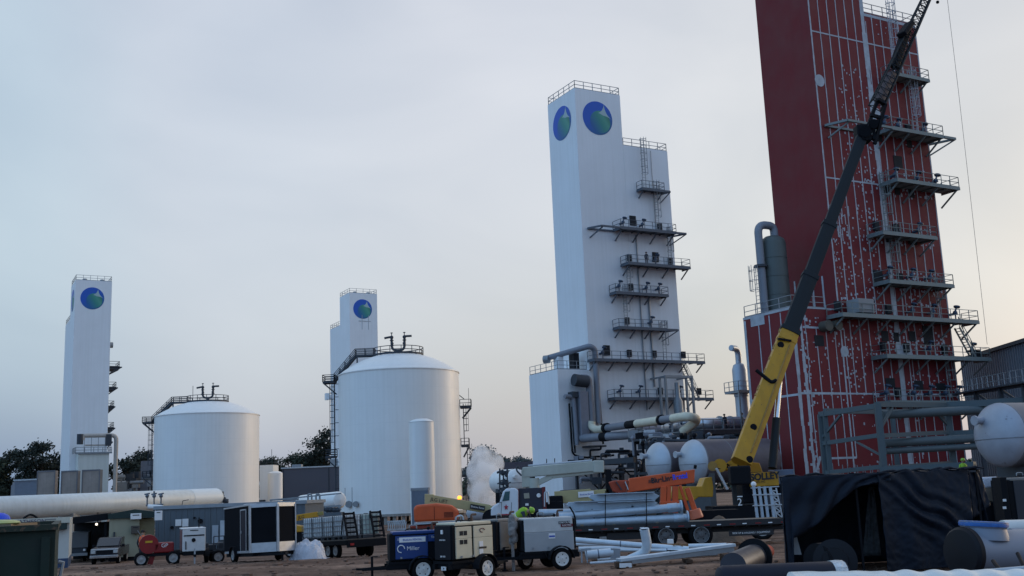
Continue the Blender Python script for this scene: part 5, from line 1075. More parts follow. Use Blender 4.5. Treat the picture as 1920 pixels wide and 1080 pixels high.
def tote_trailer():
    P0 = at(651, 1003, 52.5); rz = R(-55); fw = Vector((math.cos(rz), math.sin(rz), 0)); sd = Vector((-fw.y, fw.x, 0)); L, Wd = 5.6, 2.05
    c = Vector((P0.x, 52.5, 0)) - fw * (L / 2) + sd * (Wd / 2); g = gz(c.x, c.y)
    t = thing('flatbed_trailer', 'black flatbed trailer carrying caged totes, with two ladder ramps standing upright', 'trailer', (c.x, c.y, g), rz, tilt=-R(2)); h = L / 2; y = Wd / 2; zd = .9
    m = MB(); m.bb(-h, h, -y, y, zd - .06, zd); m.build('deck', pm('plank_deck', (.11, .09, .075), .85, var=.3), t)
    m = MB()
    for s in (-1, 1): m.bb(-h, h, s * (y - .03) - .05, s * (y - .03) + .05, zd - .26, zd - .062); m.bb(-h, h, s * .45 - .06, s * .45 + .06, zd - .3, zd - .062)
    for i in range(8): x = -h + .2 + i * (L - .4) / 7; m.bb(x - .04, x + .04, -y + .06, y - .06, zd - .2, zd - .07)
    m.bb(h - .05, h + .12, -y, y, zd - .4, zd - .05)
    for s in (-1, 1): m.beam((-h, s * .7, zd - .3), (-h - 1.6, 0, zd - .3), .1, .14)
    m.build('chassis', DTRIM, t)
    for s in (-1, 1):
        for x in (.5, 1.35): wheel(t, (x, s * (y - .16), .38), .38, .24, GRIM, out=s, lugs=False)
        m = MB(); m.bb(.0, 1.85, s * (y - .16) - .14, s * (y - .16) + .14, .8, .83); m.build('fender', DTRIM, t)
    for s in (-1, 1):                                          # ramps
        m = MB(); b0 = Vector((h + .02, s * .72, zd + .02)); tp = Vector((h - .38, s * .72, zd + 1.28))
        for d in (-.27, .27): m.beam(b0 + Vector((0, d, 0)), tp + Vector((0, d, 0)), .07, .1)
        for i in range(6): p = b0.lerp(tp, (i + .3) / 5.6); m.beam(p + Vector((0, -.27, 0)), p + Vector((0, .27, 0)), .06, .09)
        m.beam(tp + Vector((0, -.27, 0)), b0 + Vector((-.75, -.27, 0)), .05); m.build('loading_ramp', BLACK, t)
    m = MB(); m.bb(h + .12, h + .16, -y + .1, -y + .3, zd - .3, zd - .2); m.build('tail_lamp', pm('red_lamp', (.3, .01, .01), .3), t)
    Mx = MWX[t.name]; lab = ['milky tote at the near outer corner of the trailer load', 'milky tote second from the near end, outer row', 'milky tote third from the near end, outer row', 'milky tote at the hidden front end, outer row', 'greenish tote between the two ramps', 'milky tote behind the greenish one, inner row', 'milky tote third in the inner row', 'milky tote last in the inner row']
    k = 0
    for s in (-1, 1):
        for i in range(4):
            p = Mx @ Vector((h - 1.0 - i * 1.24, s * .52, zd + .01)); o = tote(p, rz, lab[k], mat=pm('green_tint_plastic', (.36, .46, .44), .35) if k == 4 else TOTE); o.rotation_euler = (0, -R(2), rz); k += 1
tote_trailer()
# ------------------------------------------------------------------ plastic covered heap
def cloth_heap():
    q = base(577, 1040, 50.5); t = thing('plastic_covered_heap', 'crumpled clear plastic sheet over a low heap between the two trailers', 'plastic sheet', q); N = 46; v = []; f = []
    for j in range(N):
        for i in range(N):
            x = (i / (N - 1) - .5) * 1.75; y = (j / (N - 1) - .5) * 1.5; r = math.hypot(x / .82, y / .7)
            z = .78 * max(0, 1 - r ** 3.2) ** .6 if r < 1 else 0; n = noise.noise(Vector((x * 3, y * 3, 2))) * .16 + abs(noise.noise(Vector((x * 7, y * 7, z * 4)))) * .1
            z = max(.0, z * (1 + n * 1.5) + n * .2); v.append((x + n * .15, y, z + .01))
    f = [(j * N + i, j * N + i + 1, (j + 1) * N + i + 1, (j + 1) * N + i) for j in range(N - 1) for i in range(N - 1)]
    m = MB(); m.v = [Vector(p) for p in v]; m.f = f; m.m = [0] * len(f); o = m.build('plastic_sheet', pm('wrinkled_plastic', (.50, .52, .58), .25, var=.2, scale=3, bump=.9, bscale=9), t, smooth=False)
    sd_ = o.modifiers.new('s', 'SOLIDIFY'); sd_.thickness = .01
    m = MB()
    for a in range(9): an = a * .7; m.tube([(.6 * math.cos(an), .5 * math.sin(an), .3), (.9 * math.cos(an + .2), .75 * math.sin(an + .2), .02)], [.05, .015], 5)
    m.build('loose_folds', pm('wrinkled_plastic', (.50, .52, .58)), t)
cloth_heap()
# ------------------------------------------------------------------ people
SKIN = pm('skin', (.32, .19, .13), .6, var=.05)
def person(label, loc, rz, J, shirt, pants, hat=None, vest=None, sc=1.0):
    """J: joint positions in metres; the body is one skinned surface"""
    t = thing('person', label, 'person', loc, rz); me = bpy.data.meshes.new('body'); names = list(J); idx = {n: i for i, n in enumerate(names)}
    E = [('pelvis', 'belly'), ('belly', 'chest'), ('chest', 'neck'), ('neck', 'head'), ('head', 'crown')]
    for s in 'LR': E += [('pelvis', 'hip' + s), ('hip' + s, 'knee' + s), ('knee' + s, 'ankle' + s), ('ankle' + s, 'toe' + s), ('chest', 'sh' + s), ('sh' + s, 'elbow' + s), ('elbow' + s, 'wrist' + s), ('wrist' + s, 'palm' + s)]
    me.from_pydata([Vector(J[n]) * sc for n in names], [(idx[a], idx[b]) for a, b in E], []); o = bpy.data.objects.new('body', me); COL.objects.link(o); o.parent = t; MWX[o.name] = MWX[t.name]
    rad = dict(pelvis=.15, belly=.135, chest=.16, neck=.06, head=.095, crown=.085, hip=.1, knee=.065, ankle=.045, toe=.04, sh=.075, elbow=.05, wrist=.035, palm=.035)
    sk = o.modifiers.new('skin', 'SKIN'); lay = me.skin_vertices[0]
    for n, i in idx.items(): r = rad[n.rstrip('LR')] * sc; lay.data[i].radius = (r, r * (.8 if n in ('pelvis', 'belly', 'chest') else 1)); lay.data[i].use_root = n == 'pelvis'
    o.modifiers.new('sub', 'SUBSURF').levels = 1; o.modifiers['sub'].render_levels = 1
    dg = bpy.context.evaluated_depsgraph_get(); m2 = bpy.data.meshes.new_from_object(o.evaluated_get(dg)); o.modifiers.clear(); o.data = m2; m2.materials.clear()
    for mm in (pants, shirt, SKIN, BLACK): m2.materials.append(mm)
    zn, zp = Vector(J['neck']), Vector(J['pelvis'])
    segs = [(Vector(J[a]) * sc, Vector(J[b]) * sc, a, b) for a, b in E]
    for p in m2.polygons:
        c = Vector(p.center); best = min(segs, key=lambda s: (c - (s[0] + (s[1] - s[0]) * max(0, min(1, (c - s[0]).dot(s[1] - s[0]) / max(1e-6, (s[1] - s[0]).length_squared))))).length); a, b = best[2], best[3]
        p.material_index = 2 if (a in ('neck', 'head') or b.startswith('palm')) else 3 if a.startswith('ankle') else 0 if (a.startswith(('hip', 'knee')) or b.startswith('hip')) else 1; p.use_smooth = True
    hd, cr_ = Vector(J['head']) * sc, Vector(J['crown']) * sc; up = (cr_ - hd).normalized(); fwd = Vector((0, -1, 0)); fwd = (fwd - up * fwd.dot(up)).normalized(); sdv = up.cross(fwd)
    m = MB(); c = hd + up * .03
    m.sphere(c + fwd * .1, .018, 6); m.build('nose', SKIN, t, smooth=True)
    for s in (-1, 1):
        m = MB(); m.sphere(c + fwd * .088 + sdv * .035 * s + up * .02, .012, 6); m.build('eye', BLACK, t); m = MB(); m.sphere(c + sdv * .1 * s, .025, 6, (.5, 1, 1.2)); m.build('ear', SKIN, t, smooth=True)
    m = MB(); m.box(c + fwd * .093 - up * .045, (.05, .01, .012)); m.build('mouth', pm('lips', (.2, .07, .06)), t)
    m = MB(); m.lathe([(.118, .0), (.12, .03), (.105, .09), (.06, .125), (.01, .135)], cr_ - up * .02, up, 16)
    if hat: m.lathe([(.15, -.005), (.15, .008), (.115, .012)], cr_ - up * .015, up, 16); m.build('hard_hat', hat, t, smooth=True)
    else: m.build('hair', pm('dark_hair', (.02, .015, .012), .8), t, smooth=True)
    for s in 'LR':                                         # gloved hands: palm, four fingers, thumb
        w_, p_ = Vector(J['wrist' + s]) * sc, Vector(J['palm' + s]) * sc; d = (p_ - w_).normalized(); x = d.orthogonal().normalized(); y = d.cross(x); m = MB(); m.box(p_ + d * .02, (.03, .03, .03)); m = MB()
        m.sphere(p_ + d * .015, .045, 8, (1, 1, 1))
        for k, ln_ in enumerate((.07, .08, .075, .06)):
            b0 = p_ + d * .045 + x * ((k - 1.5) * .021); m.tube([b0, b0 + d * ln_ * .55, b0 + d * ln_ * .85 + y * ln_ * .45], [.011, .010, .008], 6)
        b0 = p_ + x * .04; m.tube([b0, b0 + x * .03 + d * .03, b0 + x * .035 + d * .06], [.012, .011, .009], 6); m.build('glove', pm('leather_glove', (.2, .13, .07), .8), t, smooth=True)
    if vest:
        m = MB(); ch, be = Vector(J['chest']) * sc, Vector(J['pelvis']) * sc; ax = ch - be; nk = Vector(J['neck']) * sc
        L_ = ax.length; m.lathe([(.185, .04), (.19, L_ * .5), (.2, L_), (.17, L_ + .12), (.09, L_ + .2)], be, ax, 18); o = m.build('safety_vest', vest, t, smooth=True)
        m = MB(); m.lathe([(.196, L_ * .3), (.199, L_ * .3 + .05)], be, ax, 18); m.build('reflective_band', pm('reflective_tape', (.6, .6, .55), .4), o)
    return t
def stand(lean=0, arms=.25, reach=0):
    J = dict(pelvis=(0, 0, .95), belly=(0, -lean * .3, 1.12), chest=(0, -lean * .8, 1.33), neck=(0, -lean, 1.5), head=(0, -lean - .02, 1.6), crown=(0, -lean - .03, 1.71))
    for s, k in (('L', -1), ('R', 1)):
        J['hip' + s] = (k * .1, 0, .88); J['knee' + s] = (k * .12, -.03, .48); J['ankle' + s] = (k * .13, .03, .08); J['toe' + s] = (k * .14, -.13, .04)
        J['sh' + s] = (k * .19, -lean * .9, 1.42); J['elbow' + s] = (k * arms, -lean - reach * .4, 1.15); J['wrist' + s] = (k * arms * .9, -lean - .08 - reach, .93 + reach * .4); J['palm' + s] = (k * arms * .88, -lean - .11 - reach, .86 + reach * .4)
    return J
def bent():
    J = stand(); J.update(belly=(0, -.1, 1.08), chest=(0, -.36, 1.2), neck=(0, -.55, 1.22), head=(0, -.65, 1.24), crown=(0, -.76, 1.27))
    for s, k in (('L', -1), ('R', 1)): J['sh' + s] = (k * .18, -.45, 1.2); J['elbow' + s] = (k * .24, -.55, .95); J['wrist' + s] = (k * .18, -.72, .78); J['palm' + s] = (k * .17, -.77, .72)
    return J
HIVIS = pm('lime_vest', (.25, .44, .03), .7, var=.1); ORV = pm('orange_vest', (.75, .11, .015), .7, var=.1); DKC = pm('dark_work_clothes', (.03, .035, .05), .9, var=.2); KHK = pm('khaki_shirt', (.16, .15, .11), .9, var=.2); WHT = pm('hard_hat_white', (.6, .6, .58), .4); LIM = pm('lime_hat', (.22, .42, .04), .4)
q = base(267, 1040, 57); person('person in orange safety vest and dark trousers standing beside the red chipper', q, R(170), stand(arms=.3), DKC, DKC, None, ORV)
q = at(992, 956, 44); person('person bent forward in lime safety vest and lime hard hat behind the light grey welder', (q.x - .55, 44, q.z - 1.28), R(60), bent(), DKC, DKC, LIM, HIVIS, 1.0)
m = MB(); m.bb(q.x - 1.6, q.x + 1.2, 43.5, 45.2, 0, q.z - 1.28); wp = single(m, 'work_platform', DKST, 'low dark work platform under the bent person, hidden behind the welders', 'platform', bevel=.02)
q = at(1803, 858, 64); person('person with lime hard hat and vest low behind the tarpaulin shelter near the big vessel', (q.x, 64, q.z - 1.85), R(10), stand(.06), HIVIS, DKC, LIM, HIVIS)
m = MB(); m.bb(q.x - 1, q.x + 1, 63.4, 64.8, gz(q.x, 64), q.z - 1.85); single(m, 'equipment_crate', DKST, 'dark crate carrying the lime vested person near the big vessel', 'crate', bevel=.03)
zD = ZD - 1.5
p = gp(RC, 5.6, .7); person('standing person in khaki shirt working on the pipe bridge deck', (p.x, p.y, zD), R(80), stand(.05, .3, .25), KHK, DKC, LETK)
p = gp(RC, 3.3, .6); person('person seen from behind with dark hat further along the pipe bridge', (p.x, p.y, zD - .0), R(200), stand(.1), DKC, DKC, BLACK, sc=.93)
p = gp(P3, 9.1, -1.0); person('person in dark clothes on the upper ledge of the white tower', (p.x, p.y, 30.8), R(150), stand(.0), DKC, DKC, LETK)
# ------------------------------------------------------------------ left side huts and machines
DGRN = pm('dark_green_trim', (.012, .03, .028), .6, var=.15)
def matheson():
    D = 60; P0 = at(131, 971, D); A_ = R(21); F = plane_at((P0.x, D, 0), A_); g = gz(P0.x, D); W_ = 9; H = P0.z - g
    t = thing('site_office', 'white site office with name lettering on its roof board and blue skirting', 'office', (P0.x, D, g), A_)
    m = MB(); m.bb(-W_, 0, 0, 6, .55, H); m.build('wall', pm('office_white', (.50, .52, .50), .6, var=.04), t)
    m = MB(); m.bb(-W_ + .02, -.02, -.03, -.003, .0, .55); m.bb(-W_, -.02, 0, 6, 0, .549); m.build('skirting', pm('skirt_blue', (.03, .06, .13), .6), t)
    m = MB(); m.bb(-W_, -.12, -.35, -.003, H - .6, H - .28); m.build('awning', DGRN, t)
    m = MB(); m.bb(-W_, .03, -.25, -.003, H - .25, H + .06); m.build('roof_board', pm('office_board', (.50, .50, .42), .6), t)
    x = F(57, 977)[0]; text('MATHESON', .27, pm('purple_lettering', (.06, .04, .12)), t, (x, -.262, H - .1), (1, 0, 0), (0, 0, 1), sx=1.1)
    m = MB(); m.tube([(x - .35 + .7 * i / 8, -.15, H + .06 + .2 * math.sin(math.pi * i / 8)) for i in range(9)], .06, 6); m.build('roof_arch', BLACK, t)
    x = F(95, 973)[0]; m = MB(); m.bb(x - .28, x + .28, -.27, -.252, H - .06, H + .0); m.build('name_strip', pm('grey_strip', (.2, .2, .2)), t)
matheson()
def dumpster():
    t = thing('dumpster', 'large dark green steel dumpster cut off at the picture corner', 'dumpster', (-12.32, 20.72, 0), R(22.5)); G_ = pm('dumpster_green', (.007, .020, .016), .75, var=.2, scale=2, col2=(.03, .025, .02), thr=.68)
    x0, x1, y0, y1 = -4, 3.22, -3.2, 2.8; H = 2.25
    m = MB(); w = .08
    m.bb(x0, x1, y0, y0 + w, .15, H); m.bb(x0, x1, y1 - w, y1, .15, H); m.bb(x0, x0 + w, y0 + w, y1 - w, .15, H); m.bb(x1 - w, x1, y0 + w, y1 - w, .15, H); m.bb(x0 + w, x1 - w, y0 + w, y1 - w, .15, .25); m.build('container', G_, t)
    for i in range(9):
        x = x0 + .15 + i * (x1 - x0 - .3) / 8; m = MB(); m.bb(x - .07, x + .07, y0 - .09, y0 - .002, .15, H - .12); m.build('rib', G_, t)
    m = MB(); m.bb(x0, x1 + .04, y0 - .1, y0 + w, H + .002, H + .1); m.bb(x0, x1 + .04, y1 - w, y1 + .08, H + .002, H + .1); m.bb(x1 - w, x1 + .04, y0 + w, y1 - w, H + .002, H + .1); m.build('top_rail', pm('worn_rail_green', (.018, .028, .02), .75, col2=(.09, .06, .04), scale=4), t)
    m = MB(); m.tube([(x1 + .06, y0 + .1, 1.7), (x1 + .14, y0 + .1, 1.68), (x1 + .1, y0 + .1, 1.45)], .035, 6); m.build('latch', STEEL, t)
    b = thing('rubbish_bags', 'bright blue and yellow plastic bags poking over the dumpster rim', 'rubbish', (-10.6, 20.8, .3)); p = at(-6, 974, 20.6); m = MB(); m.sphere(p, .24, 12, (1, 1, .55)); m.build('blue_bag', pm('bag_blue', (.01, .06, .55), .4, bump=.5, bscale=9), b, world=True, smooth=True)
    p = at(0, 981, 20.3); m = MB(); m.sphere(p, .22, 12, (1.8, 1, .3)); m.build('yellow_bag', pm('bag_yellow', (.42, .43, .16), .4), b, world=True, smooth=True)
    m = MB(); m.bb(p.x - .5, p.x + .3, 20.1, 21.2, .3, p.z - .02); m.build('rubbish_heap', pm('scrap_wood', (.2, .15, .1), .9), b, world=True)
dumpster()
def huts():
    D = 84; P0 = at(262, 957, D); A_ = R(19); F = plane_at((P0.x, D, 0), A_); g = gz(P0.x, D); fz = lambda u, v: F(u, v)[1] - g
    x0 = F(205, 980)[0]; H = fz(262, 968)
    t = thing('cabin', 'beige site cabin with dark green gable fascia and two wall air conditioners', 'cabin', (P0.x, D, g), A_)
    BG = pm('beige_cabin', (.30, .29, .21), .7, var=.06, scale=1, streak=.08); m = MB(); m.bb(x0, 0, 0, 7, .3, H); m.build('wall', BG, t)
    m = MB(); m.bb(x0, 0, .1, 6.9, 0, .3); m.build('underskirt', BLACK, t)
    xe = F(290, 959)[0]; pk = F(252, 955)
    m = MB(); m.prism([(x0 - .1, -.2, H - .1), (xe, -.2, fz(290, 970)), (xe, -.2, fz(290, 959)), (pk[0], -.2, pk[1] - g), (x0 - .1, -.2, fz(205, 964))], (0, 7.4, 0)); m.build('roof', DGRN, t)
    for u0, u1, v0, v1, mt, nm in ((245, 265, 963, 973, LETW, 'air_conditioner'), (246, 262, 986, 1000, pm('grille_brown', (.07, .06, .05)), 'wall_grille'), (290, 304, 958, 975, LETW, 'air_conditioner')):
        p, q_ = F(u0, v0), F(u1, v1); m = MB(); m.bb(p[0], q_[0], -.45, -.21 if v0 < 980 else -.003, q_[1] - g, p[1] - g); c = m.build(nm, mt, t, bevel=.02)
        m = MB(); m.bb(p[0] + .15, q_[0] - .15, -.47, -.453, p[1] - g - .16, p[1] - g - .1); m.build('slot', DARKO, c)
    m = MB(); m.bb(0.001, F(290, 980)[0], .5, 6, .1, H - .2); m.build('side_wall', pm('olive_side', (.16, .15, .09), .7), t)
    xm = F(213, 990)[0]; m = MB(); m.bb(xm, xm + .12, -.1, -.004, 1.2, 2.2); m.build('meter_box', DKST, t)
    # open dark shelter with a box truck inside
    Q0 = at(205, 962, D); G = plane_at((Q0.x, D, 0), A_); x1 = G(128, 985)[0]; hl_, hr = G(128, 971)[1] - g, G(205, 962)[1] - g
    t = thing('open_shelter', 'dark open fronted shelter between the white office and beige cabin', 'shelter', (Q0.x, D, g), A_)
    m = MB(); m.prism([(x1, -.3, hl_ - .5), (-.1, -.3, hr - .5), (-.1, -.3, hr), (x1, -.3, hl_)], (0, 8, 0)); m.build('roof', BLACK, t)
    m = MB(); m.bb(x1, -.1, 7.2, 7.4, 0, hl_ - .5); m.bb(-1.2, -.15, 3, 7.19, 0, hl_ - .5); m.build('back_wall', pm('shelter_dark', (.02, .02, .022), .8), t)
    for x in (x1 + .1, -.25): m = MB(); m.bb(x - .08, x + .08, -.1, .1, 0, hl_ - .5); m.build('post', BLACK, t)
    m = MB(); p = at(181, 983, D + .5); m.sphere(p, .1, 10); em = bpy.data.materials.new('lit_lamp'); em.use_nodes = True; bs = em.node_tree.nodes['Principled BSDF']; bs.inputs['Emission Color'].default_value = (1, .9, .75, 1); bs.inputs['Emission Strength'].default_value = 2
    lm_ = thing('bulkhead_lamp', 'small bright lamp glowing in the dark shelter', 'lamp', (p.x, p.y, p.z)); m.build('bulb', em, lm_, world=True, smooth=True); m = MB(); m.box(p + Vector((0, .15, 0)), (.2, .15, .25)); m.build('housing', BLACK, lm_, world=True); m = MB(); m.tube([p + Vector((0, .2, 0)), p + Vector((0, .2, .9))], .03); m.build('conduit', BLACK, lm_, world=True)
    B0 = at(156, 1000, D + .5); v = thing('box_truck', 'grey box truck backed into the dark open shelter', 'truck', (B0.x - 1.2, D + 2.2, g), A_); x0, x1 = -.95, .95
    m = MB(); m.bb(x0, x1, -2, 3, 1.1, 2.25); m.build('cargo_box', pm('box_grey', (.10, .11, .12), .6, var=.15), v, bevel=.03); m = MB(); m.bb(x0 + .1, x1 - .1, -1.9, 4, .55, 1.09); m.build('chassis', DKST, v)
    m = MB(); m.bb(x0, x1, -2.3, -2.1, .5, .7); m.build('rear_bumper', STEEL, v)
    for x in (x0 + .25, x1 - .25): wheel(v, (x, -1.2, .45), .45, .25, GRIM, ax=(1, 0, 0), lugs=False); m = MB(); m.bb(x - .08, x + .08, -2.06, -2.002, .85, 1.0); m.build('tail_lamp', LETW, v)
huts()
gb = slab_house('corrugated_building', 'long blue grey corrugated building behind the enclosed trailer', 'building', 292, 572, 950, 1030, 95, 9, SHED, pm('shed_trim', (.25, .28, .31), .5), ribs=.5, over=.15)
for u0, u1, v0, v1, mt, nm in ((329, 340, 974, 986, LETW, 'window'), (342, 353, 973, 987, LETW, 'window'), (398, 409, 985, 1018, pm('pale_door', (.35, .4, .45), .5), 'door'), (413, 426, 976, 1012, pm('pale_panel', (.45, .5, .55), .5), 'notice_board')):
    p, q_ = at(u0, v0, 94.9), at(u1, v1, 94.9); m = MB(); m.bb(p.x - gb.location.x, q_.x - gb.location.x, -.12, -.045, max(0, q_.z - gb.location.z), p.z - gb.location.z); m.build(nm, mt, gb)
for u_, v_, r_ in ((375, 977, .22), (322, 989, .14), (364, 971, .1)): p = at(u_, v_, 94.8); m = MB(); m.cyl((p.x - gb.location.x, -.2, p.z - gb.location.z), (p.x - gb.location.x, -.05, p.z - gb.location.z), r_, n=6); m.build('wall_fan', BLACK, gb)
def pickup():
    q = base(207, 1030, 80); t = thing('pickup_truck', 'dark pickup truck with pale hood edge parked facing the yard before the beige cabin', 'pickup', q, R(-78)); P = pm('dark_car_paint', (.02, .02, .028), .3, var=.1, coat=.3)
    m = MB(); m.prism([(-2.7, -.95, .55), (2.55, -.95, .5), (2.65, -.95, .8), (2.5, -.95, 1.12), (1.05, -.95, 1.2), (-2.7, -.95, 1.2)], (0, 1.9, 0)); m.build('body', P, t, bevel=.05)
    m = MB(); m.prism([(1.05, -.82, 1.2), (.35, -.75, 1.82), (-.9, -.75, 1.84), (-1.3, -.82, 1.2)], (0, 1.6, 0)); m.build('cab', P, t, bevel=.05)
    m = MB(); m.prism([(1.07, -.74, 1.25), (.44, -.68, 1.78), (.46, -.68, 1.8), (1.1, -.74, 1.27)], (0, 1.44, 0)); m.build('windshield', GLASS, t)
    for s in (-1, 1): m = MB(); m.prism([(.85, s * .81, 1.25), (.3, s * .79, 1.74), (-.8, s * .79, 1.76), (-1.1, s * .81, 1.25)], (0, s * .02, 0)); m.build('side_window', GLASS, t)
    m = MB(); m.bb(2.52, 2.6, -.9, .9, 1.03, 1.13); m.build('hood_edge', pm('pale_hood', (.5, .5, .5), .4), t)
    m = MB(); m.bb(2.6, 2.66, -.55, .55, .75, 1.02); m.build('grille', BLACK, t)
    for s in (-1, 1): m = MB(); m.bb(2.58, 2.66, s * .75 - .15, s * .75 + .15, .8, 1.0); m.build('headlight', pm('lamp_lens', (.4, .42, .42), .15), t, bevel=.02); m = MB(); m.box((.9, s * 1.02, 1.25), (.1, .2, .2)); m.build('mirror', BLACK, t, bevel=.02)
    m = MB(); m.bb(2.62, 2.78, -.95, .95, .48, .68); m.build('bumper', pm('chrome_bumper', (.4, .4, .4), .3, .7), t, bevel=.03)
    for x in (-1.75, 1.75):
        for s in (-1, 1): wheel(t, (x, s * .82, .4), .4, .26, GRIM, out=s, lugs=False)
pickup()
RED = pm('chipper_red', (.22, .010, .012), .5, var=.2, col2=(.08, .02, .015), thr=.64)
def chipper():
    q = base(296, 1044, 55); t = thing('wood_chipper', 'red towable chipper with big round housing and small yellow label', 'machine', q, R(20))
    m = MB(); m.cyl((-.45, -.35, 1.05), (-.45, .35, 1.05), .46, n=30); m.build('disc_housing', RED, t, smooth=True); m = MB(); m.bb(-.62, -.28, -.37, -.353, 1.12, 1.22); m.build('label', pm('yellow_label', (.5, .3, .02)), t)
    m = MB(); m.bb(-.2, .75, -.35, .35, .6, 1.1); m.build('engine_cover', RED, t, bevel=.06); text('GP', .26, LETW, t, (.3, -.36, .95), (1, 0, 0), (0, 0, 1))
    m = MB(); m.prism([(-.35, -.2, .6), (-.1, -.2, .6), (-.25, -.2, .05), (-.5, -.2, .05)], (0, .4, 0)); m.build('discharge_chute', RED, t)
    m = MB(); m.bb(-.9, .9, -.3, .3, .45, .58); m.build('chassis', BLACK, t)
    for x in (-.8, .72): wheel(t, (x, -.45, .33), .33, .2, GRIM, lugs=False, out=-1); wheel(t, (x, .45, .33), .33, .2, GRIM, lugs=False)
    m = MB(); m.beam((.9, 0, .5), (1.7, 0, .45), .1); m.build('tongue', BLACK, t)
    m = MB(); m.beam((-.7, 0, 1.3), (-1.0, 0, 1.75), .03); m.build('antenna_rod', STEEL, t)
chipper()
def lightplant():
    q = base(360, 1046, 56); t = thing('mobile_generator', 'white fronted mobile generator with maroon side beside the enclosed trailer', 'generator', q, R(-68))
    m = MB(); m.bb(-.9, .88, -.55, .55, .65, 1.72); m.build('cabinet', pm('maroon_side', (.10, .03, .04), .6), t, bevel=.04)
    m = MB(); m.bb(.882, .95, -.56, .56, .65, 1.75); p = m.build('front_panel', pm('gen_white', (.62, .63, .63), .5), t, bevel=.03); m = MB(); m.bb(-.92, .96, -.57, .57, 1.75, 1.8); m.build('roof', LETW, t)
    for a in ((-.2, .2, 1.66, 1.7), (-.5, .5, 1.4, 1.46)): m = MB(); m.bb(.952, .97, *a); m.build('slot', DARKO, p)
    m = MB(); m.cyl((.952, -.02, 1.2), (.98, -.02, 1.2), .1, n=14); m.build('gauge', BLACK, p); m = MB(); m.bb(.952, .98, -.42, -.37, .75, 1.15); m.build('handle', BLACK, p)
    m = MB(); m.bb(-1, 1, -.5, .5, .45, .648); m.beam((.9, 0, .5), (1.7, 0, .45), .1); m.build('chassis', BLACK, t); m = MB(); m.beam((1.4, 0, .8), (1.4, 0, .02), .07); m.build('jack', LTST, t); m = MB(); m.tube([(.2, .3, 1.8), (.2, .3, 2.3)], .03); m.build('exhaust_pipe', BLACK, t)
    for s in (-1, 1): wheel(t, (-.1, s * .72, .34), .34, .2, GRIM, out=s, lugs=False); f = fender(t, -.1, s * .72, .42, .24, BLACK); f.v = [p_ + Vector((0, 0, .33)) for p_ in f.v]; f.build('fender', BLACK, t)
lightplant()
def utility():
    q = base(404, 1040, 58); t = thing('utility_trailer', 'low black utility trailer with dark gear and a railing beside the enclosed trailer', 'trailer', q, R(25)); m = MB(); m.bb(-1.0, .9, -.7, .7, .5, .62); m.build('deck', BLACK, t)
    m = MB(); railing(m, [(-.2, -.65, .62), (.85, -.65, .62), (.85, .65, .62)], h=.75, step=.5, w=.05); m.build('railing', DKST, t)
    for i, (x, y, s) in enumerate(((-.7, 0, .3), (-.2, .2, .22), (.4, -.1, .3))): m = MB(); m.bb(x - s, x + s, y - s, y + s, .622, .65 + s * 1.3); m.build('toolbox', DKST, t, bevel=.04)
    for s in (-1, 1): wheel(t, (0, s * .82, .33), .33, .2, GRIM, out=s, lugs=False)
utility()
# ------------------------------------------------------------------ lifts, trucks, crane, flatbed and its load
def bmb(pts, wy, y0=0):                 # side profile in x-z, thickness along y
    m = MB(); m.prism([(x, y0, z) for x, z in pts], (0, wy, 0)); return m
def loc2(t, u, v, D): return MWX[t.name].inverted() @ at(u, v, D)
def beamy(t, a, b, w, h, mat, name, bev=.03, world=True): m = MB(); m.beam(a, b, w, h); return m.build(name, mat, t, world=world, bevel=bev)
# orange and tan boom lift
D = 60; q = base(820, 1000, D); t = thing('boom_lift', 'orange bodied boom lift with tan boom stretched towards the white truck', 'boom lift', q)
a, b = at(779, 946, D), at(861, 975, D); x0, x1, z0, z1 = a.x, b.x, b.z, a.z
m = MB(); m.prism([(x0, D - 1.0, z0), (x1, D - 1.0, z0 + .02), (x1 + .02, D - 1.0, z0 + .5), (x1 - .35, D - 1.0, z1 - .1), (x0 + 1.2, D - 1.0, z1 + .03), (x0 + .12, D - 1.0, z1 - .02), (x0 - .03, D - 1.0, z1 - .2)], (0, 1.0, 0)); m.build('engine_cowl', ORG, t, world=True, bevel=.12)
for k in range(5): m = MB(); m.bb(x1 - .75, x1 - .25, D - 1.02, D - .998, z0 + .2 + k * .06, z0 + .225 + k * .06); m.build('vent_slot', BLACK, t, world=True)
m = MB(); m.bb(x0 + 1.1, x0 + 1.12, D - 1.012, D - .995, z0 + .1, z1 - .15); m.build('panel_gap', BLACK, t, world=True)
m = MB(); m.prism([(x0, D - 1.06, z0 - .12), (x1 + .1, D - 1.06, z0 - .1), (x1 + .1, D - 1.06, z0 - .02), (x0, D - 1.06, z0 - .03)], (0, 2, 0)); m.build('cowl_sill', LTST, t, world=True)
m = MB(); m.prism([(x0 - .3, D - .9, z0 - .2), (x0 + 1.6, D - .9, z0 - .13), (x1, D - .9, z0 - .13), (x1 - .2, D - .9, z0 - .75), (x0 + .3, D - .9, z0 - .8)], (0, 1.6, 0)); m.build('turntable', pm('red_orange_frame', (.30, .035, .015), .5, var=.15), t, world=True, bevel=.04)
m = MB(); m.bb(x0 - .1, x1 + .2, D - 1, D + 1, q.z + .45, z0 - .8); m.build('chassis', DTRIM, t, world=True)
for x in (x0 + .2, x1 - .2):
    for s in (-1, 1): wheel(t, (x - q.x, s * 1.15, .5), .5, .35, GRIM, out=s, lugs=False)
bt = thing
m = MB(); p0 = at(796, 926, D + .3); m.prism([at(796, 926, D + .3), at(813, 927, D + .3), at(813, 950, D + .3), at(796, 950, D + .3)], (0, .5, 0)); m.build('boom_root', TAN, t, world=True, bevel=.03)
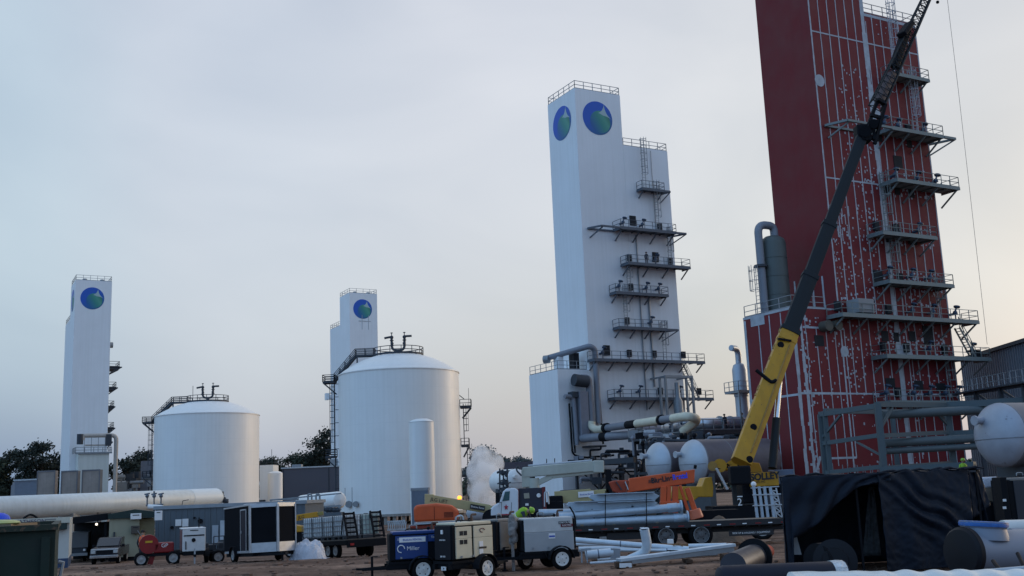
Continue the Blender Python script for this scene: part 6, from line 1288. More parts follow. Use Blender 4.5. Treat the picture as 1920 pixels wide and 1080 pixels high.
A_, B_ = at(806, 936, D + .5), at(918, 955, D + 1.0); beamy(t, A_, B_, .4, .50, TAN, 'main_boom')
m = MB(); m.beam(A_.lerp(B_, .8), B_ + (B_ - A_) * .08, .44, .42); m.build('boom_tip_section', TAN, t, world=True, bevel=.02)
c = B_ + (B_ - A_) * .1; m = MB(); m.prism([c + Vector((-.2, -.2, .25)), c + Vector((.25, -.2, .4)), c + Vector((.45, -.2, -.35)), c + Vector((.15, -.2, -.5)), c + Vector((-.15, -.2, -.2))], (0, .5, 0)); m.build('jib_knuckle', pm('red_orange_frame', (.30, .035, .015)), t, world=True, bevel=.05)
d_ = (B_ - A_).normalized(); up = Vector((0, 0, 1)); up = (up - d_ * up.dot(d_)).normalized()
f = A_.lerp(B_, .16) + Vector((0, -.26, .02)); text('JLG LIFT', .27, LETK, t, f, d_, up, world=True)
f = A_.lerp(B_, .8) + Vector((0, -.28, .0)); m = MB(); xx = d_ * .42; yy = up * .13; m.prism([f - xx - yy, f + xx - yy, f + xx + yy, f - xx + yy], (0, -.02, 0)); m.build('name_plate', LETK, t, world=True); text('BlueLine Rental', .14, LETW, t, f + Vector((0, -.03, 0)), d_, up, world=True, sx=.85)
e = A_.lerp(B_, .5) + Vector((0, -.1, .3)); bc = thing('amber_beacon', 'small glowing amber warning light on top of the tan boom', 'beacon', e); em2 = bpy.data.materials.new('lit_amber'); em2.use_nodes = True; bs = em2.node_tree.nodes['Principled BSDF']; bs.inputs['Base Color'].default_value = (1, .3, .02, 1); bs.inputs['Emission Color'].default_value = (1, .25, .03, 1); bs.inputs['Emission Strength'].default_value = 3.5
m = MB(); m.sphere((0, 0, .06), .13, 12, (1, 1, .9)); m.build('lens', em2, bc, smooth=True); m = MB(); m.cyl((0, 0, -.1), (0, 0, -.03), .09, n=12); m.build('base', BLACK, bc)
m = MB(); f = at(857, 975, D - 1); m.tube(arc([f + Vector((-.1, 0, -.3)), f + Vector((-.05, 0, .2)), f + Vector((.3, 0, .25)), f + Vector((.4, 0, -.3))], .2), .05, 6); m.build('hose_guard', LTST, t, world=True)
# small yellow boom lift behind the dark trailer
D = 76; q = base(565, 1000, D); t = thing('boom_lift', 'small yellow boom lift half hidden behind the enclosed trailer', 'boom lift', q)
beamy(t, at(538, 974, D), at(596, 965, D), .35, .42, YEL, 'main_boom'); beamy(t, at(590, 965, D), at(606, 962, D), .22, .25, pm('olive_tip', (.25, .22, .07)), 'boom_tip_section')
a, b = at(545, 984, D), at(580, 996, D); m = MB(); m.prism([(a.x, D - 1, b.z), (b.x, D - 1, b.z), (b.x, D - 1, a.z - .15), (a.x + .4, D - 1, a.z), (a.x, D - 1, a.z)], (0, 1.2, 0)); m.build('engine_cowl', YEL, t, world=True, bevel=.05)
m = MB(); m.bb(a.x - .2, b.x + .4, D - .9, D + .7, q.z + .4, b.z - .02); m.build('chassis', DTRIM, t, world=True); text('JLG', .3, LETK, t, at(566, 969.6, D) + Vector((0, -.2, 0)), (1, 0, .12), (0, 0, 1), world=True)
beamy(t, at(553, 990, D), at(548, 975, D), .25, .3, YEL, 'lift_arm')
for x in (a.x + .2, b.x): wheel(t, (x - q.x, -.9, .42), .42, .3, GRIM, out=-1, lugs=False)
# second tan boom
D = 66; q = base(1070, 1000, D); t = thing('boom_lift', 'tan boom lift lying low behind the steel girders on the flatbed', 'boom lift', q)
beamy(t, at(1040, 933, D), at(1108, 928, D), .5, .74, TAN, 'main_boom'); beamy(t, at(1106, 929, D), at(1142, 926, D), .4, .6, TAN, 'boom_tip_section')
beamy(t, at(1050, 921, D), at(1100, 918, D), .4, .1, BLACK, 'boom_cover')
m = MB(); a, b = at(1028, 930, D), at(1056, 958, D); m.bb(a.x, b.x, D - .6, D + .6, b.z, a.z); m.build('engine_block', DTRIM, t, world=True, bevel=.08)
m = MB(); m.bb(a.x - .6, a.x + 5, D - .9, D + .9, q.z + .5, b.z); m.build('chassis', DTRIM, t, world=True)
for x in (a.x, a.x + 3.2): wheel(t, (x - q.x, -1.1, .5), .5, .35, GRIM, out=-1, lugs=False)
f = at(1099, 927, D) + Vector((0, -.3, 0)); m = MB(); m.prism([f + Vector((-.5, 0, -.17)), f + Vector((.45, 0, -.14)), f + Vector((.45, 0, .2)), f + Vector((-.5, 0, .17))], (0, -.02, 0)); m.build('name_plate', LETW, t, world=True); text('BlueLine Rental', .14, BLUEL, t, f + Vector((0, -.03, 0.01)), (1, 0, .04), (0, 0, 1), world=True, sx=.9)
# white truck cab with headache rack
D = 60; q = base(960, 1000, D); t = thing('truck', 'white conventional truck cab with star emblem on its door and maroon framed rack', 'truck', q); WT = pm('white_truck_paint', (.62, .66, .70), .3, var=.05, coat=.3)
P = lambda u, v, y=D: at(u, v, y)
m = MB(); m.prism([P(936, 967), P(972, 965), P(972, 919), P(966, 915), P(949, 916), P(943, 922), P(937, 941)], (.0, 2.0, 0)); m.build('cab', WT, t, world=True, bevel=.06)
m = MB(); m.prism([P(917, 970), P(938, 968), P(938, 941), P(925, 948), P(918, 956)], (.0, 1.9, 0)); m.build('hood', WT, t, world=True, bevel=.1)
m = MB(); m.prism([P(942, 940, D - .02), P(955, 938, D - .02), P(956, 921, D - .02), P(947, 922, D - .02)], (0, .015, 0)); m.build('side_window', pm('tinted_window', (.03, .09, .10), .12), t, world=True)
m = MB(); m.prism([P(937, 941, D + .2), P(943, 922, D + .2), P(942.6, 922, D + .2), P(936.4, 941, D + .2)], (0, 1.6, 0)); m.build('windshield', GLASS, t, world=True)
m = MB()
for u in (939, 958): m.prism([P(u, 964, D - .02), P(u + .7, 964, D - .02), P(u + 1.5, 942, D - .02), P(u + .8, 942, D - .02)], (0, .01, 0)); m.build('door_gap', BLACK, t, world=True); m = MB()
c = P(949, 951, D - .03); m = MB(); st = []
for i in range(10): r_ = .17 if i % 2 == 0 else .08; an = math.pi / 2 + i * math.pi / 5; st.append(c + Vector((r_ * math.cos(an) * .8, 0, r_ * math.sin(an))))
m.prism(st, (0, -.015, 0)); m.build('star_emblem', pm('emblem_red', (.35, .03, .05), .5), t, world=True); m = MB(); m.bb(c.x - .3, c.x + .3, D - .03, D - .02, c.z - .42, c.z - .36); m.build('name_strip', pm('emblem_red', (.35, .03, .05)), t, world=True)
m = MB(); m.beam(P(933, 924, D - .5), P(933, 943, D - .5), .22, .1); m.beam(P(934, 930, D - .5), P(941, 930, D), .04); m.beam(P(933, 941, D - .5), P(940, 942, D), .04); m.build('mirror', BLACK, t, world=True, bevel=.02)
m = MB(); m.cyl(P(921, 972, D), P(921, 972, D + .25), .5, n=24); m.build('fender_arch', BLACK, t, world=True, smooth=True)
m = MB(); m.beam(P(968, 966, D + .1), P(968, 917, D + .1), .3, .1); m.build('rack_post', pm('maroon_frame', (.13, .015, .02), .5), t, world=True)
m = MB(); m.beam(P(1022, 960, D + .1), P(1019, 913, D + .1), .2, .1); m.build('rack_post', pm('maroon_frame', (.13, .015, .02)), t, world=True)
m = MB(); m.prism([P(972, 962, D + .2), P(1020, 958, D + .2), P(1017, 914, D + .2), P(972, 916, D + .2)], (0, .25, 0)); rk_ = m.build('headache_rack', pm('rack_panel', (.022, .024, .04), .5, var=.2), t, world=True, bevel=.02)
m = MB(); m.prism([P(982, 925, D + .19), P(992, 924, D + .19), P(993, 934, D + .19), P(983, 935, D + .19)], (0, -.03, 0)); m.build('air_tank', pm('cream_canister', (.3, .28, .22)), rk_, world=True)
m = MB(); c = P(1010, 929, D + .15); m.lathe([(.12, 0), (.1, .02)], c, (0, -1, 0), 14); m.build('badge', LETW, rk_, world=True)
m = MB(); m.prism([P(985, 944, D + .19), P(991, 943.6, D + .19), P(991, 948, D + .19), P(985, 948, D + .19)], (0, -.02, 0)); m.build('plate', LETW, rk_, world=True)
m = MB(); m.tube(arc([P(1021, 950, D), P(1021, 923, D), P(1027, 921, D), P(1029, 945, D)], .15), .04, 6); m.build('grab_rail', LTST, t, world=True)
m = MB(); m.bb(P(925, 980).x, P(1035, 980).x, D + .4, D + 1.8, q.z + .6, q.z + 1.0); m.build('frame_rails', DTRIM, t, world=True)
for u in (923, 1000, 1024): wheel(t, (P(u, 980).x - q.x, .2, .52), .52, .3, GRIM, out=-1, lugs=False)
m = MB(); rr = random.Random(3)
for i in range(7): m.beam(P(1008 + i * 7, 956, D + .4), P(1008 + i * 7, 940 + 4 * rr.random(), D + .4), .22)
m.beam(P(1004, 952, D + .5), P(1056, 948, D + .5), .4, .5); m.build('deck_gear', DTRIM, t, world=True)
# cream truck crane lying over it
D = 66; q = base(1000, 990, D); t = thing('truck_crane', 'cream telescopic truck crane with its boom lowered level over the white truck', 'crane', q); CRM = pm('crane_cream', (.40, .42, .37), .5, var=.1, scale=1.2, streak=.06)
P = lambda u, v, y=D: at(u, v, y)
beamy(t, P(980, 886), P(1116, 874), .55, .62, CRM, 'main_boom', .05); beamy(t, P(1112, 875), P(1132, 875), .65, .74, CRM, 'boom_head', .06)
beamy(t, P(990, 873), P(1110, 863), .2, .1, LTST, 'top_rail')
for u in (1025, 1040, 1085): beamy(t, P(u, 872 - (u - 980) * .08), P(u, 864 - (u - 980) * .08), .05, .05, BLACK, 'sensor_post', 0)
beamy(t, P(1002, 909), P(1036, 892), .3, .33, CRM, 'lift_arm', .04); beamy(t, P(1034, 893), P(1122, 883), .3, .3, CRM, 'lower_boom', .04)
beamy(t, P(985, 880), P(987, 914), .5, .5, CRM, 'mast', .05)
m = MB(); m.prism([P(990, 898), P(1002, 893), P(1010, 905), P(1000, 908)], (0, .5, 0)); m.build('cylinder_block', BLACK, t, world=True, bevel=.03)
m = MB(); p = P(1001, 912); m.cyl(p - Vector((0, 0, .3)), p + Vector((0, 0, .5)), .35, n=18); m.build('slewing_ring', CRM, t, world=True, smooth=True); beamy(t, p - Vector((0, 0, .3)), (p.x, p.y, q.z + .9), .6, .6, DTRIM, 'pedestal')
m = MB(); m.tube(arc([P(975, 880, D - .5), P(970, 873, D - .5), P(968, 882, D - .5), P(978, 892, D - .5)], .15), .05, 6); m.build('hose_loop', DKST, t, world=True)
m = MB(); m.bb(P(975, 950).x, P(1120, 950).x, D - 1, D + 1, q.z + .5, q.z + .9); m.build('chassis', DTRIM, t, world=True)
for u in (985, 1060, 1085): wheel(t, (P(u, 980).x - q.x, -.9, .5), .5, .3, GRIM, out=-1, lugs=False)
m = MB(); a, b = P(1140, 880, D), P(1142, 955, D); m.beam(a, b, .35, .4); m.build('outrigger_post', DTRIM, t, world=True)
# ------------------------------------------------------------------ flatbed semi trailer
D = 45.2; g = 0; a, b = at(1020, 993, D), at(1475, 970, D); t = thing('flatbed_semi_trailer', 'long low black flatbed semi trailer with red and white tape, dual axles in view', 'trailer', ((a.x + b.x) / 2, D, 0)); FD = pm('flatbed_black', (.02, .02, .023), .6, var=.25, scale=2)
zd = (a.z + b.z) / 2; X0, X1 = a.x, b.x
m = MB(); m.bb(X0, X1, D + .03, D + 2.5, zd - .08, zd); m.build('deck', pm('worn_planks', (.12, .105, .09), .85, var=.3, scale=2), t, world=True)
m = MB(); m.bb(X0, X1, D - .03, D + .03, zd - .2, zd + .03); m.bb(X0, X1, D + .5, D + .64, zd - .45, zd - .085); m.bb(X0, X1, D + 1.9, D + 2.04, zd - .45, zd - .085); m.build('side_rail', FD, t, world=True)
m = MB()
for i in range(22): x = X0 + .4 + i * .5; m.bb(x - .04, x + .04, D + .04, D + 2.45, zd - .25, zd - .085)
m.build('cross_member', FD, t, world=True)
RTP = pm('red_tape', (.22, .012, .015), .5)
for i in range(21):
    x = X0 + .25 + i * .53; m = MB(); m.bb(x, x + (.17 if i % 2 else .24), D - .042, D - .032, zd - .15, zd - .11); m.build('reflector_tape', LETW if i % 2 else RTP, t, world=True)
for u in (1247, 1313):
    p = at(u, 1003, D + .3); wheel(t, (p.x - t.location.x, .25, .5), .5, .5, pm('dull_rim', (.12, .12, .125), .5, .4), out=-1, rr=.58, lugs=True); wheel(t, (p.x - t.location.x, 2.25, .5), .5, .5, GRIM, lugs=False)
    m = MB(); m.beam((p.x, D + .2, .5), (p.x, D + 2.3, .5), .12); m.build('axle', FD, t, world=True)
    m = MB(); m.tube([(p.x + .32 * math.cos(k), D - .02, .5 + .32 * math.sin(k)) for k in [i * .4 for i in range(17)]], .012, 5); m.build('rim_edge', STEEL, t, world=True)
x = at(1180, 1010, D).x; m = MB(); m.bb(x - .9, x + .9, D + .2, D + .5, .42, zd - .3); m.build('storage_box', FD, t, world=True, bevel=.02); m = MB(); m.beam((x + 1.2, D + .5, zd - .3), (x + 1.0, D + .5, .1), .12); m.bb(x + .85, x + 1.15, D + .35, D + .65, .05, .09); m.build('landing_leg', FD, t, world=True)
x0, x1 = at(1366, 990, D).x, at(1450, 990, D).x; m = MB(); m.bb(x0, x1, D - .02, D + .02, zd - .62, zd - .4); p = m.build('side_sign', FD, t, world=True); text('RIDE UP & HAULING 1 EQUIPMENT', .1, LETW, t, ((x0 + x1) / 2, D - .03, zd - .51), (1, 0, 0), (0, 0, 1), world=True, sx=1.0)
# load: girders and pipes
GIR = pm('galvanised_girder', (.34, .41, .48), .45, .35, var=.18, scale=2.5)
def girder(u0, u1, v0, v1, lab, y, hz):
    a, b = at(u0, v0, y), at(u1, v1, y); d = (b - a); h = hz; q = MB()
    pts = [a + Vector((.0, 0, h * .15)), a + Vector((.35, 0, -h * .5)), b + Vector((-.1, 0, -h * .5)), b + Vector((.12, 0, 0)), b + Vector((-.2, 0, h * .5)), a + Vector((.1, 0, h * .5))]
    q.prism(pts, (0, .3, 0)); c = q.v; o = thing('steel_girder', lab, 'girder', (a.x, y, min(p.z for p in c)), 0, 'galvanised girders on the flatbed'); q.build('web', GIR, o, world=True, bevel=.02)
    for s in (-1, 1): q = MB(); q.beam(a + Vector((.35, -.05, s * h * .5)), b + Vector((-.12, -.05, s * h * .5)), .42, .035); q.build('flange', GIR, o, world=True)
girder(1104, 1232, 935, 930, 'topmost grey galvanised girder of the pair strapped on the flatbed', D + .4, .34); girder(1062, 1228, 950, 943, 'lower grey galvanised girder beneath the topmost one', D + .45, .36); girder(1100, 1240, 957, 950, 'thin grey girder wedged below the pair on the flatbed', D + 1.0, .2)
PPG = pm('galvanised_pipe', (.38, .46, .54), .42, .45, var=.15, scale=3, streak=.05)
def lpipe(u0, v0, u1, v1, y, r_, lab, fl=True):
    a, b = at(u0, v0, y), at(u1, v1, y); o = thing('flanged_pipe', lab, 'pipe', (a.x, y, min(a.z, b.z) - r_), 0, 'long flanged pipes on the flatbed'); m = MB(); m.cyl(a, b, r_, n=20); m.build('barrel', PPG, o, world=True, smooth=True)
    d = (b - a).normalized()
    if fl:
        m = MB(); m.lathe([(r_ + .01, 0), (r_ * 1.15, .02), (r_ * 1.15, .4), (r_ + .01, .42)], b - d * .55, d, 20); m.build('collar', PPG, o, world=True, smooth=True); m = MB(); m.lathe([(r_ * 1.75, 0), (r_ * 1.75, .06)], b, d, 22); m.build('flange', PPG, o, world=True, smooth=True)
    m = MB(); m.sphere(a.lerp(b, .3) + Vector((0, -.02, r_)), .05, 8); m.sphere(a.lerp(b, .62) + Vector((0, -.02, r_)), .06, 8); m.build('nipple', DKST, o, world=True)
lpipe(1040, 970, 1276, 951, D + .3, .17, 'upper long flanged pipe resting between girders and lower pipe'); lpipe(1040, 983, 1288, 971, D - .0 + .25, .17, 'lower long flanged pipe lying on the flatbed deck edge')
lpipe(1010, 962, 1230, 958, D + 1.3, .16, 'far long pipe half hidden behind the upper flanged pipe', False)
for u in (1090, 1150, 1230): p = at(u, 980, D + .5); m = MB(); m.bb(p.x - .06, p.x + .06, D + .05, D + 2.2, zd + .003, max(zd + .05, at(u, 983.5, D).z - .0)); single(m, 'timber_dunnage', pm('scrap_wood', (.2, .15, .1), .9), {1090: 'timber bearer under the left end of the pipes', 1150: 'timber bearer under the middle of the flatbed pipes', 1230: 'timber bearer under the flanged ends of the flatbed pipes'}[u].replace('left ', 'welder '), 'timber', 'timber bearers under the load')
for i, u in enumerate((1135, 1212)):
    m = MB(); m.tube([at(u, 920, D + .2), at(u, 962, D - .02), at(u, 987, D - .06)], .02, 5); single(m, 'load_strap', BLACK, ('black strap tying the middle of the girders down', 'black strap tying the flange end of the girders down')[i], 'strap', 'straps over the load')
m = MB(); m.tube(arc([at(1068, 950, D), at(1078, 966, D - .1), at(1080, 990, D - .12)], .2), .035, 6); single(m, 'load_strap', BLACK, 'thick black strap curving down at the welder end of the load', 'strap')
# ------------------------------------------------------------------ orange machine with long boom lettered in blue
D = 56; q = base(1250, 1000, D); t = thing('orange_telehandler', 'orange boom machine with blue rental lettering on its long raised arm', 'telehandler', q); P = lambda u, v, y=D: at(u, v, y)
m = MB(); m.prism([P(1176, 924), P(1302, 905), P(1303, 880), P(1180, 897)], (0, .6, 0)); m.build('main_boom', ORG, t, world=True, bevel=.04)
m = MB(); m.prism([P(1142, 904), P(1152, 901), P(1178, 900), P(1174, 923), P(1160, 925), P(1150, 922)], (0, .5, 0)); m.build('boom_nose', pm('worn_orange', (.34, .05, .02), .6, var=.2), t, world=True, bevel=.05)
m = MB(); m.beam(P(1155, 903, D - .05), P(1166, 919, D - .05), .14, .05); m.build('link_bar', DKST, t, world=True); m = MB(); m.beam(P(1172, 903, D - .06), P(1178, 918, D - .06), .12, .05); m.build('link_bar', LTST, t, world=True)
m = MB(); m.bb(P(1302, 0).x, P(1338, 0).x, D + .1, D + .9, P(1320, 912).z, P(1320, 876).z); m.build('counterweight', DTRIM, t, world=True, bevel=.1)
d_ = (P(1302, 892) - P(1180, 910)).normalized(); up = Vector((0, 0, 1)); up = (up - d_ * up.dot(d_)).normalized()
text('BlueLine', .38, LETK, t, P(1241, 899, D - .02), d_, up, world=True, sx=.85, bold=.012); text('Rental', .38, pm('bright_blue_letters', (.03, .08, .75), .4), t, P(1275, 893.5, D - .02), d_, up, world=True, sx=.8, bold=.012)
m = MB()
for k in range(3): m.beam(P(1216, 900.5 + k * 2.4, D - .015), P(1224, 899.5 + k * 2.4, D - .015), .03)
m.build('logo_stripes', LETK, t, world=True)
for u, w_ in ((1244, .3), (1254, .2), (1266, .3)): beamy(t, P(u, 912), P(u - 1, 962), w_, .3, ORG, 'support_post')
beamy(t, P(1238, 950), P(1275, 948), .5, .5, ORG, 'cross_beam'); beamy(t, P(1288, 915), P(1306, 966), .22, .25, ORG, 'outrigger_leg'); m = MB(); c = P(1302, 955); m.cyl(c, P(1307, 972), .3, .35, 12); m.build('outrigger_foot', pm('salmon_orange', (.55, .14, .07), .5), t, world=True, smooth=True, bevel=.03)
beamy(t, P(1275, 910), P(1290, 958), .15, .15, ORG, 'brace'); m = MB(); m.bb(P(1225, 0).x, P(1315, 0).x, D + .5, D + 2, q.z + .5, P(1270, 960).z); m.build('chassis', DTRIM, t, world=True)
for u in (1232, 1306): wheel(t, (P(u, 980).x - q.x, .4, .6), .6, .4, GRIM, out=-1, lugs=False)
m = MB(); m.cyl(P(1303, 879, D - .1), P(1304, 872, D - .1), .08, n=8); m.build('small_lamp', BLACK, t, world=True)
# ------------------------------------------------------------------ mobile crane
D = 68; q = base(1385, 1000, D); t = thing('mobile_crane', 'tall yellow and dark mobile crane, boom leaning up before the red tower', 'crane', q); P = lambda u, v, y=D: at(u, v, y)
F0 = at(1388, 868, 66); F5 = at(1617, 252, 74); ln = lambda s: F0.lerp(F5, s)
GRAPH = pm('graphite_boom', (.020, .024, .028), .7, .0, spec=.15, var=.15, scale=.7)
def bsec(s0, s1, w, mat, nm, hexa=True):
    a, b = ln(s0), ln(s1); d = (b - a).normalized(); side = Vector((0, 1, 0)); side = (side - d * side.dot(d)).normalized(); nx = d.cross(side); m = MB()
    pr = [(-.5, -.45), (-.2, -.5), (.2, -.5), (.5, -.45), (.5, .15), (.3, .42), (-.3, .42), (-.5, .15)]
    m.prism([a + nx * (x * w) + side * (y * w * .9) for x, y in pr], b - a); o = m.build(nm, mat, t, world=True, bevel=.02); return o
def s_at(v): 
    lo, hi = 0, 1
    for _ in range(30):
        mid = (lo + hi) / 2; p = CR.transposed() @ (ln(mid) - Vector((0, 0, CAMH))); vv = 540 - 2000 * p.y / -p.z
        if vv > v: lo = mid
        else: hi = mid
    return lo
s1, s2, s3 = s_at(620), s_at(518), s_at(422)
yb = bsec(0, s1, 1.18, YEL, 'base_boom'); bsec(s1 + .001, s2, 1.0, GRAPH, 'boom_section'); bsec(s2, s3, .88, GRAPH, 'boom_section'); bsec(s3, 1, .76, GRAPH, 'boom_section')
for s, w, mt in ((s1 - .005, 1.3, GRAPH), (s2 - .004, 1.1, GRAPH), (s3 - .003, .98, GRAPH), (s1 - .03, 1.24, YEL)): bsec(s - .006, s + .006, w, mt, 'boom_collar')
d0 = (F5 - F0).normalized(); sd_ = Vector((0, 1, 0)); nx = d0.cross(sd_).normalized()
m = MB(); a, b = ln(.03) - nx * .25, ln(s1 - .04) - nx * .2; m.beam(a - sd_ * .56, b - sd_ * .56, .2, .05); m.build('wear_strip', pm('worn_yellow_brown', (.30, .17, .04), .6, var=.3), yb, world=True)
for s, k in ((.015, -.35), (.09, .1), (s1 - .05, .3)): m = MB(); p = ln(s) + nx * k - sd_ * .54; m.lathe([(.22, 0), (.2, .06)], p, (0, -1, 0), 12); m.build('boss', DTRIM, yb, world=True)
rr = random.Random(2)
for i in range(6): m = MB(); p = ln(.15 + i * .036 + .02 * rr.random()) + nx * .55 - sd_ * .2; m.box(p, (.1 + .08 * rr.random(), .2, .12 + .3 * rr.random()), d0.to_track_quat('Z', 'Y').to_matrix()); m.build('boom_bracket', pm('worn_yellow_brown', (.30, .17, .04)), yb, world=True)
m = MB(); p = ln(.215) + nx * .1 - sd_ * .56; m.tube(arc([p - nx * .3 + d0 * .2, p - nx * .1 - d0 * .1, p + nx * 1.1 + d0 * .25], .2), .12, 8); m.build('hose_bracket', DTRIM, t, world=True)
m = MB(); p = ln(s1 - .035) + nx * .2 - sd_ * .56; m.beam(p - nx * .4 + d0 * .15, p + nx * .4 - d0 * .1, .3, .12); m.build('clamp', DTRIM, t, world=True)
cy0, cy1 = at(1448, 878, 66.5), at(1462, 714, 68); m = MB(); m.cyl(cy0, cy0.lerp(cy1, .56), .26, n=16); m.build('lift_cylinder', GRAPH, t, world=True, smooth=True); m = MB(); m.cyl(cy0.lerp(cy1, .56), cy1, .17, n=16); m.build('cylinder_rod', pm('chromed_rod', (.7, .74, .78), .2, .8), t, world=True, smooth=True)
# boom head, folded jib root, lattice jib and hoist rope
hd = F5; m = MB(); m.box(hd, (1.0, 1.0, 1.3)); m.build('boom_head', DTRIM, t, world=True, bevel=.1)
m = MB(); u_ = Vector((0, -.5, 0))
for a, b in (((1618, 262), (1646, 186)), ((1640, 270), (1660, 195)), ((1618, 250), (1642, 262)), ((1625, 236), (1650, 240)), ((1632, 215), (1655, 222)), ((1640, 262), (1638, 240)), ((1646, 186), (1660, 195)), ((1622, 262), (1655, 215))): m.beam(at(*a, 73.5), at(*b, 73.8), .22)
m.cyl(at(1622, 246, 73.2), at(1622, 246, 74.6), .42, n=16); m.cyl(at(1638, 232, 73.2), at(1638, 232, 74.6), .34, n=16); m.build('jib_adapter', DTRIM, t, world=True)
J0, J1 = at(1645, 196, 74), at(1768, -70, 80); m = MB(); n_ = 26; JW0, JW1 = .46, .22; dj = (J1 - J0).normalized(); sj = Vector((0, 1, 0)); sj = (sj - dj * sj.dot(dj)).normalized(); nj = dj.cross(sj); cr4 = []
for i in range(n_ + 1):
    s = i / n_; w = JW0 * (1 - s) + JW1 * s; c = J0.lerp(J1, s); cr4.append([c + nj * w * x + sj * w * y for x, y in ((-1, -1), (1, -1), (1, 1), (-1, 1))])
for k in range(4): m.beam(cr4[0][k], cr4[-1][k], .09)
for i in range(n_):
    for k in range(4): m.beam(cr4[i][k], cr4[i + 1][(k + 1) % 4], .05); m.beam(cr4[i][k], cr4[i][(k + 1) % 4], .045)
m.build('lattice_jib', GRAPH, t, world=True)
m = MB(); a, b = J0.lerp(J1, .02), J0.lerp(J1, .2); m.beam(a, b, .62, .45); m.build('jib_root_cover', pm('purple_grey_plate', (.06, .045, .055), .6), t, world=True)
m = MB(); a, b = at(1676, 126, 75.6), at(1700, 56, 76.8); m.beam(a, b, .55, .6); m.beam(at(1690, 66, 76), at(1706, 44, 76.6), .8, .4); m.build('jib_knuckle', DTRIM, t, world=True, bevel=.08)
for a, b in (((1640, 262, 73.4), (1700, 70, 76.4)), ((1656, 180, 74), (1700, 60, 76.8)), ((1626, 240, 73.2), (1684, 110, 75.5))): m = MB(); m.tube([at(*a), at(*b)], .05, 5); m.build('pendant_line', DTRIM, t, world=True)
top = J1; bot = at(1851, 646, 80); m = MB(); m.tube([top, (top.x + (bot.x - top.x) * .35 + .05, 80, top.z * .65 + bot.z * .35), bot], .016, 5); m.build('hoist_rope', DKST, t, world=True); m = MB(); m.sphere(at(1758, 4, 80), .14, 8); m.build('rope_weight', BLACK, t, world=True)
# crane upper works
m = MB(); m.prism([P(1398, 912), P(1440, 912), P(1424, 868), P(1402, 866), P(1340, 869), P(1338, 880), P(1390, 884)], (0, 1.8, 0)); m.build('superstructure', YEL, t, world=True, bevel=.04)
for u, v, r_ in ((1350, 873, .42), (1372, 874, .36), (1336, 874, .3)): m = MB(); m.cyl(P(u, v, D - .6), P(u, v, D + .6), r_, n=16); m.build('winch_drum', YEL if u > 1340 else pm('worn_yellow_brown', (.30, .17, .04)), t, world=True, smooth=True)
m = MB(); rr = random.Random(9)
for i in range(12): m = MB(); u = 1335 + 55 * rr.random(); m.tube([P(u, 872 + 10 * rr.random(), D - .5), P(u + 14, 868 + 12 * rr.random(), D - .55), P(u + 24, 874 + 9 * rr.random(), D - .5)], .06, 5); m.build('hydraulic_hose', DTRIM if i % 3 else YEL, t, world=True)
m = MB(); m.bb(P(1371, 0).x, P(1404, 0).x, D - .9, D + .8, P(1385, 911).z, P(1385, 884).z); m.build('engine_housing', pm('blue_grey_cowl', (.10, .13, .19), .5, var=.15), t, world=True, bevel=.04)
m = MB(); m.bb(P(1318, 0).x, P(1405, 0).x, D - .3, D + 1.6, P(1370, 945).z, P(1370, 884).z - .1); m.build('carrier_cab', DTRIM, t, world=True, bevel=.1)
m = MB(); a, b = P(1343, 878, D - 1), P(1364, 918, D - 1); m.beam(a, b, .34, .12); m.build('stabiliser_plate', pm('dull_white_plate', (.42, .43, .44), .5), t, world=True, bevel=.02)
a, b = P(1404, 886, D - 1.2), P(1461, 912, D - 1.2); m = MB(); m.prism([P(1404, 887, D - 1.2), P(1459, 884, D - 1.2), P(1461, 910, D - 1.2), P(1409, 913, D - 1.2)], (0, .5, 0)); m.build('counterweight', YEL, t, world=True, bevel=.03)
dd = Vector((1, 0, .045)); text('SOLLEY', .56, LETK, t, P(1434, 893.5, D - 1.24), dd, (0, 0, 1), world=True, bold=.022, sx=.95); text('SALES, INC.', .15, LETK, t, P(1424, 903.5, D - 1.24), dd, (0, 0, 1), world=True)
m = MB(); m.prism([P(1409, 914, D - 1.22), P(1461, 911, D - 1.22), P(1461, 913, D - 1.22), P(1409, 916, D - 1.22)], (0, .3, 0)); m.build('lower_trim', LTST, t, world=True)
m = MB(); m.prism([P(1255, 935), P(1262, 912), P(1316, 912), P(1322, 896), P(1335, 894), P(1338, 915), P(1337, 932), P(1310, 932), P(1300, 940)], (0, 2.2, 0)); m.build('carrier_body', YEL, t, world=True, bevel=.05)
m = MB(); m.bb(P(1262, 0).x, P(1460, 0).x, D - .9, D + 1.9, q.z + .9, P(1380, 948).z); m.build('carrier_frame', DTRIM, t, world=True)
for u in (1318, 1362, 1420): wheel(t, (P(u, 960).x - q.x, -.85, .75), .75, .5, GRIM, out=-1, lugs=False)
for i, u in enumerate((1350, 1372, 1396)): m = MB(); m.bb(P(u, 0).x, P(u + 17, 0).x, D - 1.15, D - .9, P(u, 958).z, P(u, 928).z); m.build('storage_locker', pm('locker_dark', (.03, .034, .045), .6), t, world=True, bevel=.02)
text('2', .62, LETW, t, P(1387, 942, D - 1.17), (1, 0, 0), (0, 0, 1), world=True); m = MB(); c = P(1387, 931, D - 1.16); m.bb(c.x - .16, c.x + .16, c.y - .02, c.y, c.z - .03, c.z + .03); m.build('white_mark', LETW, t, world=True)
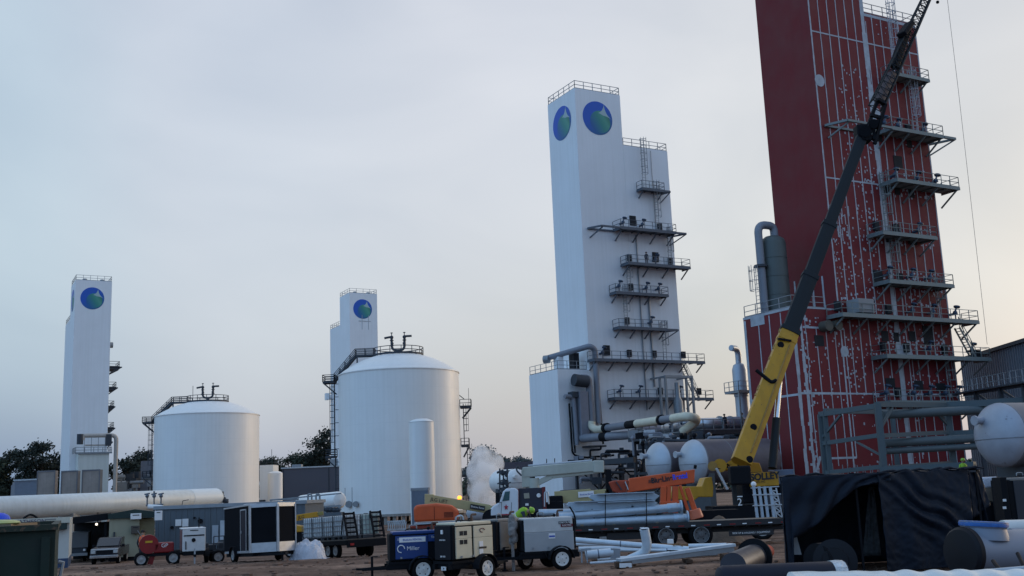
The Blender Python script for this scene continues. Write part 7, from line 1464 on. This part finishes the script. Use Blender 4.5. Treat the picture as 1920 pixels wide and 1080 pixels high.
# spoil heap before the crane wheel
mm = MB(); c = at(1345, 965, 54); N = 16; f_ = []
for j in range(N):
    for i in range(N): x, y = (i / (N - 1) - .5) * 2.6, (j / (N - 1) - .5) * 2.2; r_ = math.hypot(x / 1.3, y / 1.1); mm.v.append(Vector((c.x + x, 54 + y, gz(c.x, 54) - .05 + 1.35 * max(0, 1 - r_ ** 1.5) + .12 * noise.noise(Vector((x * 2, y * 2, 0))))))
mm.f = [(j * N + i, j * N + i + 1, (j + 1) * N + i + 1, (j + 1) * N + i) for j in range(N - 1) for i in range(N - 1)]; mm.m = [0] * len(mm.f); o = single(mm, 'dirt_mound', pm('mound_dirt', (.10, .07, .05), .95, var=.4, scale=2, bump=.8, bscale=8), 'rounded dirt mound behind the flatbed below the crane cab', 'dirt mound', smooth=True)
# galvanised rack with ladder hanging below the lettered counterweight
D = 50; t = thing('galvanised_rack', 'upright galvanised tube rack with zigzag ladder below the lettered yellow counterweight', 'rack', base(1438, 990, D)); P = lambda u, v, y=D: at(u, v, y)
for u in (1413, 1423, 1433, 1444): m = MB(); m.beam(P(u, 912), P(u + 7, 971), .12, .12); m.build('upright', PPG, t, world=True)
for v in (928, 948): m = MB(); m.beam(P(1411, v, D - .08), P(1466, v - 2, D - .08), .05); m.build('cross_rail', LTST, t, world=True)
m = MB()
for k in range(5): m.beam(P(1446 + k * 2, 920 + k * 10, D), P(1456 + k * 2, 920 + k * 10, D), .05); m.beam(P(1446 + k * 2, 920 + k * 10, D), P(1456 + (k + 1) * 2, 930 + k * 10, D), .05)
m.beam(P(1445, 915), P(1456, 970), .06); m.beam(P(1455, 915), P(1467, 970), .06); m.build('ladder', LTST, t, world=True)
p = P(1440, 971); m = MB(); m.bb(P(1410, 0).x, P(1470, 0).x, D - .5, D + .5, gz(p.x, D), p.z); m.build('base_box', DTRIM, t, world=True)
p = P(1413, 908); m = MB(); m.sphere(p, .13, 10); m.build('cap', LETW, t, world=True)
# fence of tubular frames behind the blue welder
D = 58; t = thing('steel_frame_stack', 'stack of thin pale steel frames standing behind the blue welder', 'steel frames', base(742, 1000, D)); P = lambda u, v, y=D: at(u, v, y)
m = MB()
for v in (978, 994): m.beam(P(726, v), P(760, v - 1.5), .07)
for k in range(9): m.beam(P(727 + k * 4, 978), P(729 + k * 4, 994), .05); m.beam(P(727 + k * 4, 994), P(730 + k * 4, 978), .04)
m.build('lattice', LTST, t, world=True); m = MB(); m.bb(P(724, 0).x, P(762, 0).x, D - .1, D + 1, t.location.z, P(740, 995).z); m.build('base_crate', DTRIM, t, world=True)
# ------------------------------------------------------------------ pipes lying on the dirt
WP = pm('white_primed_pipe', (.55, .63, .70), .4, .15, var=.1, scale=4, col2=(.16, .2, .26), thr=.7)
def gp_pipe(lab, a, b, r_, n=18, mat=WP, cap=True, group='white pipes on the dirt', hollow=True):
    a, b = Vector(a), Vector(b); o = thing('steel_pipe', lab, 'pipe', (a.x, a.y, min(a.z, b.z) - r_), 0, group); m = MB(); m.cyl(a, b, r_, n=n); m.build('barrel', mat, o, world=True, smooth=True)
    d = (b - a).normalized()
    for p, s in ((a, -1), (b, 1)): m = MB(); m.lathe([(r_ * .86, 0), (r_ * .8, .004)], p + d * s * .002, d * s, n); m.build('open_end', DARKO, o, world=True)
    m = MB(); m.lathe([(r_ + .004, 0), (r_ + .007, .02), (r_ + .004, .04)], a.lerp(b, .45), d, n); m.build('weld_ring', pm('weld_blue_grey', (.12, .16, .22), .6), o, world=True); return o
gp_pipe('long white pipe topmost on the heap, its end hidden by the light grey welder', at(1060, 1011, 41), at(1292, 1030, 40), .105)
gp_pipe('long white pipe crossing under the topmost one', at(1085, 1030, 41.5), at(1362, 1023, 41), .10)
gp_pipe('long white pipe lying rearmost on the heap', at(1080, 1020, 43), at(1330, 1027, 42.5), .08)
gp_pipe('short fat white pipe ending in a square plate', at(1097, 1041, 39), at(1150, 1036, 39), .16, hollow=False)
m = MB(); c = at(1154, 1038, 38.9); m.box(c, (.34, .06, .36), Matrix.Rotation(R(5), 3, 'Y')); single(m, 'steel_plate', pm('plate_grey', (.28, .31, .35), .5, .3), 'square grey plate leaning on the short fat pipe', 'plate', bevel=.005)
gp_pipe('thin white tube pointing towards the welder wheel', at(1106, 1056, 37.2), at(1290, 1043, 37.2), .045)
gp_pipe('white pipe lying before the channel, ending at its wide end', at(1210, 1046, 37.5), at(1368, 1027, 38.4), .09)
gp_pipe('white pipe resting against the back of the elbow pipe', at(1120, 1050, 39.5), at(1345, 1037, 39.5), .085)
gp_pipe('slim white pipe low on the ground behind the short fat pipe', at(1150, 1031, 40.2), at(1372, 1033, 39.8), .06)
t = thing('pipe_elbow', 'white elbow pipe with one arm standing up from the heap', 'pipe', at(1216, 1046, 37.9)); m = MB(); m.tube(arc([at(1208, 992, 37.6), at(1216, 1034, 37.8), at(1178, 1051, 38)], .45, 8), .165, 18); m.build('barrel', WP, t, world=True, smooth=True)
m = MB(); d = (at(1208, 992, 37.6) - at(1209, 1000, 37.6)).normalized(); m.lathe([(.14, 0), (.13, .004)], at(1208, 992, 37.6) + d * .003, d, 18); m.build('open_end', DARKO, t, world=True)
t = thing('steel_channel', 'wide white channel with grey underside lying in front of the pipe heap', 'channel', at(1270, 1052, 36.5)); a, b = at(1160, 1056, 36.2), at(1375, 1034, 37.6)
m = MB(); d = (b - a).normalized(); m.beam(a + Vector((0, 0, .1)), b + Vector((0, 0, .22)), .42, .1); m.build('top_flange', WP, t, world=True, bevel=.01); m = MB(); m.prism([a + Vector((0, -.2, .05)), b + Vector((0, -.2, .18)), b + Vector((0, -.2, .0)), a + Vector((0, -.2, -.06))], (0, .04, 0)); m.build('web', pm('channel_grey', (.30, .32, .34), .5, .2), t, world=True)
m = MB(); m.bb(a.x - .12, a.x + .42, 35.95, 36.5, 0.0, .16); single(m, 'timber_block', pm('dark_wood', (.07, .04, .025), .9, var=.3), 'dark wooden block under the narrow end of the white channel', 'timber')
m = MB(); c = at(1173, 1060, 35.9); m.box(c, (.4, .02, .14)); single(m, 'paper_tag', LETW, 'white paper tag on the end of the channel', 'tag')
for i, (u, v_) in enumerate(((1290, 1052), (1362, 1043))): c = at(u, v_, 37.0); m = MB(); m.bb(c.x - .1, c.x + .1, 36.6, 37.7, 0, max(.1, at(u, v_ - 3, 37).z)); single(m, 'timber_block', pm('dark_wood', (.07, .04, .025)), ('dark wooden block under the middle of the white channel', 'dark wooden block under the wide end of the white channel')[i], 'timber')
a, b = at(1254, 1035, 37.0), at(1302, 1036, 37.3); m = MB(); m.beam(a, b, .3, .13); single(m, 'rubber_mat', BLACK, 'black rubber strip lying on top of the white pipes', 'mat', bevel=.02)
a, b = at(1221, 1021, 40.3), at(1290, 1022, 40.5); m = MB(); m.beam(a, b, .1, .09); m.tube([at(1262, 1022, 40), at(1272, 1019, 40.1), at(1280, 1024, 40)], .03, 5); single(m, 'wooden_post', pm('brown_wood', (.22, .12, .06), .85, var=.25, scale=6), 'brown wooden post lying among the white pipes', 'timber')
c = at(1257, 1016, 42); m = MB(); m.box(c, (.22, .2, .2)); m.box(c - Vector((0, 0, .15)), (.1, .1, .12)); single(m, 'white_block', LETW, 'small white block standing before the flatbed wheel', 'block', bevel=.01)
c = at(1093, 1042, 38.6); m = MB(); m.beam(c + Vector((-.04, 0, .2)), (c.x - .05, 38.6, 0), .05); m.beam(c + Vector((.12, 0, .2)), (c.x + .15, 38.6, 0), .05); m.beam(c + Vector((-.06, 0, .2)), c + Vector((.3, 0, .22)), .08); single(m, 'pipe_stand', PPG, 'small galvanised stand under the short fat pipe', 'stand')
# ------------------------------------------------------------------ tarpaulin shelter
TARP = pm('dark_blue_tarpaulin', (.008, .012, .021), .62, var=.3, scale=1.5, bump=.4, bscale=7, spec=.18)
def sheet(par, fn, nu, nv, mat, name='tarpaulin', th=.012):
    m = MB(); m.v = [Vector(fn(i / (nu - 1), j / (nv - 1))) for j in range(nv) for i in range(nu)]
    m.f = [(j * nu + i, j * nu + i + 1, (j + 1) * nu + i + 1, (j + 1) * nu + i) for j in range(nv - 1) for i in range(nu - 1)]; m.m = [0] * len(m.f)
    o = m.build(name, mat, par, world=True, smooth=True); q = o.modifiers.new('s', 'SOLIDIFY'); q.thickness = th; return o
t = thing('tarpaulin_shelter', 'dark blue tarpaulin work shelter open at one side, draped over a frame', 'shelter', (10.3, 31, 0))
YF, YB = 30.0, 33.5
TL, TR = at(1466, 894, YF), at(1828, 881, YF + 1)
for p in ((TL.x + .08, YF + .05), (TR.x, YF + 1), (TL.x + .95, YB), (TR.x + .2, YB), (TL.x + 2.1, YF + .3)): m = MB(); m.beam((p[0], p[1], 0), (p[0], p[1], 2.58), .06); m.build('tent_post', BLACK, t, world=True)
m = MB(); m.beam((TL.x, YF + .05, 2.6), (TR.x, YF + 1, 2.62), .05); m.beam((TL.x + .9, YB, 2.6), (TR.x, YB, 2.62), .05); m.build('ridge_bar', DKST, t, world=True)
nz3 = lambda x, y, z=0: noise.noise(Vector((x, y, z)))
sheet(t, lambda u, v: (TL.x - .05 + .8 * v * (1 - u) + (TR.x - TL.x + .25) * u, YF + (YB - YF) * v + u, 2.68 + .07 * nz3(u * 9, v * 3) + .05 * nz3(u * 25, v * 9, 2) - .05 * math.sin(u * math.pi * 3) ** 2 * math.sin(v * math.pi)), 60, 16, TARP, 'roof_sheet')
sheet(t, lambda u, v: (TL.x + .8 + (TR.x - TL.x - .5) * u, YB + .1 + .08 * nz3(u * 12, v, 5), .02 + 2.66 * (1 - v)), 50, 10, TARP, 'rear_sheet')
# side wall at the left
sheet(t, lambda u, v: (TL.x + .85 * u - .12 * v + .06 * nz3(u * 5, v * 3, 7), YF - .05 + (YB - YF) * u, 2.66 * (1 - v) + .02), 20, 14, TARP, 'side_sheet')
# swag pulled from the top left: lower edge runs from half height at the post up to the middle of the roof bar
def swag(u, v):
    top = 2.68; e = 1.02 + 1.35 * sm(u * 1.25) ** 1.1 if u < .9 else 2.45
    if u < .05: e = .06
    x = TL.x - .03 + 3.0 * u; z = top * (1 - v) + (top - (top - e)) * v if False else top - (top - e) * v
    return (x, YF - .06 + .09 * nz3(u * 7 + v * 2, v * 3, 1) + .06 * math.sin((u * 3 + v) * 9) * v, z + .03 * nz3(u * 20, v, 4) * v)
sheet(t, swag, 50, 20, TARP, 'front_swag')
# big front curtain with diagonal pull folds
X0, X1 = at(1642, 890, YF).x, at(1812, 890, YF + .8).x
def curtain(u, v):
    x = X0 + (X1 - X0) * u; x -= .25 * v * (u ** 2)
    w = v - .72 * u + .12 * nz3(u * 2.2, v * 2, 3); env = math.exp(-((w - .02) / .26) ** 2) * (.35 + .65 * min(1, u * 2.2))
    fold = .085 * env * math.sin(w * 34 + 3.5 * nz3(u * 2, v * 2, 1)) * (.6 + .8 * nz3(u * 4, v * 4, 7) + .3) - .16 * math.exp(-((w - .16) / .045) ** 2) * u
    hang = .05 * math.sin(u * 13 + 2 * nz3(u * 3, v, 2)) * sm((w - .15) * 3); cr_ = .03 * abs(nz3(u * 9, v * 11, 8)) + .012 * nz3(u * 24, v * 20, 5)
    swell = .30 * math.sin(math.pi * v * .7) * (.3 + u * .7)
    return (x + .04 * nz3(u * 4, v * 6, 3), YF - .1 + .8 * u - swell + fold + hang + cr_, 2.66 * (1 - v) + .05 - .07 * math.sin(math.pi * 3 * u) ** 2 * (1 - v))
sheet(t, curtain, 130, 100, TARP, 'front_curtain', .015)
sheet(t, lambda u, v: (TR.x - .25 + .45 * u + .2 * v * u, YF + .9 + .3 * u + .06 * nz3(u * 5, v * 6, 2), 2.66 - 1.35 * v * (1 - .25 * u)), 16, 20, TARP, 'corner_flap')
sheet(t, lambda u, v: (TR.x + .3 * v + .05 * nz3(u * 4, v * 3), YF + 1 + (YB - YF - 1) * u, 2.66 * (1 - v) + .03), 16, 12, TARP, 'end_sheet')
PATT = pm('grey_patterned_sheet', (.045, .05, .055), .8, var=.6, scale=9)
a, b = at(1606, 925, 31.6), at(1640, 925, 31.6); sheet(t, lambda u, v: (a.x + (b.x - a.x) * (u * (.3 + .7 * v) + .7 * (1 - v)), 31.6 + .06 * nz3(u * 6, v * 3, 6), 2.3 - 1.95 * v), 10, 16, PATT, 'inner_curtain')
a, b = at(1480, 980, 30.4), at(1502, 980, 30.4); m = MB(); m.prism([at(1480, 978, 30.3), at(1490, 990, 30.3), at(1503, 1040, 30.3), at(1480, 1040, 30.3)], (0, .04, 0)); m.build('pale_board', pm('pale_board', (.20, .22, .24), .7, var=.15), t, world=True)
rr = random.Random(5)
for i in range(8):
    u = 1500 + 330 * rr.random(); p = Vector((at(u, 886, YF + .4).x, YF + .5, 2.69)); m = MB(); m.tube([p, p + Vector((.15, .05, .02)), p + Vector((.35, .08, .025 + .03 * rr.random())), p + Vector((.6, .1, .0))], [.02, .035, .04, .015], 7); m.build('gathered_fold', TARP, t, world=True, smooth=True)
p = at(1812, 902, 31.2); m = MB(); m.prism([p + Vector((-.05, 0, -.1)), p + Vector((.06, 0, -.02)), p + Vector((.08, 0, .16)), p + Vector((-.02, 0, .1))], (0, .03, 0)); m.build('white_gap_patch', LETW, t, world=True, bevel=.005)  # white patch added in place of a hole with brightness showing through
# things beside the shelter
c = at(1438, 1034, 29.5); t = thing('orange_float', 'orange ball shaped float on the dirt beside the shelter', 'float', (c.x, c.y, 0)); m = MB(); m.sphere((c.x, c.y, max(c.z, .18)), .18, 16, (1.1, 1, 1)); m.build('ball', pm('float_orange', (.62, .13, .07), .5, var=.1), t, world=True, smooth=True); m = MB(); m.cyl((c.x + .16, c.y, .2), (c.x + .42, c.y, .22), .05, n=8); m.build('stem', LTST, t, world=True); m = MB(); m.tube([(c.x - .1, c.y, max(c.z, .18) - .17), (c.x - .1, c.y, 0)], .06, 6); m.build('foot', DKST, t, world=True)
t = thing('flanged_spool', 'grey pipe stub with a dark round flange lying beside the orange float', 'pipe', (at(1410, 1050, 26).x, 26, 0)); a, b = at(1375, 1062, 24.6), at(1414, 1044, 26.4); m = MB(); m.cyl(a, b, .3, n=28); m.build('barrel', pm('slate_pipe', (.05, .052, .065), .45, .3, var=.15), t, world=True, smooth=True); d = (b - a).normalized(); m = MB(); m.lathe([(.43, 0), (.43, .07)], b, d, 32); m.build('flange', BLACK, t, world=True, smooth=True); m = MB(); m.bb(a.x - .1, b.x + .2, 24.6, 26.2, 0, min(a.z, b.z) - .28 if min(a.z, b.z) > .4 else .02); m.build('cradle', DTRIM, t, world=True)
t = thing('round_flange', 'large black round blind flange leaning upright before the shelter opening', 'flange', (at(1568, 1060, 25).x, 25, 0)); c = at(1566, 1052, 25); m = MB(); m.lathe([(.47, -.06), (.49, -.03), (.49, .04), (.3, .07), (.28, .12), (.02, .13)], c, Vector((-.25, -1, .1)), 40); m.build('plate', pm('flange_black', (.009, .010, .014), .6, var=.3, spec=.2), t, world=True, smooth=True)
m = MB(); m.cyl(c + Vector((-.35, .2, -.02)), c + Vector((.1, .5, -.02)), .42, n=30); m.build('drum', BLACK, t, world=True, smooth=True); m = MB(); m.bb(c.x - .5, c.x + .4, 24.9, 25.6, 0, max(.03, c.z - .45)); m.build('cradle', DTRIM, t, world=True)
a, b = at(1352, 1085, 19), at(1582, 1075, 19.6); t = thing('black_pipe', 'blue black coated pipe lying lowest in the picture with plastic on its end', 'pipe', (a.x, 19, 0)); NV = pm('blue_black_coating', (.009, .012, .024), .5, var=.2, scale=3, spec=.25); r_ = .22
m = MB(); d = (b - a).normalized(); L_ = (b - a).length; m.lathe([(.1, -.07), (r_ * .85, -.03), (r_, .05), (r_, L_)], a, d, 30); m.build('barrel', NV, t, world=True, smooth=True)
m = MB(); m.lathe([(r_ + .012, 0), (r_ + .02, .12), (r_ + .01, .24)], b - d * .27, d, 14); m.build('plastic_wrap', pm('crumpled_plastic', (.55, .58, .6), .3, var=.3, scale=9, bump=1, bscale=20), t, world=True)
m = MB()
for s in (.12, .8): p = a.lerp(b, s); m = MB(); m.bb(p.x - .15, p.x + .15, p.y - .4, p.y + .4, 0, p.z - r_ * .97); m.build('wood_cribbing', pm('dark_wood', (.07, .04, .025)), t, world=True)
# large tee pipe
t = thing('pipe_tee', 'large pale blue grey pipe tee with black end cap and blue painted upper mouth', 'pipe', (at(1860, 1040, 22).x, 22, 0)); TE = pm('pale_blue_grey_paint', (.185, .215, .275), .45, .1, var=.08, scale=1.5, col2=(.13, .15, .19), thr=.66)
a = at(1808, 1036, 21.6); b = at(1990, 1030, 22.6); d = (b - a).normalized(); r_ = .42; m = MB(); m.cyl(a, b, r_, n=44); m.build('run_barrel', TE, t, world=True, smooth=True)
m = MB(); m.lathe([(.5, -.0), (.5, .1), (r_ + .01, .101)], a - d * .05, d, 44); m.build('end_flange', pm('flange_black', (.016, .017, .022)), t, world=True, smooth=True); m = MB(); m.lathe([(.49, 0), (.44, .06), (.2, .1), (.01, .105)], a - d * .05, -d, 44); m.build('end_cap', pm('flange_black', (.016, .017, .022)), t, world=True, smooth=True)
n0 = at(1846, 1036, 21.85); n1 = at(1844, 984, 21.85); u_ = (n1 - n0).normalized(); H_ = (n1 - n0).length; m = MB(); m.lathe([(.47, r_ * .6), (.455, r_ * .85), (.43, r_ * 1.05), (.42, r_ * 1.2), (.42, H_ - .08), (.46, H_ + .0), (.46, H_ + .06), (.40, H_ + .061), (.38, H_ - .1), (.3, H_ - .1)], n0, u_, 44); m.build('branch_barrel', TE, t, world=True, smooth=True)
m = MB(); m.lathe([(.385, H_ - .1), (.40, H_ + .065), (.41, H_ + .066)], n0, u_, 44); m.lathe([(.46, H_ - .03), (.466, H_ + .03), (.45, H_ + .067), (.4, H_ + .067)], n0, u_, 44); m.build('painted_mouth', pm('marking_blue', (.02, .11, .36), .5, var=.35, scale=5, col2=(.25, .32, .4), thr=.58), t, world=True, smooth=True)
for s in (.2, .85): p = a.lerp(b, s); m = MB(); m.bb(p.x - .15, p.x + .15, p.y - .5, p.y + .5, 0, p.z - r_ * .97); m.build('wood_cribbing', pm('dark_wood', (.07, .04, .025)), t, world=True)
t = thing('long_white_pipe', 'white pipe passing behind the pale pipe tee mouth at the picture edge', 'pipe', (at(1930, 985, 24).x, 24, 0)); a, b = at(1880, 990, 24.2), at(2050, 985, 24.8); m = MB(); m.cyl(a, b, .17, n=24); m.build('barrel', pm('white_pipe_coat', (.55, .58, .58), .4, var=.06), t, world=True, smooth=True); a2, b2 = at(1895, 1003, 23.9), at(2050, 998, 24.4); m = MB(); m.cyl(a2, b2, .14, n=24); m.build('lower_barrel', TE, t, world=True, smooth=True)
for s in (.25, .8): p = a.lerp(b, s); m = MB(); m.bb(p.x - .1, p.x + .1, p.y - .2, p.y + .2, 0, p.z - .36); m.build('pipe_stand', DTRIM, t, world=True)
for i, (u0, v0, u1, v1) in enumerate(((1862, 1052, 1880, 1075), (1908, 1038, 1926, 1075))): m = MB(); m.tube([at(u0, v0, 19.5), at(u1, v1, 18.8), (at(u1, v1, 18.8).x + .1, 18.7, 0)], .035, 8); single(m, 'rubber_hose', BLACK, ('thin black hose bending down before the pipe tee', 'second black hose at the very edge before the pipe tee')[i], 'hose')
m = MB(); a, b = at(1800, 1076, 17), at(1990, 1060, 17.4); m.cyl(a, b, .04, n=10); o = single(m, 'steel_rod', PPG, 'slim pale steel rod lying over the white wrapped bundle', 'rod', smooth=True)
# white wrapped bundle along the lower edge
t = thing('wrapped_bundle', 'white plastic wrapped bundle along the lower picture edge', 'bundle', (6, 12.6, 0)); a, b = at(1470, 1086, 12.4), at(1990, 1080, 13.2); WPL = pm('white_shrink_wrap', (.62, .66, .66), .35, var=.05, scale=3, bump=.5, bscale=7)
def wrapf(u, v):
    c = a.lerp(b, u); an = math.pi * (v * 1.0); r_ = .17 + .012 * math.sin(u * 62) * (u > .35) + .01 * nz3(u * 18, v * 4); return (c.x, c.y - r_ * 1.6 * math.cos(an), c.z - .09 + r_ * math.sin(an) * (1 if u > .02 else .6))
sheet(t, wrapf, 160, 16, WPL, 'shrink_wrap'); m = MB(); m.beam(a - Vector((0, 0, .12)), b - Vector((0, 0, .12)), .44, .1); m.build('timber_core', pm('scrap_wood', (.2, .15, .1)), t, world=True)
for s in (.1, .5, .9):
    p = a.lerp(b, s)
    for k in (-.25, .25): m = MB(); m.beam((p.x, p.y + k * .6, p.z - .18), (p.x, p.y + k * 1.4, 0), .07); m.build('trestle_leg', DTRIM, t, world=True)
# black machines and white wrapped box at the edge
t = thing('wrapped_pallet', 'white plastic wrapped box on a dark cart beside the shelter corner', 'pallet', (at(1850, 920, 38).x, 38, 0)); a, b = at(1836, 896, 38), at(1868, 940, 38); m = MB(); m.bb(a.x, b.x, 37.7, 38.6, b.z, a.z); m.build('box', pm('cardboard_brown', (.17, .13, .10), .7, var=.2, scale=4), t, world=True, bevel=.03)
m = MB(); m.bb(a.x - .02, b.x + .02, 37.68, 38.62, a.z - .35, a.z + .02); m.build('plastic_wrap', pm('milky_wrap', (.45, .46, .52), .3, var=.15, scale=5, bump=.6, bscale=12), t, world=True, bevel=.05)
m = MB(); m.bb(a.x - .1, b.x + .1, 37.6, 38.7, .3, b.z - .005); m.build('cart', DTRIM, t, world=True, bevel=.03)
for x in (a.x, b.x): wheel(t, (x - t.location.x, -.35, .2), .2, .1, GRIM, out=-1, lugs=False)
q = base(1905, 975, 37); w = welder('black machine with grey lid at the picture edge beside the wrapped box', (q.x + .5, 37, 0), R(8), 'grey', L=2.0, Wd=1.0, zt=2.35, zb=.75, group=None); 
for c in kids(w):
    if c.name.startswith('side_door'): c.data.materials[0] = pm('locker_dark', (.03, .034, .045), .6)
q2 = at(1878, 925, 36); t = thing('tool_locker', 'black steel locker with small white labels before the edge machine', 'locker', (q2.x, 36, 0)); a, b = at(1868, 895, 36), at(1888, 960, 36); m = MB(); m.bb(a.x, b.x, 35.7, 36.4, .06, a.z); m.build('body', DTRIM, t, world=True, bevel=.03)
for v_ in (938, 952): c = at(1884, v_, 35.68); m = MB(); m.bb(c.x - .06, c.x + .05, 35.68, 35.695, c.z - .04, c.z + .04); m.build('white_label', LETW, t, world=True)
m = MB(); m.bb(a.x + .05, b.x - .05, 35.75, 36.3, 0, .058); m.build('feet', BLACK, t, world=True)
